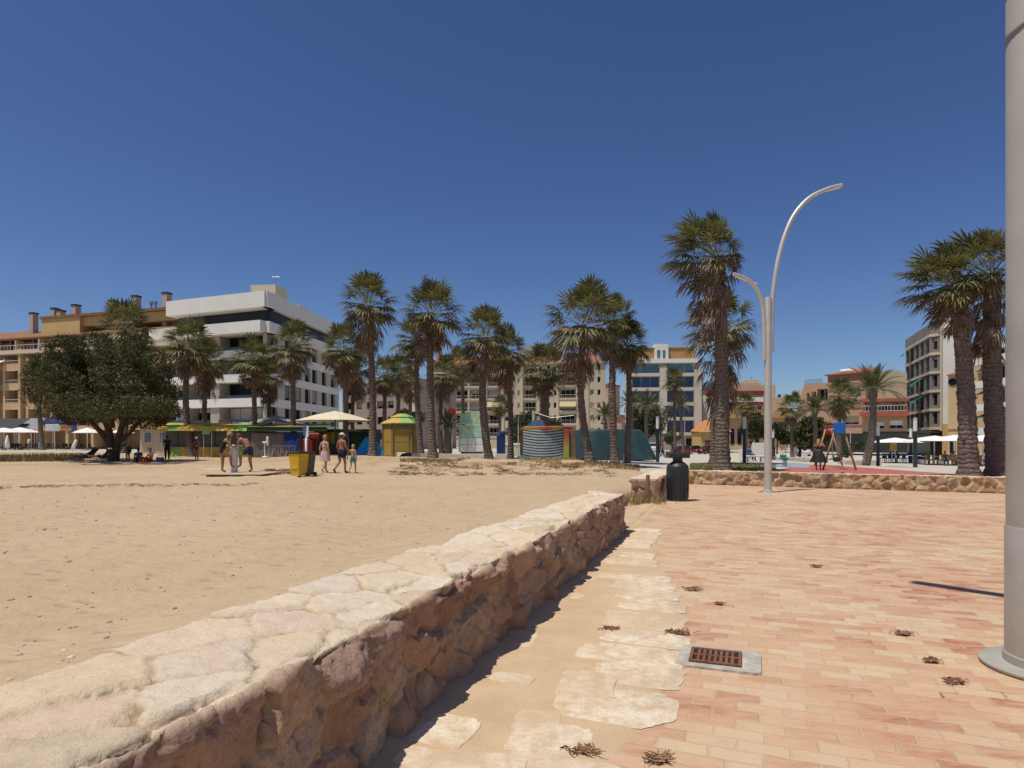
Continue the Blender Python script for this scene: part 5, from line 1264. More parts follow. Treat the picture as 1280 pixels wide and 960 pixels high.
def frame_dir(d):
    d = d.normalized(); s = d.cross(Vector((0, 0, 1)))
    if s.length < 1e-3: s = Vector((1, 0, 0))
    s.normalize(); return d, s, s.cross(d)
def fan(mb, rng, p0, d, pet, bl, droop, nseg=15, roll=0.0, shrink=1.0, closed=1.0):
    """one fan leaf: a petiole that bends down and a pleated fan whose tips hang"""
    d, s, u = frame_dir(d)
    if roll: s = s * math.cos(roll) + u * math.sin(roll); u = s.cross(d)
    g = Vector((0, 0, -1))
    p1 = p0 + d * pet * .55; d1 = (d + g * droop * .5).normalized(); p2 = p1 + d1 * pet * .45
    w = .022
    mb.face([p0 - s * w, p0 + s * w, p1 + s * w * .8, p1 - s * w * .8]); mb.face([p1 - s * w * .8, p1 + s * w * .8, p2 + s * w * .6, p2 - s * w * .6])
    d2, s2, u2 = frame_dir((d1 + g * droop * .5)); 
    if s2.dot(s) < 0: s2 = -s2; u2 = -u2
    half = R(118) * closed; step = 2 * half / (nseg - 1)
    for i in range(nseg):
        a = -half + step * i + rng.uniform(-.25, .25) * step
        q = abs(a) / half
        dr = (d2 * math.cos(a) + s2 * math.sin(a) + u2 * (.30 * math.cos(a * .8) - .16 + (.10 if i % 2 else -.04))).normalized()
        L = bl * (1 - .34 * q ** 1.6) * rng.uniform(.82, 1.05) * shrink
        pr = dr.cross(u2).normalized()
        hw = L * math.tan(step * .5) * .60 * (1.05 if closed > .5 else .95)
        a0 = p2; a1 = p2 + dr * L * .55 + g * L * .05 * droop
        a2 = p2 + dr * L * .82 + g * L * (.04 + .12 * droop); a3 = p2 + (dr * L * 1.02) + g * L * (.08 + .36 * droop * rng.uniform(.5, 1.3))
        mb.add([a0, a1 - pr * hw, a1 + pr * hw, a2 - pr * hw * .50, a2 + pr * hw * .50, a3], [(0, 1, 2), (1, 3, 4, 2), (3, 5, 4)])
def wind(mb, w):
    if not w: return
    mb.v = [(p[0] - w * (p[0]**2 + p[1]**2) ** .5 * .34 - w * max(0, p[2]) * .18, p[1], p[2] + (w * .10 * p[0] if p[0] > 0 else 0)) for p in mb.v]
def fan_crown(seed, w=0.0, ngreen=46, ndead=40, sk=1.0):
    rng = random.Random(seed); gm_, ym_, dm_ = MB(), MB(), MB()
    for i in range(ngreen):
        f = i / (ngreen - 1); az = i * 2.39996 + rng.uniform(-.25, .25)
        el = R(80 - 100 * f ** .9 + rng.uniform(-10, 10))
        d = Vector((math.cos(az) * math.cos(el), math.sin(az) * math.cos(el), math.sin(el)))
        p0 = Vector((math.cos(az) * .16, math.sin(az) * .16, .25 - .5 * f))
        tgt = ym_ if (f > .6 and rng.random() < .38) else gm_
        fan(tgt, rng, p0, d, rng.uniform(.66, 1.05), rng.uniform(.68, .9), .12 + .7 * f, 21, rng.uniform(-.8, .8))
    for i in range(ndead):
        f = i / (ndead - 1); az = i * 2.39996 + rng.uniform(-.5, .5); el = R(-12 - 62 * f ** .7 + rng.uniform(-8, 8))
        d = Vector((math.cos(az) * math.cos(el), math.sin(az) * math.cos(el), math.sin(el)))
        p0 = Vector((math.cos(az) * .2, math.sin(az) * .2, -.15 - sk * f ** 1.3))
        fan(dm_, rng, p0, d, rng.uniform(.5, .95), rng.uniform(.5, .8), rng.uniform(.5, 1.0), 11, rng.uniform(-1.2, 1.2), rng.uniform(.7, 1), rng.uniform(.35, .75))
    for b_ in (gm_, ym_, dm_): wind(b_, w)
    return gm_, ym_, dm_
def mesh_of(mb, name, mats):
    me = bpy.data.meshes.new(name); me.from_pydata(mb.v, [], mb.f)
    for m_ in mats: me.materials.append(m_)
    me.update(); return me
CROWNS = {}
for key, args in {'a': (1, .15), 'b': (2, .1), 'c': (3, .25), 'd': (4, .2), 'w': (5, 1.35, 54, 46, 1.7), 'v': (6, 1.2, 50, 52, 1.7), 'u': (7, .5, 46, 50, 2.0)}.items():
    cr_ = fan_crown(*args)
    CROWNS[key] = [mesh_of(q, nm, [m_]) for q, nm, m_ in zip(cr_, ('green_crown', 'yellowing_fronds', 'dead_frond_skirt'), (palm_green, palm_yellow, palm_dead))]
def trunk_mesh(rng, p_top, r0, r1, stubs=True, flare=1.5, stub_from=.12):
    L = p_top.length; n_ = max(20, int(L / .22)); k = 14
    mb = MB(); bow = Vector((rng.uniform(-.32, .32), rng.uniform(-.3, .3), 0)) * (.35 if r0 > .33 else 1)
    pts = [p_top * (i / n_) + bow * math.sin(math.pi * i / n_) for i in range(n_ + 1)]
    vs = []
    for i, p in enumerate(pts):
        f = i / n_; r_ = r0 + (r1 - r0) * f; r_ *= 1 + (flare - 1) * math.exp(-p.z / .35) if p.z >= 0 else flare
        for q in range(k):
            a = 2 * math.pi * q / k + i * .22
            j = 1 + .10 * (float(fbm(np.array(math.cos(a) * 2 + i * .9), np.array(math.sin(a) * 2 + i * .5), 2, 3)) - .5) * 2 + (.05 if i % 2 else -.05)
            vs.append(p + Vector((math.cos(a), math.sin(a), 0)) * r_ * j)
    fs = [(i*k+q, i*k+(q+1) % k, (i+1)*k+(q+1) % k, (i+1)*k+q) for i in range(n_) for q in range(k)]
    mb.add(vs, fs)
    st = MB()
    if stubs:
        for i in range(int(L * 9)):
            f = rng.uniform(stub_from, 1) ** .8; p = p_top * f + bow * math.sin(math.pi * f); a = rng.uniform(0, 6.28)
            o_ = Vector((math.cos(a), math.sin(a), 0)); r_ = (r0 + (r1 - r0) * f) * .95; t_ = Vector((-o_.y, o_.x, 0))
            l_ = rng.uniform(.06, .16) * (1 + f); b0 = p + o_ * r_; e = b0 + o_ * l_ * .5 + Vector((0, 0, l_ * rng.uniform(.3, 1.0)))
            st.add([b0 - t_ * .05, b0 + t_ * .05, e + t_ * .025, e - t_ * .025, b0 + Vector((0, 0, -.1))], [(0, 1, 2, 3), (0, 4, 1), (0, 3, 4), (1, 4, 2)])
    return mb, st
GRP = 'palms along the promenade'
def palm(px_base, D, px_top, py_top, rad, key, lab, trunk_r=.26, rz=None, seed=0, skirt=True, base=None, stub=True):
    """py_top: the heart of the crown; rad: crown half width in metres"""
    rng = random.Random(seed * 77 + int(px_base))
    g = G(px_base, D) if base is None else base
    if D < 66 and X(px_base, D) < 7: g.z = min(sand_z(g.x, g.y), g.z + .5)
    top = Vector((X(px_top, D) - g.x, 0, Z(py_top, D) - g.z))
    t = thing('fan_palm', g, lab, 'palm tree', GRP)
    trunk_r *= .9 if D > 34 else 1.0
    tm, st = trunk_mesh(rng, top, trunk_r, trunk_r * rng.uniform(.68, .82))
    tr = tm.build('trunk', bark, t, True)
    if stub and st.v: st.build('leaf_stubs', stub_m, tr)
    s_ = rad / 1.72 * rng.uniform(.94, 1.06); rz_ = rng.uniform(0, 6.28) if key in 'abcd' else rng.uniform(-.4, .4)
    dk_ = rng.uniform(.7, 1.25); tl_ = (rng.uniform(-.1, .1), rng.uniform(-.12, .08))
    for me, nm in zip(CROWNS[key], ('crown', 'yellowing_fronds', 'dead_frond_skirt')):
        o_ = put(nm, me, t, top); o_.scale = (s_, s_, s_ * (1.0 if nm != 'dead_frond_skirt' else dk_)); o_.rotation_euler = (tl_[0], tl_[1], rz_)
    return t
L_ = [
 # px base, D, px top, py heart, crown radius, crown, label, trunk r
 (155, 62, 156, 412, 2.9, 'c', 'fan palm whose crown rises just above the big dark leafy tree', .30),
 (53, 84, 47, 468, 2.6, 'b', 'fan palm left of the dark leafy tree, trunk before the awnings', .34),
 (239, 56, 236, 434, 2.5, 'a', 'fan palm with black trunk right of the dark leafy tree, before the stall', .33),
 (258, 62, 259, 452, 2.3, 'd', 'shorter fan palm close behind the black trunk palm before the white block', .28),
 (319, 56, 316, 452, 2.2, 'b', 'fan palm before the corner of the white apartment block, taller of two', .25),
 (333, 60, 335, 470, 1.9, 'c', 'slim fan palm just right of another before the white block corner', .22),
 (366, 56, 365, 434, 2.3, 'a', 'fan palm before the side wall of the white block, left of the cream parasol', .28),
 (431, 54, 428, 438, 2.3, 'd', 'fan palm rising through the right half of the cream parasol', .26),
 (442, 60, 444, 462, 2.0, 'b', 'slim fan palm behind the parasol, nearest the blue tarpaulin', .22),
 (466, 44.5, 461, 382, 2.4, 'a', 'tall fan palm in front of the blue tarpaulin', .30),
 (479, 64, 481, 470, 2.1, 'c', 'fan palm in the crowded row behind the tall palm by the blue tarpaulin', .26),
 (494, 70, 500, 468, 2.2, 'd', 'farther fan palm directly above the yellow kiosk', .28),
 (509, 76, 511, 478, 2.0, 'a', 'farthest fan palm above the right side of the yellow kiosk', .26),
 (527, 50, 521, 425, 2.2, 'b', 'fan palm at the right edge of the yellow kiosk', .27),
 (541, 42, 539, 392, 2.3, 'c', 'tall fan palm between the yellow kiosk and the painted trailer', .31),
 (552, 58, 556, 468, 2.0, 'd', 'small fan palm half hidden right of the tall palm by the kiosk', .24),
 (581, 84, 578, 456, 2.6, 'b', 'distant fan palm above the painted trailer', .30),
 (612, 42, 607, 422, 2.0, 'a', 'fan palm with a hanging yellow leaf right of the painted trailer', .30),
 (638, 46, 633, 440, 1.95, 'd', 'fan palm with a crooked trunk left of the striped ride', .24),
 (626, 92, 625, 508, 1.7, 'c', 'small distant palm before the cream apartments between two trunks', .22),
 (679, 52, 680, 462, 2.35, 'b', 'thick trunked fan palm rising behind the striped ride', .46),
 (738, 35.7, 729, 406, 2.35, 'a', 'tall fan palm with smooth flared foot at the corner of the sand', .25),
 (769, 42, 767, 402, 1.75, 'c', 'fan palm in front of the teal tarpaulin, left of a close pair', .28),
 (783, 43, 785, 432, 1.85, 'd', 'fan palm in front of the teal tarpaulin, right of a close pair', .25),
 (844, 86, 843, 476, 1.9, 'b', 'slender distant palm before the modern block with blue windows', .24),
 (893, 44, 906, 412, 2.75, 'u', 'fan palm half hidden behind the big palm on the lawn', .34),
 (903, 33, 899, 322, 2.15, 'w', 'big windswept fan palm with brown skirt on the small lawn', .37),
 (932, 62, 933, 506, 1.2, 'a', 'small palm behind a bollard lamp left of the steel street lamp', .20),
 (990, 72, 989, 510, 1.75, 'b', 'small fan palm right of the steel street lamp before the sand house', .22),
 (1050, 64, 1050, 496, 1.95, 'c', 'fan palm behind the blue swing board, left of the date palm', .24),
 (1211, 26.5, 1196, 356, 1.8, 'w', 'windswept fan palm with ragged thick trunk behind the low wall', .36),
 (1247, 27.2, 1240, 342, 1.8, 'v', 'windswept fan palm partly hidden by the grey mast', .40),
]
for i, (pb, D, pt_, py, rad, key, lab, tr_) in enumerate(L_): palm(pb, D, pt_, py, rad, key, lab, tr_, seed=i)

def date_crown(seed, nf=34, Lf=2.6, w=.0):
    rng = random.Random(seed); mb = MB(); rb = MB()
    for i in range(nf):
        f = i / (nf - 1); az = i * 2.39996; el = R(82 - 88 * f ** .9 + rng.uniform(-6, 6)); L = Lf * rng.uniform(.85, 1.08) * (.8 + .2 * f)
        h = Vector((math.cos(az), math.sin(az), 0)); p = h * .15; d = h * math.cos(el) + Vector((0, 0, math.sin(el))); pts = [p]
        for q in range(12):
            d = (d + Vector((0, 0, -1)) * (.065 + .07 * f) * (q / 6)).normalized(); p = p + d * L / 12; pts.append(p)
        rb.tube(pts, [.025 * (1 - q / 14) + .004 for q in range(13)], 3, False)
        for q in range(8, 60):
            u_ = q / 60 * 12; k_ = min(11, int(u_)); fr_ = u_ - k_; c = pts[k_].lerp(pts[k_ + 1], fr_); t_ = (pts[k_ + 1] - pts[k_]).normalized()
            s_ = t_.cross(Vector((0, 0, 1)));
            if s_.length < .05: s_ = Vector((-h.y, h.x, 0))
            s_.normalize(); up = s_.cross(t_)
            ll = .42 * math.sin(math.pi * (.15 + .8 * q / 60)) * Lf / 2.6
            for sg in (-1, 1):
                dr = (s_ * sg * .75 + t_ * .75 + up * .28 + Vector((0, 0, -.12))).normalized(); e = c + dr * ll
                mb.add([c - t_ * .014, c + t_ * .014, c + dr * ll * .5 + t_ * .018, e], [(0, 1, 2), (0, 2, 3)])
    wind(mb, w); wind(rb, w); return mb, rb
DC = {}
for key, a_ in {'a': (1, 36, 2.6), 'b': (2, 30, 2.4), 'big': (3, 40, 3.0)}.items():
    x = date_crown(*a_); DC[key] = (mesh_of(x[0], 'crown', [date_green]), mesh_of(x[1], 'frond_ribs', [palm_yellow]))
def date_palm(pb, D, pt_, py, rad, key, lab, tr_=.2, curve=0.0):
    g = G(pb, D); top = Vector((X(pt_, D) - g.x, 0, Z(py, D) - g.z)); t = thing('date_palm', g, lab, 'palm tree', 'date palms on the plaza')
    rng = random.Random(int(pb)); mb = MB(); pts = [top * (i / 24) + Vector((curve * math.sin(math.pi * i / 24), 0, 0)) for i in range(25)]
    mb.tube(pts, [tr_ * (1.25 - .3 * i / 24) * rng.uniform(.93, 1.07) if i < 22 else tr_ * 1.35 for i in range(25)], 12); mb.build('trunk', bark, t, True)
    sc_ = rad / (2.6 if key != 'big' else 3.0)
    for me, nm in zip(DC[key], ('crown', 'frond_ribs')):
        o_ = put(nm, me, t, top); o_.scale = (sc_,) * 3; o_.rotation_euler = (0, 0, rng.uniform(0, 6.28))
date_palm(1082, 50, 1091, 487, 2.9, 'big', 'date palm with long arching fronds and a leaning trunk by the swing', .24, .25)
date_palm(1019, 74, 1019, 512, 2.6, 'a', 'darker date palm behind the woman in the black skirt', .22)
date_palm(808, 72, 808, 508, 2.7, 'b', 'short date palm before the left end of the modern block', .22)
date_palm(790, 78, 789, 505, 2.5, 'a', 'date palm just right of the close pair of fan palms', .22)
date_palm(855, 92, 850, 508, 2.7, 'b', 'date palm in front of the blue windows of the modern block', .2)
date_palm(758, 70, 757, 520, 2.2, 'a', 'low date palm between the tall corner palm and the teal tarpaulin pair', .2)
date_palm(560, 58, 560, 533, 2.3, 'b', 'bushy low palm with drooping fronds left of the painted trailer', .3)

# broad leaved trees
leaf_dark = leaf_mat('dark_leaf', (.06, .063, .026), (.165, .16, .07), trans=.12, spec=.12)
leaf_mid = leaf_mat('mid_leaf', (.035, .055, .015), (.085, .10, .03), trans=.12)
leaf_grey = leaf_mat('twiggy_leaf', (.06, .055, .03), (.12, .105, .065), trans=.05)
tbark = pm('tree_bark', (.10, .07, .05), .95, .3, 5, .6, 20)
def leafy(rng, lobes, n_, size, shell=.55):
    tot = sum(l[1] * l[2] * l[3] for l in lobes); c_ = []
    for (c, rx, ry, rz_) in lobes:
        k = int(n_ * rx * ry * rz_ / tot)
        v = rng.normal(size=(k, 3)); v /= np.linalg.norm(v, axis=1)[:, None]
        rr = rng.random(k) ** (1 / 3); rr = np.where(rng.random(k) < shell, .80 + .30 * rng.random(k), rr)
        p = v * rr[:, None]
        # ragged outline: push by noise
        nz = fbm(v[:, 0] * 2.6 + c[0], v[:, 1] * 2.6 + v[:, 2] * 2.1 + c[2], 3, 5)
        p *= (.70 + .62 * nz)[:, None]
        c_.append(p * np.array([rx, ry, rz_]) + np.array(c))
    P_ = np.concatenate(c_)
    # gaps: drop leaves where a clump noise is low
    keep = fbm(P_[:, 0] * 1.3 + 11, P_[:, 2] * 1.3 + P_[:, 1] * 1.1, 3, 9) > .455
    P_ = P_[keep]; k = len(P_)
    a = rng.normal(size=(k, 3)); a /= np.linalg.norm(a, axis=1)[:, None]; b = rng.normal(size=(k, 3)); b -= a * (a * b).sum(1)[:, None]; b /= np.linalg.norm(b, axis=1)[:, None]
    s_ = size * (.6 + .8 * rng.random(k))[:, None]
    V = np.stack([P_ - a * s_, P_ + b * s_ * .45, P_ + a * s_, P_ - b * s_ * .45], 1).reshape(-1, 3)
    return V, np.arange(4 * k).reshape(-1, 4)
def quad_mesh(name, V, Q, mat, parent):
    me = bpy.data.meshes.new(name); me.vertices.add(len(V)); me.vertices.foreach_set('co', V.astype(np.float32).ravel())
    me.loops.add(Q.size); me.loops.foreach_set('vertex_index', Q.astype(np.int32).ravel()); me.polygons.add(len(Q)); me.polygons.foreach_set('loop_start', np.arange(0, Q.size, 4, dtype=np.int32))
    me.update(calc_edges=True); me.materials.append(mat); return put(name, me, parent)
def tree(px, D, lab, lobes_px, n_, size, mat, trunks, seed, name='broadleaf_tree', cat='tree', grp=None, ydeep=1.0):
    g = G(px, D)
    if D < 66 and g.x < 7: g.z = sand_z(g.x, g.y)
    t = thing(name, g, lab, cat, grp); rng = np.random.default_rng(seed); k = D / F
    lob = [((X(cx, D + dy * ydeep) - g.x, dy * ydeep, Z(cy, D + dy * ydeep) - g.z), rx * (D + dy * ydeep) / F, max(.6, (.8 if ydeep == 1 else 1.1) * rx * k), ry * (D + dy * ydeep) / F) for (cx, cy, rx, ry, dy) in lobes_px]
    quad_mesh('crown', *leafy(rng, lob, n_, size), mat, t)
    if trunks:
        b = MB()
        for pts, r0 in trunks: 
            q = spline([((x_ - px) * k, d_, Z(y_, D) - g.z) for (x_, y_, d_) in pts], 5); b.tube(q, [r0 * (1 - .65 * i / len(q)) for i in range(len(q))], 9)
        b.build('trunk', tbark, t, True)
    return t
tree(138, 44, 'big dark leafy tree shading the sunbathers on the sand',
     [(60, 460, 20, 18, .3), (84, 440, 24, 20, -.5), (112, 434, 24, 20, .6), (140, 446, 26, 22, -.8), (168, 440, 22, 20, .5), (190, 462, 24, 22, -.3), (72, 478, 28, 22, -.9), (104, 466, 30, 24, 1.0), (136, 480, 30, 22, -1.4), (170, 478, 28, 22, .8), (200, 492, 20, 22, .2), (50, 492, 20, 18, 0), (90, 502, 32, 18, -.6), (128, 506, 34, 18, -1.2), (166, 508, 36, 18, -.4), (196, 508, 22, 14, .4), (40, 470, 12, 14, .2), (98, 424, 12, 10, 0), (126, 424, 12, 10, .4), (120, 472, 34, 26, .2), (180, 522, 30, 13, -.3), (100, 520, 22, 12, .3), (70, 512, 20, 12, 0), (206, 516, 18, 12, .3), (150, 522, 20, 9, -1.2), (95, 505, 26, 16, -1.9), (130, 512, 26, 13, -2.2), (165, 508, 26, 14, -1.9), (195, 508, 20, 13, -1.3)], 130000, .082, leaf_dark,
     [([(140, 580, 0), (138, 555, 0), (132, 530, .1), (105, 495, .3)], .34), ([(142, 579, .1), (146, 553, .1), (152, 525, .2), (165, 480, 0)], .30), ([(140, 560, 0), (128, 540, -.2), (110, 520, -.3), (80, 480, -.2)], .22), ([(146, 556, 0), (168, 530, .3), (190, 500, .2)], .2), ([(140, 535, 0), (138, 490, 0), (136, 450, 0)], .2)], 3, ydeep=3.2)
tree(665, 70, 'round green bush rising behind the striped ride', [(652, 540, 16, 22, 0), (670, 530, 16, 16, 0), (690, 538, 14, 16, 0)], 7000, .16, leaf_mid, None, 5, 'bush', 'bush')
tree(808, 82, 'leafy green tree behind the teal tarpaulin', [(800, 520, 12, 12, 0), (812, 530, 16, 14, 0), (803, 538, 12, 10, 0)], 6000, .16, leaf_mid, [([(806, 566, 0), (805, 545, 0), (806, 530, 0)], .14)], 6)
tree(826, 84, 'bare twiggy tree beside the bollard lamp near the teal tarpaulin', [(826, 522, 14, 16, 0), (820, 512, 9, 9, 0)], 2600, .13, leaf_grey, [([(824, 568, 0), (826, 545, 0), (824, 525, 0)], .1), ([(825, 545, 0), (832, 530, 0), (836, 515, 0)], .07)], 7)
tree(944, 66, 'dark rounded tree with pale trunk left of the steel street lamp', [(944, 528, 16, 12, 0), (936, 536, 11, 10, 0), (952, 538, 12, 9, 0), (942, 540, 14, 8, 0)], 6500, .14, leaf_dark, [([(936, 572, 0), (938, 550, 0), (942, 530, 0)], .12), ([(938, 556, 0), (944, 545, .1), (950, 530, 0)], .08)], 8)
tree(975, 80, 'dull green shrubby tree just right of the steel street lamp', [(975, 538, 12, 10, 0), (985, 545, 12, 10, 0)], 3500, .16, leaf_mid, [([(971, 568, 0), (972, 550, 0), (974, 538, 0)], .1)], 9)
tree(1010, 78, 'large dark bush behind the woman in the black skirt', [(1000, 540, 12, 12, 0), (1016, 534, 16, 14, 0), (1028, 540, 14, 16, 0), (1010, 550, 18, 12, 0)], 9000, .17, leaf_dark, None, 10, 'bush', 'bush')
tree(1068, 60, 'clipped green shrub in the planter behind the swing', [(1062, 562, 9, 7, 0), (1076, 560, 10, 8, 0), (1068, 568, 16, 4, 0)], 3500, .1, leaf_mid, None, 11, 'shrub', 'shrub')
tree(880, 110, 'small dark tree beside the modern block ground floor', [(838, 546, 8, 10, 0), (846, 542, 7, 8, 0)], 2000, .18, leaf_dark, None, 12, 'bush', 'bush')
tree(514, 100, 'dark hedge showing above the yellow kiosk roof', [(505, 520, 14, 8, 0), (522, 522, 12, 8, 0)], 2500, .2, leaf_mid, None, 13, 'hedge', 'hedge')
# ------------------------------------------------------------------ stalls, tarpaulins, cafes, cars
def cloth(name, n_): pass
def at(px, D, rz=0.0):
    x_ = X(px, D); z_ = sand_z(x_, D) if (D < 64 and x_ < 7) else gz(x_, D)
    return Vector((x_, D, z_))
grn = pm('lime_paint', (.20, .38, .07), .6, .15, .8); yel2 = pm('mustard_paint', (.52, .34, .05), .6, .15, .8); shut = pm('grey_shutter', (.10, .105, .10), .6, .12, 1.2); shut2 = pm('grey_cover', (.19, .175, .16), .9, .15, 1.0); dkgreen = pm('dark_green_cloth', (.035, .07, .03), .9, .2, 1)
def panel_mat(name, cols, w, ax=0):
    n = NT(name); o = n.obj(); s_ = n.n('ShaderNodeSeparateXYZ'); n.l(o, s_.inputs[0])
    f = n.math('FLOOR', n.math('DIVIDE', s_.outputs[ax], w)); wn = n.n('ShaderNodeTexWhiteNoise', noise_dimensions='1D'); n.l(f, wn.inputs['W'])
    c = n.ramp(wn.outputs[0], [(i / len(cols), c_) for i, c_ in enumerate(cols)], 'CONSTANT')
    c = n.mix(n.ramp(n.noise(o, 2, 4), [(.4, 0), (.7, .35)]), c, (.25, .2, .08)); n.l(c, n.b.inputs['Base Color']); n.b.inputs['Roughness'].default_value = .6; return n.m
yg = panel_mat('yellow_green_panels', [(.52, .34, .05), (.22, .40, .08), (.50, .33, .06), (.24, .42, .09)], .95)
def wavy_sheet(mb, P0, P1, P2, P3, nx, ny, amp, seed, sag=0.0, th=.03):
    """quilt between four corners (P0 P1 bottom, P3 P2 top) with folds along it"""
    P0, P1, P2, P3 = map(Vector, (P0, P1, P2, P3)); nn = (P1 - P0).cross(P3 - P0).normalized(); n0 = len(mb.v)
    for s_ in (0, 1):
        for j in range(ny + 1):
            for i in range(nx + 1):
                u, v = i / nx, j / ny; p = P0.lerp(P1, u).lerp(P3.lerp(P2, u), v)
                f = float(fbm(np.array(u * nx * .45 + seed), np.array(v * 1.7 + seed), 3, seed)) - .5
                mb.v.append(tuple(p + nn * (f * amp * 2 - s_ * th) + Vector((0, 0, -sag * 4 * u * (1 - u) * v)))) 
    W = nx + 1; K = W * (ny + 1)
    for j in range(ny):
        for i in range(nx):
            a = n0 + j * W + i; mb.f.append((a, a + 1, a + W + 1, a + W)); mb.f.append((K + a, K + a + W, K + a + W + 1, K + a + 1)); mb.m += [mb.cur] * 2
# long stall with grey shutters
D = 56; g = at(268, D); g.z -= .05
t = thing('market_stall', g, 'long beach stall with grey shutters and yellow and green panels behind the shower', 'stall'); k = D / F; l0, l1 = (205 - 268) * k, (331 - 268) * k
b = MB(); b.box(l0, l1, .25, 2.6, .0, 2.35); b.build('body', shut, t)
b = MB()
for i in range(8):
    s0 = l0 + .05 + (l1 - l0 - .1) * i / 8; s1 = l0 + .05 + (l1 - l0 - .1) * (i + 1) / 8; b.box(s0 + .03, s1 - .03, .17, .24, .95, 2.28, bev=.015)
b.build('shutter', shut, t)
b = MB(); b.box(l0, l1, 0.02, .17, 0, .93); wavy_sheet(b, (l0, -.14, .02), (l1, -.14, .02), (l1, -.02, .92), (l0, -.02, .92), 70, 5, .13, 14); b.build('counter', yg, t)
b = MB(); b.box(l0 - .1, l1 + .1, -.10, .22, .93, .99, bev=.01); b.build('counter_top', wood, t)
b = MB(); wavy_sheet(b, (l0 - .2, -.62, 2.34), (l1 + .2, -.62, 2.34), (l1 + .2, -.52, 2.86), (l0 - .2, -.52, 2.86), 60, 3, .12, 17); b.build('fascia', yg, t)
b = MB(); b.add([(l0 - .2, -.6, 2.86), (l1 + .2, -.6, 2.86), (l1 + .2, 1.0, 3.1), (l0 - .2, 1.0, 3.1), (l1 + .2, 2.8, 2.8), (l0 - .2, 2.8, 2.8)], [(0, 1, 2, 3), (3, 2, 4, 5)]); b.add([(l0 - .2, -.6, 2.8), (l1 + .2, -.6, 2.8), (l1 + .2, 2.8, 2.74), (l0 - .2, 2.8, 2.74)], [(3, 2, 1, 0)]); b.build('roof', yg, t)
s_ = (261.5 - 268) * k; b = MB(); b.box(s_ - .33, s_ + .33, -.62, -.57, 2.05, 2.75, bev=.02); b.build('sign_panel', pm('lime_sign', (.26, .48, .14), .5, .08), t)
for px in (206, 258, 268, 291, 330):
    s_ = (px - 268) * k; b = MB(); b.tube([(s_, -.5, 0), (s_, -.5, 2.35)], .035, 8); b.build('post', steel, t)
for px in (293,): s_ = (px - 268) * k; b = MB(); b.tube([(s_, -.6, 3.0), (s_, -.6, 3.25)], .03, 6); b.ball((s_, -.65, 3.3), .16, .12, .07); b.build('floodlight', black, t)
# small cream kiosk left of it
D = 62; g = at(192, D); k = D / F
t = thing('kiosk', g, 'small cream kiosk with bluish windows behind the dark leafy tree', 'kiosk'); w_ = 17 * k
b = MB(); b.box(-w_, w_ + 1, 0, 2.4, 0, 2.45); b.build('wall', pm('cream_panel', (.56, .47, .33), .8, .06), t)
for (a_, c_) in ((180, 190), (199, 209), (217, 227)):
    s0, s1 = (a_ - 192) * k, (c_ - 192) * k; b = MB(); b.box(s0, s1, -.05, -.005, 1.0, 2.1, bev=.02); f_ = b.build('window', frame_w, t); b = MB(); b.box(s0 + .07, s1 - .07, -.065, -.052, 1.07, 2.03); b.build('pane', glass('kiosk_pane', (.13, .16, .22), .2), f_)
b = MB(); b.box(-w_ - .3, w_ + 1.2, -.5, 2.6, 2.45, 2.62, bev=.03); b.build('roof', pm('pinkish_roof', (.50, .33, .24), .85, .1), t)
# covered stall with cloths under the cream parasol
D = 55; g = at(345, D); k = D / F; q_ = lambda px: (px - 345) * k
t = thing('market_stall', g, 'grey covered stall hung with blue and maroon cloths beside the yellow bin', 'stall')
b = MB(); wavy_sheet(b, (q_(314), 0, .02), (q_(376), 0, .02), (q_(376), .1, 2.1), (q_(314), .1, 2.1), 40, 6, .16, 3, .08); b.build('grey_cover', shut2, t)
b = MB(); b.box(q_(314), q_(395), .35, 2.2, 0, 2.15); b.build('body', shut, t)
b = MB(); wavy_sheet(b, (q_(356), -.2, .55), (q_(374), -.2, .55), (q_(374), -.1, 2.05), (q_(356), -.1, 2.05), 12, 5, .10, 5); b.build('blue_cloth', pm('royal_blue_cloth', (.012, .035, .17), .8, .15, 2), t)
b = MB(); b.box(q_(379), q_(393), -.35, .25, .03, 1.55, bev=.08); b.box(q_(386), q_(402), -.4, .2, 1.5, 2.1, bev=.15); b.build('maroon_machine', pm('maroon_cover', (.17, .012, .012), .6, .15, 2), t)
b = MB(); b.box(q_(310), q_(410), -.3, -.25, 2.2, 2.6, bev=.02); b.build('fascia', dkgreen, t)
b = MB(); b.add([(q_(310), -.35, 2.6), (q_(410), -.35, 2.6), (q_(410), 2.4, 2.95), (q_(310), 2.4, 2.95), (q_(310), -.35, 2.56), (q_(410), -.35, 2.56), (q_(410), 2.4, 2.9), (q_(310), 2.4, 2.9)], [(0, 1, 2, 3), (7, 6, 5, 4), (0, 4, 5, 1), (1, 5, 6, 2), (3, 7, 4, 0)]); b.build('roof', panel_mat('olive_panels', [(.16, .17, .05), (.30, .20, .04), (.08, .14, .04)], 1.3), t)
b = MB(); b.box(q_(345), q_(372), -.75, -.71, .95, 1.0); 
for i in range(9): s_ = q_(345) + (q_(372) - q_(345)) * i / 8; b.box(s_ - .02, s_ + .02, -.745, -.715, .05, .95)
tag(b.build('metal_barrier', pm('rusty_rail', (.30, .20, .18), .7, .1), loc=g), 'low metal crowd barrier in front of the grey covered stall', 'barrier')
D = 53; g = at(332, D); t = thing('display_stand', g, 'white upright stand on a flat foot in front of the grey covered stall', 'stand')
b = MB(); b.box(-.22, .22, -.3, .3, 0, .14, bev=.04); b.build('base', white_p, t)
b = MB(); b.tube([(-.12, .1, .1), (-.12, .1, 1.2)], .05, 8); b.build('column', white_p, t)
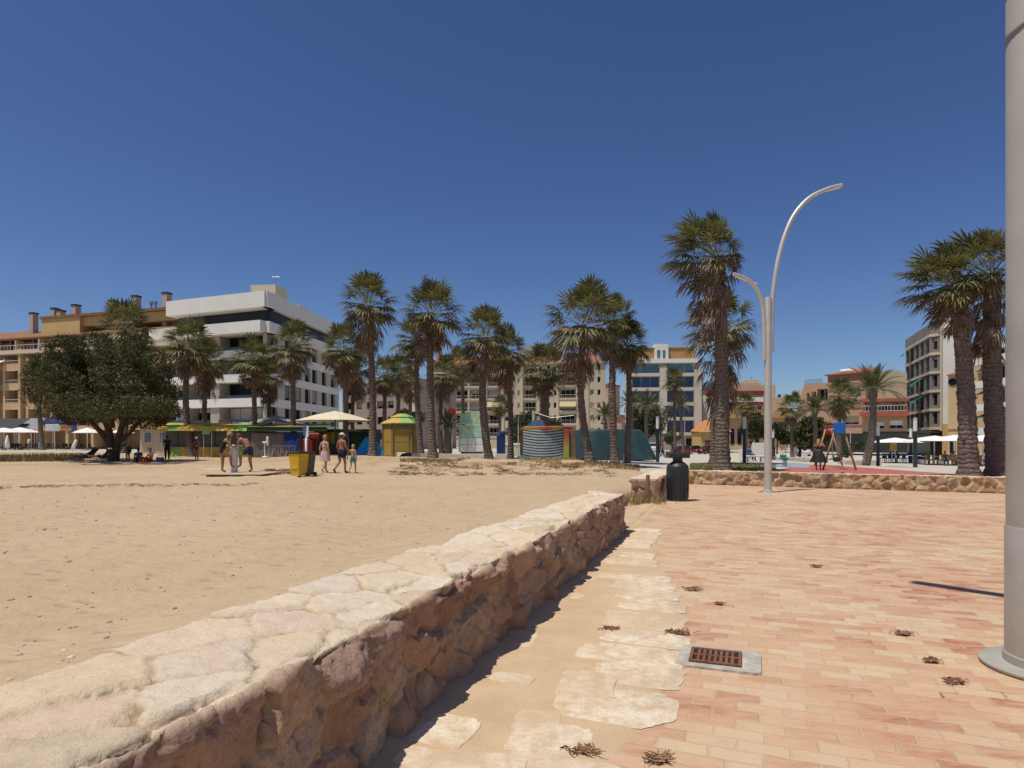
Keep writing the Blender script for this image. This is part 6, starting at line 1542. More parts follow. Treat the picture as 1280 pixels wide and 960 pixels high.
b = MB(); b.box(-.3, .1, 0, .2, 1.2, 1.35, bev=.04); b.box(.0, .22, .05, .2, 1.0, 1.75, bev=.06); b.build('head', white_p, t)
# stall with bright panels under the parasol
D = 57; g = at(415, D); k = D / F; q_ = lambda px: (px - 415) * k
t = thing('market_stall', g, 'stall with bright yellow and green panels under the cream parasol', 'stall')
b = MB(); b.box(q_(393), q_(436), 0, 2.2, 0, 2.1); b.build('body', shut, t)
b = MB()
for i, (a_, c_) in enumerate(((394, 402), (404, 412), (413, 419), (422, 430))): b.box(q_(a_), q_(c_), -.06, -.005, .75 if i else .3, 2.05, bev=.015)
b.build('panel', yg, t)
b = MB(); b.box(q_(392), q_(470), -.1, 2.3, 2.1, 2.35, bev=.03); b.build('roof', dkgreen, t)
b = MB(); b.box(q_(437), q_(470), .3, 2.0, 0, 2.1); b.build('back_wall', pm('dark_green_wall', (.02, .045, .025), .8), t)
b = MB(); b.box(q_(408), q_(428), -.9, -.3, .1, 1.0, bev=.08); b.build('black_counter', lidb, t)
def parasol(g, hw, zt, ze, lab, m_, post, nm='parasol', grp='parasols', side=8, valance=.0, off=0.0):
    t = thing(nm, g, lab, 'parasol', grp); b = MB(); n_ = side; r_ = hw / math.cos(math.pi / n_)
    pts = [(r_ * math.cos(2 * math.pi * (i + .5) / n_), r_ * math.sin(2 * math.pi * (i + .5) / n_)) for i in range(n_)]
    vs = []; fs = []
    for dz in (0, -.03):
        a0 = len(vs); vs.append((0, 0, zt + dz))
        for q, f_ in ((0, .5), (1, 1.0)):
            for i in range(n_):
                z_ = zt + (ze - zt) * f_ ** 1.25; vs.append((pts[i][0] * f_, pts[i][1] * f_, z_ + dz))
        for i in range(n_):
            j = (i + 1) % n_; A_, B_, C_, D_ = a0 + 1 + i, a0 + 1 + j, a0 + 1 + n_ + j, a0 + 1 + n_ + i
            if dz == 0: fs += [(a0, A_, B_), (A_, D_, C_, B_)]
            else: fs += [(a0, B_, A_), (A_, B_, C_, D_)]
    for i in range(n_):
        j = (i + 1) % n_; A_, B_ = 1 + n_ + i, 1 + n_ + j; k_ = len(vs) // 2; fs.append((A_, A_ + k_, B_ + k_, B_))
    b.add(vs, fs); b.build('canopy', m_, t)
    b = MB(); b.tube([(off, 0, 0), (off, 0, zt - .05)], .05, 8); b.build('pole', post, t)
    b = MB()
    for i in range(n_): b.tube([(0, 0, zt - .12), (pts[i][0] * .97, pts[i][1] * .97, ze - .05)], .015, 4, False)
    b.build('rib', steel, t); b = MB(); b.lathe([(.3, 0), (.3, .08)], 12); b.build('base', conc, t); return t
cream_p = pm('cream_canvas', (.66, .58, .42), .9, .05, .6); grey_p = pm('grey_canvas', (.36, .34, .30), .9, .06, .6); white_c = pm('white_canvas', (.80, .78, .74), .9, .03, .6)
D = 52; g = at(419, D); parasol(g, 2.85, Z(513.5, D) - g.z, Z(526, D) - g.z, 'large cream parasol with dark post behind the walking family', cream_p, dkgreen)
D = 60; g = at(345, D); parasol(g, 2.3, Z(519, D) - g.z, Z(529, D) - g.z, 'grey parasol behind the stall with the blue cloth', grey_p, steel)
# blue tarpaulin
def draped(name, g, hx, hy, hz, lab, m_, seed, amp=.12, top=.55, nu=44, nv=16, prof=None):
    """a tarpaulin thrown over something: rings from ridge to ground with folds"""
    vs = []; fs = []
    for j in range(nv + 1):
        v = j / nv
        for i in range(nu):
            a = 2 * math.pi * i / nu; c_, s_ = math.cos(a), math.sin(a); e = .5
            px_, py_ = math.copysign(abs(c_) ** e, c_), math.copysign(abs(s_) ** e, s_)
            rr_ = top + (1 - top) * v ** .8; z_ = hz * (1 - v ** 1.6)
            if prof: z_, rr_ = prof(px_, v, hz)
            f = (float(fbm(np.array(i * .55 if i < nu - 4 else (i - nu) * .55 + seed * 0 + 0.0), np.array(v * 1.6 + seed), 3, seed)) - .5) * amp * 2 * (.25 + v)
            vs.append((px_ * (hx * rr_ + f), py_ * (hy * rr_ + f), max(z_ + f * .5, .0) if v < 1 else 0.0))
    for j in range(nv):
        for i in range(nu): k2 = (i + 1) % nu; fs.append((j*nu+i, (j+1)*nu+i, (j+1)*nu+k2, j*nu+k2))
    fs.append(tuple(range(nu)))
    b = MB(); b.add(vs, fs); o_ = b.build(name, m_, None, False, g); autosmooth(o_, 35); return tag(o_, lab, 'tarpaulin')
D = 53; g = at(462, D); draped('tarpaulin', g, 1.25, .9, 1.5, 'bright blue tarpaulin over a stack behind the tall palm', pm('blue_tarp', (.01, .32, .82), .45, .12, 1.5), 4, .09, .35, prof=lambda px_, v, hz: (hz * (1 - v ** 1.15), .22 + .78 * v))
D = 47; g = at(512, D) ; draped('tarpaulin', g, .75, .4, .38, 'crumpled black sheet lying on the sand before the yellow kiosk', pm('black_sheet', (.02, .02, .022), .6, .2, 2), 8, .12, .4)
# yellow kiosk
D = 52; g = at(503, D); g.z -= .02; k = D / F
t = thing('kiosk', g, 'yellow kiosk with a stepped yellow and green hip roof', 'kiosk')
def ngon(r_, n_=6, a0=R(30)): return [(r_ * math.cos(a0 + 2 * math.pi * i / n_), r_ * math.sin(a0 + 2 * math.pi * i / n_)) for i in range(n_)]
kb = pm('kiosk_yellow', (.37, .245, .045), .6, .1, 1.2); kf = pm('kiosk_frame', (.19, .15, .085), .6, .1, 2)
a_k = R(10)
P6 = ngon(1.5, 6, a_k); b = MB(); b.prism(P6, 0, 2.65); b.build('wall', kb, t)
for p in P6: b = MB(); b.tube([(p[0], p[1], 0), (p[0], p[1], 2.65)], .07, 6); b.build('corner_post', kf, t)
for i in range(6):
    p, q = Vector(P6[i] + (0,)), Vector(P6[(i + 1) % 6] + (0,)); m_ = (p + q) / 2
    if m_.y > .5: continue
    u_ = (q - p).normalized(); n_ = Vector((u_.y, -u_.x, 0)); M_ = Matrix(((u_.x, -n_.x, 0, m_.x), (u_.y, -n_.y, 0, m_.y), (0, 0, 1, 0), (0, 0, 0, 1)))
    b = MB(); b.box(-.52, .52, -.05, -.008, 1.15, 2.2, M_, bev=.02); b.box(-.52, .52, -.05, -.008, .1, 1.1, M_, bev=.02); b.build('shutter_panel', kb, t)
    b = MB(); b.box(-.6, .6, -.07, -.01, 2.25, 2.5, M_, bev=.02); b.build('header', kf, t)
rf = panel_mat('kiosk_roof_colours', [(.58, .42, .10), (.25, .46, .13)], 1.25)
def hipn(b, r0, z0, r1, z1, th=.06):
    A_, B_ = ngon(r0, 6, a_k), ngon(r1, 6, a_k); vs = [(p[0], p[1], z0) for p in A_] + [(p[0], p[1], z1) for p in B_] + [(p[0], p[1], z0 - th) for p in A_]
    b.add(vs, [(i, (i + 1) % 6, 6 + (i + 1) % 6, 6 + i) for i in range(6)] + [tuple(range(6, 12))] + [(12 + (i + 1) % 6, i + 0 if False else (i + 1) % 6, i, 12 + i) for i in range(6)] + [tuple(range(12, 18))[::-1]])
b = MB(); hipn(b, 1.75, 2.68, .85, 3.12); hipn(b, .95, 3.18, .35, 3.45); b.build('roof', rf, t)
D = 50; g = at(502, D); b = MB(); b.box(-.35, .35, -.2, .2, 0, .32, bev=.02); b.box(.12, .22, -.215, -.2, .03, .26); tag(b.build('box', white_p, loc=g), 'small white box on the ground in front of the yellow kiosk', 'box')
# low concrete kerb walls at the edge of the paving
for (p0, p1, D, h_, lab) in ((515, 538, 45, .45, 'short pale concrete wall end right of the yellow kiosk'), (549, 612, 50, .42, 'long low pale concrete wall below the painted trailer'), (619, 634, 52, .38, 'short low concrete wall between two palm trunks')):
    g = at((p0 + p1) / 2, D); w_ = (p1 - p0) / 2 * D / F; b = MB(); b.box(-w_, w_, -.25, .25, -.3, h_, bev=.03); tag(b.build('low_wall', pm('pale_concrete', (.55, .50, .40), .85, .12, 1), loc=g), lab, 'low wall')
# painted game trailer
D = 58; g = G(589.5, D); k = D / F
t = thing('game_trailer', g, 'white fairground game trailer with multicoloured painted panels', 'trailer')
n = NT('airbrushed_panel'); o = n.obj()
nz = n.n('ShaderNodeTexNoise'); nz.inputs['Scale'].default_value = 1.1; nz.inputs['Detail'].default_value = 3; n.l(o, nz.inputs['Vector'])
hv = n.n('ShaderNodeCombineColor', mode='HSV'); n.l(n.math('MULTIPLY_ADD', nz.outputs[0], 1.5, -.40), hv.inputs[0]); hv.inputs[1].default_value = .5; hv.inputs[2].default_value = .55
c = n.mix(n.ramp(n.noise(o, 2.6, 4), [(.4, 0), (.65, .75)]), hv.outputs[0], (.62, .66, .52)); n.l(c, n.b.inputs['Base Color']); n.b.inputs['Roughness'].default_value = .4; art = n.m
W = 15.2 * k
b = MB(); b.box(-W, W, 0, 1.8, .45, 2.6); b.build('body', white_p, t)
b = MB(); b.prism([(-W, 2.95), (-W, 3.5), (-W * .72, 3.95), (-W * .3, 4.08), (W * .3, 4.08), (W * .75, 3.95), (W, 3.5), (W, 2.95)], -.06, .04, Matrix(((1, 0, 0, 0), (0, 0, 1, 0), (0, 1, 0, 0), (0, 0, 0, 1)))); b.build('top_sign', art, t)
b = MB(); b.box(-W, W, -.10, -.005, 1.78, 2.9, bev=.02); b.build('art_panel', art, t)
b = MB()
for i in range(3): b.box(-W + .03 + i * W * 2 / 3, -W - .03 + (i + 1) * W * 2 / 3, -.09, -.005, .5, 1.1, bev=.02); b.box(-W + .03 + i * W * 2 / 3, -W - .03 + (i + 1) * W * 2 / 3, -.09, -.005, 1.14, 1.74, bev=.02)
b.build('cabinet', white_p, t)
b = MB(); b.box(-W - .06, -W - .005, -.1, 1.8, .45, 3.0); b.box(W + .005, W + .06, -.1, 1.8, .45, 3.0); b.build('side_trim', steel, t)
b = MB(); b.box(-W * .9, W * .9, .2, 1.6, 0, .45); b.build('chassis', black, t)
# blue booth and white cabin
D = 60; g = G(625.5, D); t = thing('booth', g, 'narrow dark blue booth behind the crooked palm trunk', 'booth'); k = D / F
b = MB(); b.box(-.35, .45, 0, .8, 0, 2.05, bev=.03); b.build('body', pm('navy_paint', (.015, .03, .13), .5, .1), t); b = MB(); b.box(-.1, .9, -.1, .7, 2.05, 2.4, bev=.1); b.build('hood', pm('navy_cloth', (.03, .05, .16), .8, .1), t)
D = 66; g = G(641, D); t = thing('low_cabin', g, 'low white cabin wall behind the crooked palm, left of the striped ride', 'cabin'); b = MB(); b.box(-1.2, 1.1, 0, 1.5, 0, 1.05); b.build('wall', pm('offwhite_panel', (.55, .50, .42), .8), t); b = MB(); b.box(-1.25, 1.15, -.05, 1.55, 1.05, 1.25, bev=.03); b.build('roof', white_p, t)
D = 75; g = G(565, D); t = thing('traffic_sign', g, 'small red round sign left of the painted trailer', 'sign'); b = MB(); b.tube([(0, 0, 0), (0, 0, 4.6)], .05, 6); b.build('post', steel, t); b = MB(); b.lathe([(.5, -.02), (.5, .02)], 16, Matrix.Translation((0, -.06, Z(515, D) - g.z)) @ Matrix.Rotation(R(90), 4, 'X')); b.build('disc', pm('sign_red', (.40, .02, .02), .5), t)
# striped ride
D = 41; g = G(687, D); k = D / F; q_ = lambda px: (px - 687) * k
n = NT('striped_tarp'); o = n.obj(); s_ = n.n('ShaderNodeSeparateXYZ'); n.l(o, s_.inputs[0])
v = n.math('FRACT', n.math('DIVIDE', s_.outputs[2], .168)); c = n.mix(n.ramp(v, [(.44, 0), (.5, 1)]), (.025, .03, .045), (.50, .55, .54)); n.l(c, n.b.inputs['Base Color']); n.b.inputs['Roughness'].default_value = .6; stripe = n.m
t = thing('covered_ride', g, 'round fairground ride wrapped in a black and white striped sheet', 'fairground ride')
b = MB(); x0_, x1_ = q_(654), q_(704)
nx, ny = 26, 34; n0 = 0
for j in range(ny + 1):
    for i in range(nx + 1):
        u, v_ = i / nx, j / ny; x_ = x0_ + (x1_ - x0_) * u; y_ = -.35 * math.sin(math.pi * u) - .05 * float(fbm(np.array(u * 7.0), np.array(v_ * 3.0), 3, 2)); b.v.append((x_, y_, .12 + 2.0 * v_))
for j in range(ny):
    for i in range(nx): a = j * (nx + 1) + i; b.f.append((a, a + 1, a + nx + 2, a + nx + 1)); b.m.append(0)
# stripes sag: shape the rows rather than the picture
sag = lambda u: .13 * (1 - 4 * (u - .5) ** 2)
n = NT('sagging_striped_sheet'); o = n.obj(); s_ = n.n('ShaderNodeSeparateXYZ'); n.l(o, s_.inputs[0])
xn = n.math('DIVIDE', n.math('SUBTRACT', s_.outputs[0], (x0_ + x1_) / 2), (x1_ - x0_) / 2)
zz_ = n.math('ADD', s_.outputs[2], n.math('MULTIPLY', n.math('SUBTRACT', 1.0, n.math('MULTIPLY', xn, xn)), .14)); zz_ = n.math('ADD', zz_, n.math('MULTIPLY', n.noise(o, 2.2, 3), .08))
v = n.math('FRACT', n.math('DIVIDE', zz_, .175)); c = n.mix(n.ramp(v, [(.40, 0), (.48, 1), (.94, 1), (1.0, 0)]), (.03, .04, .055), (.40, .45, .45)); n.l(c, n.b.inputs['Base Color']); n.b.inputs['Roughness'].default_value = .6
sh = b.build('striped_sheet', n.m, t, True)
b = MB(); b.lathe([(1.62, .1), (1.62, 2.12)], 30, Matrix.Translation((q_(682), 1.35, 0))); b.build('drum', pm('drum_brown', (.16, .10, .055), .7, .2, 1.5), t)
n = NT('rainbow_wall'); o = n.obj(); s_ = n.n('ShaderNodeSeparateXYZ'); n.l(o, s_.inputs[0]); c = n.ramp(n.math('DIVIDE', s_.outputs[2], 2.3), [(.05, (.24, .30, .05)), (.4, (.40, .34, .06)), (.62, (.42, .16, .05)), (.85, (.36, .05, .04))]); n.l(c, n.b.inputs['Base Color']); n.b.inputs['Roughness'].default_value = .5
b = MB(); b.box(q_(704.2), q_(711.5), -.12, .3, .1, 2.12, bev=.03); b.build('side_panel', n.m, t)
b = MB(); b.box(q_(711.7), q_(720), .0, .9, .1, 2.1, bev=.03); b.build('end_panel', pm('brown_panel', (.17, .12, .06), .7, .2, 2), t)
n = NT('rim_colours'); o = n.obj(); s_ = n.n('ShaderNodeSeparateXYZ'); n.l(o, s_.inputs[0]); c = n.ramp(n.math('MULTIPLY_ADD', s_.outputs[0], .28, .5), [(.1, (.40, .24, .03)), (.45, (.42, .05, .04)), (.6, (.42, .20, .03)), (.9, (.36, .08, .04))]); n.l(c, n.b.inputs['Base Color']); n.b.inputs['Roughness'].default_value = .5
b = MB(); b.lathe([(1.72, 2.13), (1.76, 2.16), (1.76, 2.30), (1.70, 2.34)], 30, Matrix.Translation((q_(684), 1.3, 0))); b.build('rim', n.m, t)
b = MB(); wavy_sheet(b, (q_(636), -.9, .02), (q_(662), -.7, .02), (q_(662), -.4, .4), (q_(650), -.1, .5), 14, 5, .10, 6); b.build('loose_sheet', pm('teal_sheet', (.06, .11, .11), .7, .2, 2), t)
b = MB(); wavy_sheet(b, (q_(657), .3, 2.34), (q_(682), .3, 2.36), (q_(679), .8, 2.75), (q_(664), .8, 2.75), 12, 4, .12, 9); b.build('blue_bundle', pm('bundle_blue', (.025, .06, .12), .8, .2, 3), t)
b = MB(); b.tube([(q_(668), 1.3, 2.2), (q_(668), 1.3, 3.4)], .11, 8); b.tube([(q_(668), 1.3, 3.3), (q_(690), .6, 2.9), (q_(718), .4, 3.05)], .012, 4); b.build('centre_pole', steel, t)
b = MB(); b.box(q_(672), q_(690), -.55, .1, .02, .14, bev=.02); b.build('step', pm('step_blue', (.10, .16, .26), .6), t)
b = MB(); b.box(q_(655), q_(718), .1, 2.4, 0, .1); b.build('base', black, t)
# teal tarpaulin over the big ride
D = 50; g = G(767, D); k = D / F; q_ = lambda px: (px - 767) * k
def tp(px_, v, hz):
    z_ = hz * (1 - v ** (1.3 if px_ > 0 else 3.0)); return z_, (.62 if px_ > 0 else .86) + ((.38 if px_ > 0 else .14)) * v ** .9
draped('tarpaulin', g, 3.15, 1.9, Z(537, D) - g.z, 'large teal tarpaulin over a ride behind the close pair of palms', pm('teal_tarp', (.028, .062, .07), .6, .28, .8), 12, .16, .6, 60, 18, tp)
# slim poles
for (px, D, py, lab) in ((648, 55, 520, 'slim lamp pole left of the striped ride'), (754, 60, 530, 'slim lamp pole in front of the teal tarpaulin'), (673, 110, 530, 'far lamp pole'), (856, 95, 520, 'slim pale pole before the modern block windows'), (1063, 70, 530, 'slim pole between fan palm and date palm')):
    if lab == 'far lamp pole': continue
    g = G(px, D); t = thing('lamp_pole', g, lab, 'pole'); b = MB(); b.tube([(0, 0, 0), (0, 0, Z(py, D) - g.z)], .045, 7); b.build('pole', steel, t); b = MB(); b.box(-.25, .25, -.3, .1, Z(py, D) - g.z, Z(py, D) - g.z + .12, bev=.03); b.build('lamp_head', dark_post, t)

# cafes at the far left
D = 96; g = Vector((X(20, D), D, gz(X(20, D), D)))
def awning(px0, px1, D, py_b, py_f, lab, m_, out=2.2, ribs=True):
    x0_, x1_ = X(px0, D), X(px1, D); zc = gz(x0_, D); g = Vector(((x0_ + x1_) / 2, D, zc)); w_ = (x1_ - x0_) / 2; z1, z0 = Z(py_b, D) - zc, Z(py_f, D) - zc
    t = thing('cafe_awning', g, lab, 'awning', 'awnings of the seafront cafes'); b = MB()
    b.add([(-w_, 0, z1), (w_, 0, z1), (w_, -out, z0), (-w_, -out, z0), (-w_, 0, z1 - .05), (w_, 0, z1 - .05), (w_, -out, z0 - .05), (-w_, -out, z0 - .05)], [(3, 2, 1, 0), (4, 5, 6, 7), (0, 1, 5, 4), (1, 2, 6, 5), (2, 3, 7, 6), (3, 0, 4, 7)]); b.box(-w_, w_, -out - .06, -out - .01, z0 - .35, z0 - .02); b.build('canopy', m_, t)
    for s_ in (-1, 0, 1): b = MB(); b.tube([(s_ * (w_ - .1), -out + .1, 0), (s_ * (w_ - .1), -out + .1, z0 - .05)], .06, 6); b.build('post', white_p, t)
awning(-40, 38, 94, 523, 536, 'dark grey awning at the far left edge', pm('charcoal_awning', (.045, .045, .05), .8, .1), 3)
awning(20, 58, 96, 523.5, 534, 'blue grey awning beside the dark one at the far left', pm('bluegrey_awning', (.20, .24, .27), .8, .1), 3)
awning(57, 108, 97, 522, 529, 'navy blue awning left of the dark leafy tree', pm('navy_awning', (.012, .02, .085), .8, .1), 2.5)
D = 92
for (p0, p1, y0, y1, c_, lab) in ((37, 54, 529, 536, (.45, .42, .42), 'long pale sign board on the cafe front left of the palm trunk'), (57, 74, 530, 539, (.60, .58, .58), 'white sign board right of the palm trunk'), (76, 87, 531, 537, (.40, .13, .05), 'orange sign board on the cafe front'), (89, 96, 529, 538, (.05, .06, .25), 'blue square sign on the cafe front')):
    x0_, x1_ = X(p0, D), X(p1, D); zc = gz(x0_, D); t = thing('sign_board', ((x0_ + x1_) / 2, D, zc), lab, 'sign'); w_ = (x1_ - x0_) / 2; b = MB(); b.box(-w_, w_, -.05, .05, Z(y1, D) - zc, Z(y0, D) - zc, bev=.02); b.build('board', pm('sign_' + lab[:6].strip().replace(' ', '_'), c_, .6, .15, 1.5), t); b = MB(); b.tube([(0, .1, 0), (0, .1, Z(y1, D) - zc)], .05, 6); b.build('post', steel, t)
for (px, D, hw, pt_, pe, lab) in ((5, 88, 2.6, 534.5, 540.5, 'low white parasol cut by the left edge of the photo'), (25, 90, 2.4, 534, 540.5, 'white parasol over the cafe tables, second from the left edge'), (109, 84, 1.6, 534.5, 541, 'white parasol beside the dark tree trunk'), (152, 84, 1.4, 536, 541, 'cream parasol glimpsed behind the dark tree trunk')):
    x_ = X(px, D); g = Vector((x_, D, gz(x_, D))); parasol(g, hw, Z(pt_, D) - g.z, Z(pe, D) - g.z, lab, white_c, white_p, grp='parasols of the seafront cafes')
for (px, D, lab) in ((9, 86, 'white folded cover standing near the left edge'), (51.5, 85, 'folded white parasol standing left of the palm trunk')):
    x_ = X(px, D); g = Vector((x_, D, gz(x_, D))); t = thing('folded_parasol', g, lab, 'parasol'); b = MB(); b.lathe([(.30, .3), (.26, 1.0), (.16, 1.6), (.05, 1.95)], 10); b.build('canopy', white_c, t, True); b = MB(); b.tube([(0, 0, 0), (0, 0, 2.0)], .04, 6); b.build('pole', white_p, t)
x_ = X(93.5, 80); t = thing('leaning_board', (x_, 80, gz(x_, 80)), 'white board leaning upright beside the cafe posts', 'board', rz=.3); b = MB(); b.tube([(-.35, 0, 0), (-.1, 0, .6), (.12, 0, 1.2), (.2, 0, 1.35)], [.12, .2, .16, .04], 8); o_ = b.build('board', white_p, t, True)
# cafe tables and chairs: one proto each
chair_d = pm('dark_chair', (.05, .035, .03), .6, .2); chair_b = pm('blue_chair', (.012, .025, .12), .6, .15); chair_w = pm('wicker_chair', (.17, .10, .055), .8, .25, 8)
def make_chair(m_, lab, grp):
    t = thing('cafe_chair', (0, 0, 0), lab, 'chair', grp); b = MB(); b.box(-.22, .22, -.22, .22, .42, .47, bev=.015); b.build('seat', m_, t); b = MB(); b.box(-.22, .22, .19, .23, .47, .88, bev=.015); b.build('backrest', m_, t)
    for sx_ in (-.19, .19):
        for sy_ in (-.19, .19): b = MB(); b.tube([(sx_, sy_, 0), (sx_, sy_, .43)], .02, 5); b.build('leg', m_, t)
    return t
def make_table(m_, lab, grp):
    t = thing('cafe_table', (0, 0, 0), lab, 'table', grp); b = MB(); b.box(-.4, .4, -.4, .4, .70, .74, bev=.01); b.build('table_top', white_p, t); b = MB(); b.lathe([(.28, 0), (.28, .03), (.04, .05), (.04, .7)], 10); b.build('pedestal', m_, t); return t
def set_out(proto, first, px, D, rz):
    t = proto if first else copy_tree(proto); t.location = (X(px, D), D, gz(X(px, D), D)); t.rotation_euler = (0, 0, rz); return t
r = random.Random(21)
cb = make_chair(chair_b, 'blue cafe chair set out in front of the dark corner apartments', 'blue cafe chairs by the dark apartments'); tb = make_table(chair_b, 'small white topped cafe table among the blue chairs', 'tables among the blue chairs')
i = 0
for px in (1104, 1111, 1118, 1125, 1133, 1141, 1149, 1154):
    for dD in (0, 1.6): set_out(cb, i == 0, px + r.uniform(-1.5, 1.5), 62 - (px - 1104) * .06 + dD, r.uniform(0, 6.28)); i += 1
for i, px in enumerate((1108, 1121, 1136, 1147)): set_out(tb, i == 0, px, 62.8 - (px - 1104) * .06, 0)
cw = make_chair(chair_w, 'brown wicker chair under the white parasols near the right palms', 'wicker chairs under the right parasols'); tw = make_table(chair_w, 'white topped table under the right hand parasols', 'tables under the right parasols'); i = 0
for px in (1157, 1163, 1169, 1175, 1181, 1187, 1193, 1199, 1222, 1229, 1236, 1242):
    for dD in (0, 1.8): set_out(cw, i == 0, px + r.uniform(-1.5, 1.5), 56 - (px - 1157) * .05 + dD, r.uniform(0, 6.28)); i += 1
for i, px in enumerate((1160, 1172, 1185, 1197, 1226, 1239)): set_out(tw, i == 0, px, 56.9 - (px - 1157) * .05, 0)
cd = make_chair(chair_d, 'dark cafe chair in the shade of the far left awnings', 'dark chairs of the left cafes'); i = 0
for px in (6, 14, 20, 27, 33, 45, 62, 70, 80, 86, 101, 112):
    for dD in (0, 2): set_out(cd, i == 0, px + r.uniform(-1.5, 1.5), 87 + dD, r.uniform(0, 6.28)); i += 1
for (px, D, hw, pt_, pe, lab) in ((1119, 62, 1.7, 547, 553, 'white parasol with a red and yellow flag beneath it, left of the nearest bollard lamp'), (1168, 57, 1.75, 544.5, 551, 'white parasol just right of the nearest bollard lamp'), (1194, 56, 1.75, 543.5, 551, 'white parasol touching the ragged palm trunk on its left'), (1229, 55, 1.6, 543.5, 551.5, 'white parasol between the two right palm trunks')):
    g = G(px, D); parasol(g, hw, Z(pt_, D) - g.z, Z(pe, D) - g.z, lab, white_c, white_p, grp='white parasols of the right cafe', side=4)
D = 60.5; g = G(1115, D); t = thing('flag', g, 'small red and yellow flag hanging under the cafe parasol', 'flag'); b = MB(); b.tube([(0, 0, 0), (0, 0, 2.05)], .02, 5); b.build('pole', steel, t)
b = MB(); wavy_sheet(b, (-.25, 0, 1.2), (.4, 0, 1.2), (.5, .02, 1.9), (-.1, .02, 1.9), 8, 4, .12, 4); b.build('cloth', panel_mat('flag_colours', [(.45, .03, .02), (.60, .34, .02)], .22, 2), t)
# cars parked before the modern block
tyre = pm('tyre', (.02, .02, .02), .8); carglass = glass('car_glass', (.02, .025, .03), .08); hub = pm('wheel_rim', (.4, .4, .4), .35, .05, 3, metal=.8)
def car(px, D, m_, lab, rz=0.0, sc_=1.0):
    g = G(px, D); t = thing('parked_car', g, lab, 'car', 'cars parked before the buildings', rz)
    pr = [(-2.0, .28), (-2.05, .62), (-1.95, .86), (-1.15, .95), (.95, .97), (1.75, .86), (2.02, .66), (2.02, .30), (1.65, .24), (-1.7, .24)]
    M_ = Matrix(((1, 0, 0, 0), (0, 0, 1, 0), (0, 1, 0, 0), (0, 0, 0, 1)))
    b = MB(); b.prism(pr, -.84, .84, M_); b.build('body', m_, t)
    cab = [(-1.12, .96), (-.45, 1.44), (.75, 1.46), (1.55, .93)]; b = MB(); b.prism([(-1.05, .95), (-.42, 1.40), (.72, 1.42), (1.48, .92)], -.76, .76, M_); b.build('window_band', carglass, t)
    b = MB(); b.prism([(-.55, 1.40), (-.42, 1.47), (.72, 1.49), (.92, 1.40)], -.72, .72, M_); b.box(-.02, .05, -.775, .775, .95, 1.42); b.build('roof', m_, t)
    for sx_ in (-1.28, 1.22):
        for sy_ in (-.80, .80):
            b = MB(); b.lathe([(.31, -.1), (.32, 0), (.31, .1)], 16, Matrix.Translation((sx_, sy_, .31)) @ Matrix.Rotation(R(90), 4, 'X')); w_ = b.build('wheel', tyre, t); b = MB(); b.lathe([(.19, -.11), (.19, .11)], 12, Matrix.Translation((sx_, sy_, .31)) @ Matrix.Rotation(R(90), 4, 'X')); b.build('rim', hub, w_)
    for sy_ in (-.6, .6): b = MB(); b.box(-2.07, -1.98, sy_ - .15, sy_ + .15, .60, .74, bev=.02); b.build('headlight', lamp_white, t); b = MB(); b.box(1.96, 2.04, sy_ - .15, sy_ + .15, .62, .76, bev=.02); b.build('tail_light', redt, t)
redcar = pm('red_car_paint', (.26, .012, .02), .25, .05, .5, spec=.6); maroon = pm('maroon_car_paint', (.12, .015, .03), .25, .05, .5, spec=.6); whitecar = pm('white_car_paint', (.6, .6, .58), .3, .03, .5, spec=.6); darkcar = pm('dark_car_paint', (.03, .03, .04), .25, .05, .5, spec=.6)
car(853, 112, redcar, 'bright red car parked before the modern block', R(8)); car(868, 116, maroon, 'dark red car parked just right of the bright red one', R(-6)); car(885, 112, maroon, 'maroon car parked before the low yellow house', R(25)); car(818, 100, whitecar, 'white car beside the bollard lamp near the teal tarpaulin', R(60)); car(896, 118, darkcar, 'dark car half hidden behind the big lawn palm', R(5))
car(1004, 96, whitecar, 'white car in front of the terracotta block, behind the dark bush', R(70))
# ------------------------------------------------------------------ people
def skin_mat(name, c): return pm(name, c, .55, .10, 8, spec=.35)
SK = {'fair': skin_mat('fair_skin', (.46, .25, .16)), 'tan': skin_mat('tanned_skin', (.34, .16, .09)), 'dark': skin_mat('deep_tan_skin', (.22, .10, .06))}
BASE = {  # joints of a 1.70 m figure standing, facing +Y, feet on z = 0
 'pelvis': (0, 0, .92), 'belly': (0, .015, 1.06), 'chest': (0, 0, 1.25), 'neck': (0, -.01, 1.42), 'head': (0, .015, 1.54),
 'hipL': (-.09, 0, .88), 'kneeL': (-.10, .03, .48), 'ankL': (-.10, -.02, .09), 'toeL': (-.11, .13, .03),
 'hipR': (.09, 0, .88), 'kneeR': (.10, .03, .48), 'ankR': (.10, -.02, .09), 'toeR': (.11, .13, .03),
 'shL': (-.17, -.01, 1.37), 'elL': (-.22, -.02, 1.10), 'wrL': (-.22, .06, .86), 'hdL': (-.215, .085, .78),
 'shR': (.17, -.01, 1.37), 'elR': (.22, -.02, 1.10), 'wrR': (.22, .06, .86), 'hdR': (.215, .085, .78)}
EDG = [('pelvis', 'belly'), ('belly', 'chest'), ('chest', 'neck'), ('neck', 'head')]
for s_ in 'LR': EDG += [('pelvis', 'hip' + s_), ('hip' + s_, 'knee' + s_), ('knee' + s_, 'ank' + s_), ('ank' + s_, 'toe' + s_), ('chest', 'sh' + s_), ('sh' + s_, 'el' + s_), ('el' + s_, 'wr' + s_), ('wr' + s_, 'hd' + s_)]
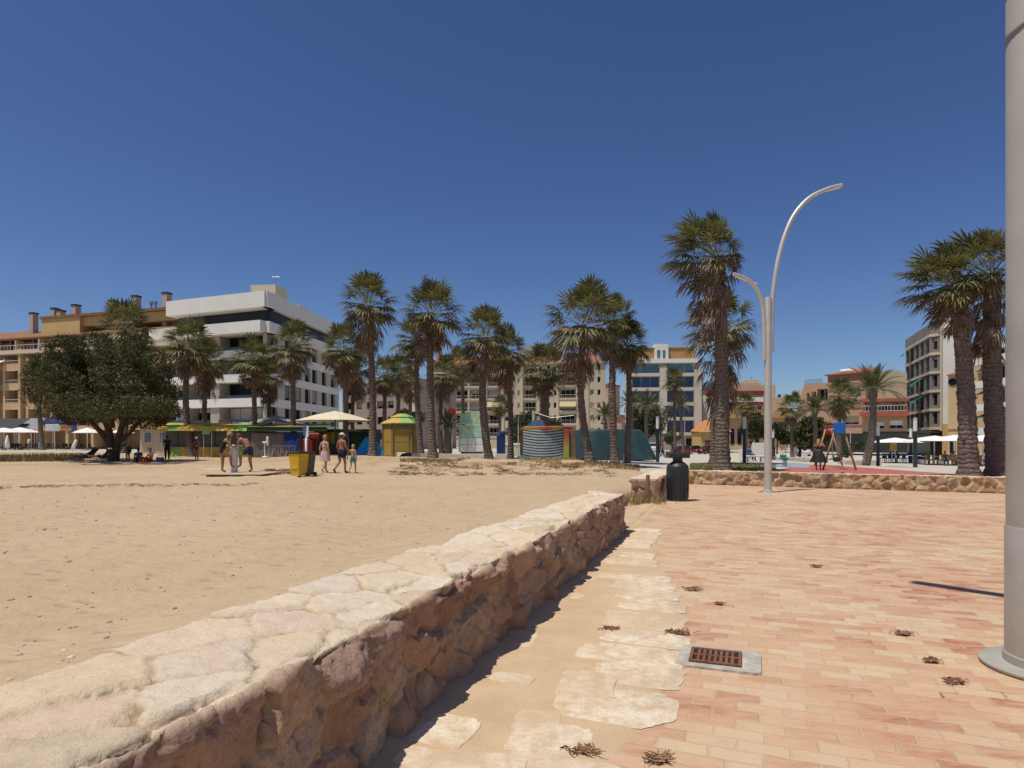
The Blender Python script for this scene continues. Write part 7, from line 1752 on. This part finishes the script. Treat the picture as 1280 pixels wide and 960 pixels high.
RAD = {'pelvis': (.135, .105), 'belly': (.125, .10), 'chest': (.15, .11), 'neck': (.06, .06), 'head': (.07, .08), 'hip': (.095, .095), 'knee': (.060, .060), 'ank': (.038, .042), 'toe': (.035, .025), 'sh': (.062, .062), 'el': (.042, .042), 'wr': (.028, .028), 'hd': (.035, .02)}
def person(lab, loc, rz=0.0, h=1.7, pose=None, skin='tan', fat=1.0, clothes=(), hair=None, cap=None, face=True, grp=None, skirt=None, rot=None):
    J = {k: Vector(v) for k, v in BASE.items()}
    for k, v in (pose or {}).items(): J[k] = Vector(v)
    names = [k for k in J if k != 'look']
    def rad(k): 
        q = RAD[k] if k in RAD else RAD[k[:-1]]; f_ = fat if k in ('pelvis', 'belly', 'chest') or k[:-1] in ('hip', 'knee') else 1 + (fat - 1) * .5
        return q[0] * f_, q[1] * f_
    me = bpy.data.meshes.new('person_skeleton'); me.from_pydata([J[k] for k in names], [(names.index(a), names.index(b)) for a, b in EDG], [])
    tmp = bpy.data.objects.new('tmp', me); col.objects.link(tmp)
    md = tmp.modifiers.new('skin', 'SKIN'); md.use_smooth_shade = True; md.branch_smoothing = .4
    sd = tmp.modifiers.new('sub', 'SUBSURF'); sd.levels = sd.render_levels = 2
    for i, k in enumerate(names):
        v_ = me.skin_vertices[0].data[i]; v_.radius = rad(k); v_.use_root = (k == 'pelvis')
    dg = bpy.context.evaluated_depsgraph_get(); ev = tmp.evaluated_get(dg); bm_ = bpy.data.meshes.new_from_object(ev)
    bv = [v.co.copy() for v in bm_.vertices]; bn = [v.normal.copy() for v in bm_.vertices]; bf = [tuple(p.vertices) for p in bm_.polygons]
    bpy.data.objects.remove(tmp); bpy.data.meshes.remove(bm_)
    mb = MB(); mb.add(bv, bf)
    up = (J['head'] - J['neck']).normalized(); fw = Vector((0, 1, 0)) if 'look' not in J else Vector(J['look']); fw = (fw - up * fw.dot(up)).normalized(); rt = fw.cross(up)
    HC = J['head'] + up * .035
    def H(x_, y_, z_): return HC + rt * x_ + fw * y_ + up * z_
    HM = Matrix(((rt.x, fw.x, up.x, HC.x), (rt.y, fw.y, up.y, HC.y), (rt.z, fw.z, up.z, HC.z), (0, 0, 0, 1)))
    # skull, jaw, nose, ears
    mb.lathe([(.012, -.118), (.045, -.105), (.064, -.07), (.074, -.02), (.079, .03), (.074, .075), (.05, .108), (.012, .12)], 16, HM @ Matrix.Diagonal((1, 1.18, 1, 1)))
    if face:
        mb.ball(H(0, .098, -.025), .012, .018, .022, 8, 5); 
        for s_ in (-1, 1): mb.ball(H(s_ * .079, .0, -.015), .012, .022, .032, 8, 5)
        mb.ball(H(0, .083, -.068), .024, .010, .008, 8, 4)
    # hands: a palm carried by the skeleton, five fingers rooted in it
    for s_, sg in (('L', -1), ('R', 1)):
        w_, p_ = J['wr' + s_], J['hd' + s_]; d_ = (p_ - w_).normalized(); sd_ = d_.cross(Vector((0, 1, .2)) if abs(d_.y) < .8 else Vector((0, 0, 1))).normalized(); nn = sd_.cross(d_)
        for q, (o_, l_) in enumerate(((-.028, .062), (-.010, .075), (.009, .072), (.026, .056))):
            a = p_ + sd_ * o_ - d_ * .01; m_ = a + d_ * l_ * .55; e = m_ + (d_ * .8 - nn * .5 * sg).normalized() * l_ * .5; mb.tube([a, m_, e], [.010, .009, .007], 6)
        a = p_ - d_ * .045 + sd_ * -.026; mb.tube([a, a - sd_ * .028 + d_ * .025, a - sd_ * .032 + d_ * .055], [.012, .011, .008], 6)
    k = h / 1.7
    t = mb.build('person', SK[skin], None, True)
    t.location = loc; t.rotation_euler = rot or (0, 0, rz); t.scale = (k, k, k); tag(t, lab, 'person', grp)
    # clothing: shells lifted off the body
    segs = [(a, b, J[a], J[b], rad(a)[0], rad(b)[0]) for a, b in EDG]
    def near(p):
        best = None
        for a, b, A_, B_, r0, r1 in segs:
            d_ = B_ - A_; u = max(0, min(1, (p - A_).dot(d_) / d_.length_squared)); q = (p - A_ - d_ * u).length / (r0 + (r1 - r0) * u)
            if best is None or q < best[0]: best = (q, a, b, u)
        return best[1], best[2], best[3]
    fc = [near(sum((bv[i] for i in f), Vector()) / len(f)) for f in bf]
    fcen = [sum((bv[i] for i in f), Vector()) / len(f) for f in bf]
    PR = {'trunks': lambda a, b, u: (a == 'pelvis' and b != 'belly') or (a == 'pelvis' and u < .55) or (a[:3] == 'hip' and u < .52),
          'briefs': lambda a, b, u: (a == 'pelvis' and b != 'belly') or (a == 'pelvis' and u < .35) or (a[:3] == 'hip' and u < .10),
          'swimsuit': lambda a, b, u: a in ('pelvis', 'belly') or (a[:3] == 'hip' and u < .08) or (a == 'chest' and b == 'neck' and u < .1) ,
          'top': lambda a, b, u: (a == 'belly' and u > .55) or (a == 'chest' and b == 'neck' and u < .12),
          'shirt': lambda a, b, u: a in ('belly', 'chest') and not (b == 'neck' and u > .6) or (a == 'pelvis' and b == 'belly') or (a[:2] == 'sh' and u < .6),
          'trousers': lambda a, b, u: (a == 'pelvis') or a[:3] == 'hip' or (a[:4] == 'knee' and u < .93),
          'shoes': lambda a, b, u: a[:3] == 'ank' or (a[:4] == 'knee' and u > .95)}
    for (nm, kind, mat_, off) in clothes:
        fs = [f for f, (a, b, u) in zip(bf, fc) if PR[kind](a, b, u)]
        ids = sorted({i for f in fs for i in f}); mp_ = {i: q for q, i in enumerate(ids)}
        c_ = MB(); c_.add([bv[i] + bn[i] * off for i in ids], [tuple(mp_[i] for i in f) for f in fs])
        if fs: o_ = c_.build(nm, mat_, t, True)
    if skirt:
        z0, z1, r0, r1, mat_ = skirt; c_ = MB(); c = (J['kneeL'] + J['kneeR']) / 2; vs = []; n_ = 28
        for q in range(7):
            u = q / 6; ctr = J['pelvis'].lerp(Vector((c.x, c.y, 0)), u * .7); z_ = z0 + (z1 - z0) * u
            for i in range(n_): a = 2 * math.pi * i / n_; r_ = (r0 + (r1 - r0) * u ** .8) * (1 + .07 * u * math.sin(a * 7)); vs.append((ctr.x + r_ * math.cos(a), ctr.y + r_ * .8 * math.sin(a), z_))
        c_.add(vs, [(q*n_+i, (q+1)*n_+i, (q+1)*n_+(i+1) % n_, q*n_+(i+1) % n_) for q in range(6) for i in range(n_)]); c_.build('skirt', mat_, t, True)
    if face:
        for s_ in (-1, 1): c_ = MB(); c_.ball(H(s_ * .03, .083, .0), .011, .008, .008, 8, 5); c_.build('eye', lidb, t, True)
    if hair:
        mat_, kind = hair; c_ = MB()
        c_.lathe([(.083, -.02), (.087, .03), (.082, .082), (.055, .118), (.012, .13)], 16, HM @ Matrix.Translation((0, -.016, .004)) @ Matrix.Rotation(R(-14), 4, 'X') @ Matrix.Diagonal((1, 1.16, 1, 1)))
        c_.lathe([(.05, -.085), (.075, -.05), (.08, .02)], 14, HM @ Matrix.Translation((0, -.038, 0)))
        if kind == 'bun': c_.ball(H(0, -.11, .04), .045, .04, .045)
        if kind == 'long': c_.lathe([(.04, -.27), (.075, -.2), (.085, -.1), (.086, .02)], 14, HM @ Matrix.Translation((0, -.045, 0)) @ Matrix.Diagonal((1, .7, 1, 1)))
        c_.build('hair', mat_, t, True)
    if cap:
        c_ = MB(); c_.lathe([(.09, .035), (.091, .06), (.078, .105), (.045, .132), (.01, .14)], 16, HM @ Matrix.Diagonal((1, 1.18, 1, 1)) @ Matrix.Translation((0, -.004, 0)))
        c_.prism([(.07 * math.cos(a), .085 + .085 * math.sin(a)) for a in [math.pi * i / 10 for i in range(11)]], .036, .046, HM); c_.build('cap', cap, t, True)
    return t
blackc = pm('black_swimwear', (.015, .015, .018), .7, .1); navy = pm('navy_swimwear', (.015, .022, .055), .7, .1); turq = pm('turquoise_trunks', (.02, .22, .25), .7, .1); pink = pm('pale_pink_wrap', (.55, .40, .38), .9, .08); whitef = pm('white_fabric', (.72, .70, .66), .9, .04)
blond = pm('blond_hair', (.36, .23, .10), .6, .2, 20); brown_h = pm('brown_hair', (.06, .035, .02), .6, .2, 20); greyh = pm('grey_hair', (.24, .20, .16), .6, .2, 20); redf = pm('red_shorts', (.30, .03, .02), .8, .1); darkf = pm('dark_fabric', (.035, .032, .04), .9, .1); greenf = pm('green_shirt', (.03, .10, .05), .85, .1); palef = pm('pale_orange_shirt', (.48, .30, .20), .85, .1); bluef = pm('blue_fabric', (.06, .10, .2), .85, .1); yellf = pm('yellow_fabric', (.45, .33, .06), .85, .1)
def stand(px, D, dz=0.0): 
    x_ = X(px, D); return Vector((x_, D, (sand_z(x_, D) if x_ < 7 and D < 64 else gz(x_, D)) + dz))
# two bathers at the shower
g = stand(278.5, 25.2); g.z = DECK
person('woman in a black swimsuit lifting one foot to the white shower', g, R(-62), 1.68,
       {'pelvis': (0, -.05, .90), 'belly': (0, -.01, 1.04), 'chest': (0, .08, 1.22), 'neck': (0, .17, 1.37), 'head': (0, .24, 1.48), 'shL': (-.17, .11, 1.33), 'shR': (.17, .11, 1.33), 'elL': (-.22, .26, 1.10), 'wrL': (-.14, .47, 1.02), 'hdL': (-.12, .55, 1.02), 'elR': (.22, .25, 1.10), 'wrR': (.18, .46, .98), 'hdR': (.17, .54, .97),
        'hipR': (.10, -.04, .86), 'kneeR': (.12, .28, .66), 'ankR': (.12, .30, .28), 'toeR': (.12, .43, .20), 'kneeL': (-.10, 0, .47), 'look': (0, .9, -.4)}, 'tan', 1.14, [('swimsuit', 'swimsuit', blackc, .006)], (blond, 'bun'))
g = stand(309, 25.6); g.z = DECK
person('man in navy trunks bending at the white shower with one leg raised', g, R(72), 1.75,
       {'pelvis': (0, -.12, .90), 'belly': (0, -.04, 1.02), 'chest': (0, .13, 1.17), 'neck': (0, .27, 1.29), 'head': (0, .37, 1.37), 'shL': (-.18, .18, 1.28), 'shR': (.18, .18, 1.28), 'elL': (-.2, .33, 1.02), 'wrL': (-.12, .54, .98), 'hdL': (-.1, .62, .98), 'elR': (.2, .34, 1.04), 'wrR': (.14, .56, 1.0), 'hdR': (.12, .64, 1.0), 'hipL': (-.09, -.11, .86), 'hipR': (.09, -.11, .86),
        'kneeL': (-.11, .22, .66), 'ankL': (-.11, .22, .27), 'toeL': (-.11, .37, .20), 'kneeR': (.10, -.04, .47), 'ankR': (.10, -.14, .09), 'toeR': (.11, .02, .03), 'look': (0, .7, -.7)}, 'tan', 1.1, [('swim_trunks', 'trunks', navy, .012)], (brown_h, 'short'))
# family walking away
person('woman with blond hair and pale pink wrap walking away on the sand', stand(406, 27.4), R(-28), 1.62, {'kneeL': (-.09, .14, .49), 'ankL': (-.09, .16, .09), 'toeL': (-.1, .31, .03), 'kneeR': (.09, -.02, .47), 'ankR': (.09, -.27, .13), 'toeR': (.1, -.16, .03), 'elL': (-.24, -.06, 1.1), 'wrL': (-.26, -.02, .85), 'hdL': (-.27, 0, .77)}, 'fair', 1.06, [('bikini_top', 'top', pink, .006), ('bikini_briefs', 'briefs', pink, .006)], (blond, 'bun'), skirt=(.98, .52, .17, .25, pink))
person('man in white cap and navy shorts walking away beside a child', stand(427, 27.6), R(-30), 1.74, {'kneeL': (-.1, -.01, .48), 'ankL': (-.1, -.34, .16), 'toeL': (-.11, -.24, .04), 'kneeR': (.1, .10, .49), 'ankR': (.1, .10, .09), 'toeR': (.11, .25, .03), 'elR': (.24, .03, 1.1), 'wrR': (.23, .16, .90), 'hdR': (.22, .2, .83), 'look': (.5, .8, -.2)}, 'tan', 1.04, [('swim_shorts', 'trunks', navy, .014), ('shoes', 'shoes', blackc, .006)], (brown_h, 'short'), whitef)
person('child in turquoise trunks walking beside the man in the white cap', stand(441, 27.6), R(-20), 1.24, {'kneeL': (-.1, -.03, .48), 'ankL': (-.1, -.24, .12), 'toeL': (-.11, -.12, .03), 'kneeR': (.1, .12, .49), 'ankR': (.1, .13, .09), 'toeR': (.11, .28, .03), 'elL': (-.33, -.04, 1.14), 'wrL': (-.40, .05, .92), 'hdL': (-.42, .07, .84), 'head': (0, .03, 1.55)}, 'fair', .98, [('swim_trunks', 'trunks', turq, .012)], (blond, 'short'))
# under and beside the dark tree
person('person in dark clothes standing in the shade by the cream kiosk', stand(209, 45), R(20), 1.74, {'elL': (-.24, .02, 1.1), 'wrL': (-.14, .18, .98), 'hdL': (-.08, .22, .96)}, 'dark', 1.08, [('dark_shirt', 'shirt', darkf, .012), ('dark_shorts', 'trousers', darkf, .012)], (brown_h, 'short'))
person('woman in bikini and white cap beside the black palm trunk', stand(246, 45), R(160), 1.68, {'elR': (.26, .1, 1.12), 'wrR': (.22, .3, 1.05), 'hdR': (.2, .38, 1.04)}, 'tan', 1.02, [('bikini_top', 'top', blackc, .006), ('bikini_briefs', 'briefs', blackc, .008)], (brown_h, 'long'), whitef)
SIT = {'pelvis': (0, 0, .45), 'belly': (0, -.03, .58), 'chest': (0, -.06, .78), 'neck': (0, -.03, .96), 'head': (0, .02, 1.08), 'hipL': (-.09, .02, .42), 'hipR': (.09, .02, .42), 'kneeL': (-.13, .43, .47), 'kneeR': (.13, .43, .47), 'ankL': (-.13, .45, .09), 'ankR': (.13, .45, .09), 'toeL': (-.14, .60, .03), 'toeR': (.14, .60, .03), 'shL': (-.17, -.06, .91), 'shR': (.17, -.06, .91), 'elL': (-.22, .06, .67), 'elR': (.22, .06, .67), 'wrL': (-.14, .27, .57), 'wrR': (.14, .27, .57), 'hdL': (-.13, .35, .54), 'hdR': (.13, .35, .54)}
LIE = {'pelvis': (0, 0, .42), 'belly': (0, -.13, .46), 'chest': (0, -.30, .56), 'neck': (0, -.44, .68), 'head': (0, -.50, .79), 'hipL': (-.09, .05, .40), 'hipR': (.09, .05, .40), 'kneeL': (-.11, .45, .48), 'kneeR': (.10, .46, .42), 'ankL': (-.11, .83, .40), 'ankR': (.10, .86, .39), 'toeL': (-.12, .91, .52), 'toeR': (.11, .94, .51), 'shL': (-.17, -.40, .62), 'shR': (.17, -.40, .62), 'elL': (-.25, -.20, .48), 'elR': (.25, -.20, .48), 'wrL': (-.2, .02, .52), 'wrR': (.2, .02, .52), 'hdL': (-.17, .09, .53), 'hdR': (.17, .09, .53), 'look': (0, .9, .3)}
def lounger(px, D, rz, lab):
    t = thing('sun_lounger', stand(px, D), lab, 'sun lounger', 'sun loungers under the dark tree', rz); b = MB()
    b.box(-.3, .3, -.15, .95, .28, .33, bev=.01); b.build('seat', darkf, t)
    b = MB(); b.box(-.3, .3, -.03, .03, 0, .75, Matrix.Translation((0, -.15, .31)) @ Matrix.Rotation(R(42), 4, 'X')); b.build('backrest', darkf, t)
    for (x_, y_) in ((-.27, -.1), (.27, -.1), (-.27, .85), (.27, .85)): b = MB(); b.tube([(x_, y_, 0), (x_, y_, .29)], .02, 6); b.build('leg', steel, t)
D = 41.5
lounger(107, D, R(90), 'sun lounger farther left under the dark tree'); person('person in dark clothes lying on the left sun lounger with legs stretched', stand(107, D), R(90), 1.75, LIE, 'dark', 1.1, [('dark_shirt', 'shirt', darkf, .012), ('dark_trousers', 'trunks', bluef, .012)], (brown_h, 'short'))
lounger(128, 41, R(84), 'sun lounger nearest the dark tree trunk'); person('bare skinned person in a pale hat reclining by the dark tree trunk', stand(128, 41), R(84), 1.72, LIE, 'tan', 1.0, [('swim_trunks', 'trunks', blackc, .01)], (brown_h, 'short'), whitef)
person('person in a green shirt bending forward right of the dark tree trunk', stand(160, 43), R(80), 1.72, {'pelvis': (0, -.15, .90), 'belly': (0, -.02, 1.0), 'chest': (0, .18, 1.10), 'neck': (0, .34, 1.17), 'head': (0, .44, 1.22), 'shL': (-.17, .23, 1.15), 'shR': (.17, .23, 1.15), 'elL': (-.2, .30, .88), 'elR': (.2, .30, .88), 'wrL': (-.16, .45, .68), 'wrR': (.16, .45, .68), 'hdL': (-.15, .5, .61), 'hdR': (.15, .5, .61), 'hipL': (-.09, -.14, .86), 'hipR': (.09, -.14, .86), 'look': (0, .6, -.8)}, 'dark', 1.05, [('green_shirt', 'shirt', greenf, .014), ('dark_shorts', 'trunks', darkf, .012)], (brown_h, 'short'))
person('person in blue seated on the sand under the right side of the dark tree', stand(173, 42, -.32), R(200), 1.7, {**SIT, 'ankL': (-.13, .55, .35), 'ankR': (.13, .55, .35), 'kneeL': (-.13, .40, .66), 'kneeR': (.13, .40, .66), 'toeL': (-.14, .7, .33), 'toeR': (.14, .7, .33), 'pelvis': (0, 0, .42)}, 'dark', 1.05, [('blue_shirt', 'shirt', bluef, .014), ('dark_shorts', 'trunks', darkf, .012)], (brown_h, 'short'))
person('person in pale orange shirt and red shorts sitting at the edge of the tree shade', stand(188, 39, -.22), R(150), 1.7, {**SIT, 'ankL': (-.16, .5, .27), 'ankR': (.16, .5, .27), 'toeL': (-.17, .64, .24), 'toeR': (.17, .64, .24), 'kneeL': (-.18, .42, .60), 'kneeR': (.18, .42, .60)}, 'tan', 1.12, [('pale_shirt', 'shirt', palef, .014), ('red_shorts', 'trousers', redf, .012)], (greyh, 'short'))
m_ = MB(); m_.box(-.22, .22, -.14, .14, 0, .32, bev=.05); m_.tube([(-.15, 0, .32), (-.1, 0, .46), (.1, 0, .46), (.15, 0, .32)], .02, 6); tag(m_.build('beach_bag', pm('blue_bag', (.03, .05, .2), .8, .1), loc=stand(200, 41)), 'dark blue beach bag in the shade left of the standing person', 'bag')
# the plaza
person('woman in a black skirt with raised arms beside the swing', stand(1023, 34.6), R(-40), 1.68, {'elR': (.28, .16, 1.25), 'wrR': (.16, .3, 1.42), 'hdR': (.12, .33, 1.48), 'elL': (-.28, .14, 1.18), 'wrL': (-.14, .28, 1.36), 'hdL': (-.1, .3, 1.43)}, 'tan', 1.05, [('black_top', 'top', blackc, .01)], (blond, 'long'), skirt=(1.06, .42, .16, .46, blackc))
person('person sitting on the white bench by the bollard lamp', stand(936.5, 50, .03), R(-70), 1.74, SIT, 'tan', 1.06, [('blue_shirt', 'shirt', bluef, .014), ('dark_trousers', 'trousers', darkf, .012)], (brown_h, 'short'))
WALK = {'kneeL': (-.09, .14, .49), 'ankL': (-.09, .16, .09), 'toeL': (-.1, .31, .03), 'kneeR': (.09, -.02, .47), 'ankR': (.09, -.27, .13), 'toeR': (.1, -.16, .03)}
person('person in dark clothes far off, just right of the steel street lamp', stand(967.5, 78), R(40), 1.75, WALK, 'tan', 1.05, [('dark_shirt', 'shirt', darkf, .014), ('dark_trousers', 'trousers', darkf, .012)], (brown_h, 'short'))
person('child in a white shirt by the planter wall beyond the spring rider', stand(977, 70), R(170), 1.15, {}, 'tan', 1.0, [('white_shirt', 'shirt', whitef, .014), ('red_shorts', 'trunks', redf, .012)], (brown_h, 'short'))
person('person in white standing by the dark bush beyond the play surface', stand(994, 74), R(150), 1.72, {}, 'tan', 1.0, [('white_shirt', 'shirt', whitef, .014), ('white_trousers', 'trousers', whitef, .012)], (brown_h, 'short'))
person('person in dark blue beside the one in white by the dark bush', stand(999.5, 74), R(200), 1.76, {'elR': (.42, .1, 1.42), 'wrR': (.62, .2, 1.5), 'hdR': (.7, .22, 1.53)}, 'tan', 1.05, [('blue_shirt', 'shirt', navy, .014), ('dark_trousers', 'trousers', darkf, .012)], (brown_h, 'short'))
person('person walking on the plaza right of the far bollard lamp by the teal tarpaulin', stand(828, 62), R(-100), 1.72, WALK, 'tan', 1.0, [('red_shirt', 'shirt', redf, .014), ('dark_trousers', 'trousers', darkf, .012)], (brown_h, 'short'))
person('person in dark clothes standing far off before the red cars', stand(841, 96), R(0), 1.75, {}, 'tan', 1.05, [('dark_shirt', 'shirt', darkf, .014), ('dark_trousers', 'trousers', darkf, .012)], (brown_h, 'short'))
person('seated cafe guest with a red top left of the ragged palm', stand(1191, 55), R(190), 1.7, SIT, 'tan', 1.05, [('red_top', 'shirt', pm('coral_top', (.45, .14, .09), .85), .014), ('dark_trousers', 'trousers', darkf, .012)], (brown_h, 'short'))
person('seated cafe guest in dark clothes beside the one in the red top', stand(1181, 54.4), R(160), 1.74, SIT, 'dark', 1.08, [('dark_shirt', 'shirt', darkf, .014), ('dark_trousers', 'trousers', darkf, .012)], (brown_h, 'short'))
person('person standing under the white parasols near the left edge', stand(36, 86), R(150), 1.72, {}, 'tan', 1.05, [('white_shirt', 'shirt', whitef, .014), ('blue_shorts', 'trunks', bluef, .012)], (brown_h, 'short'))
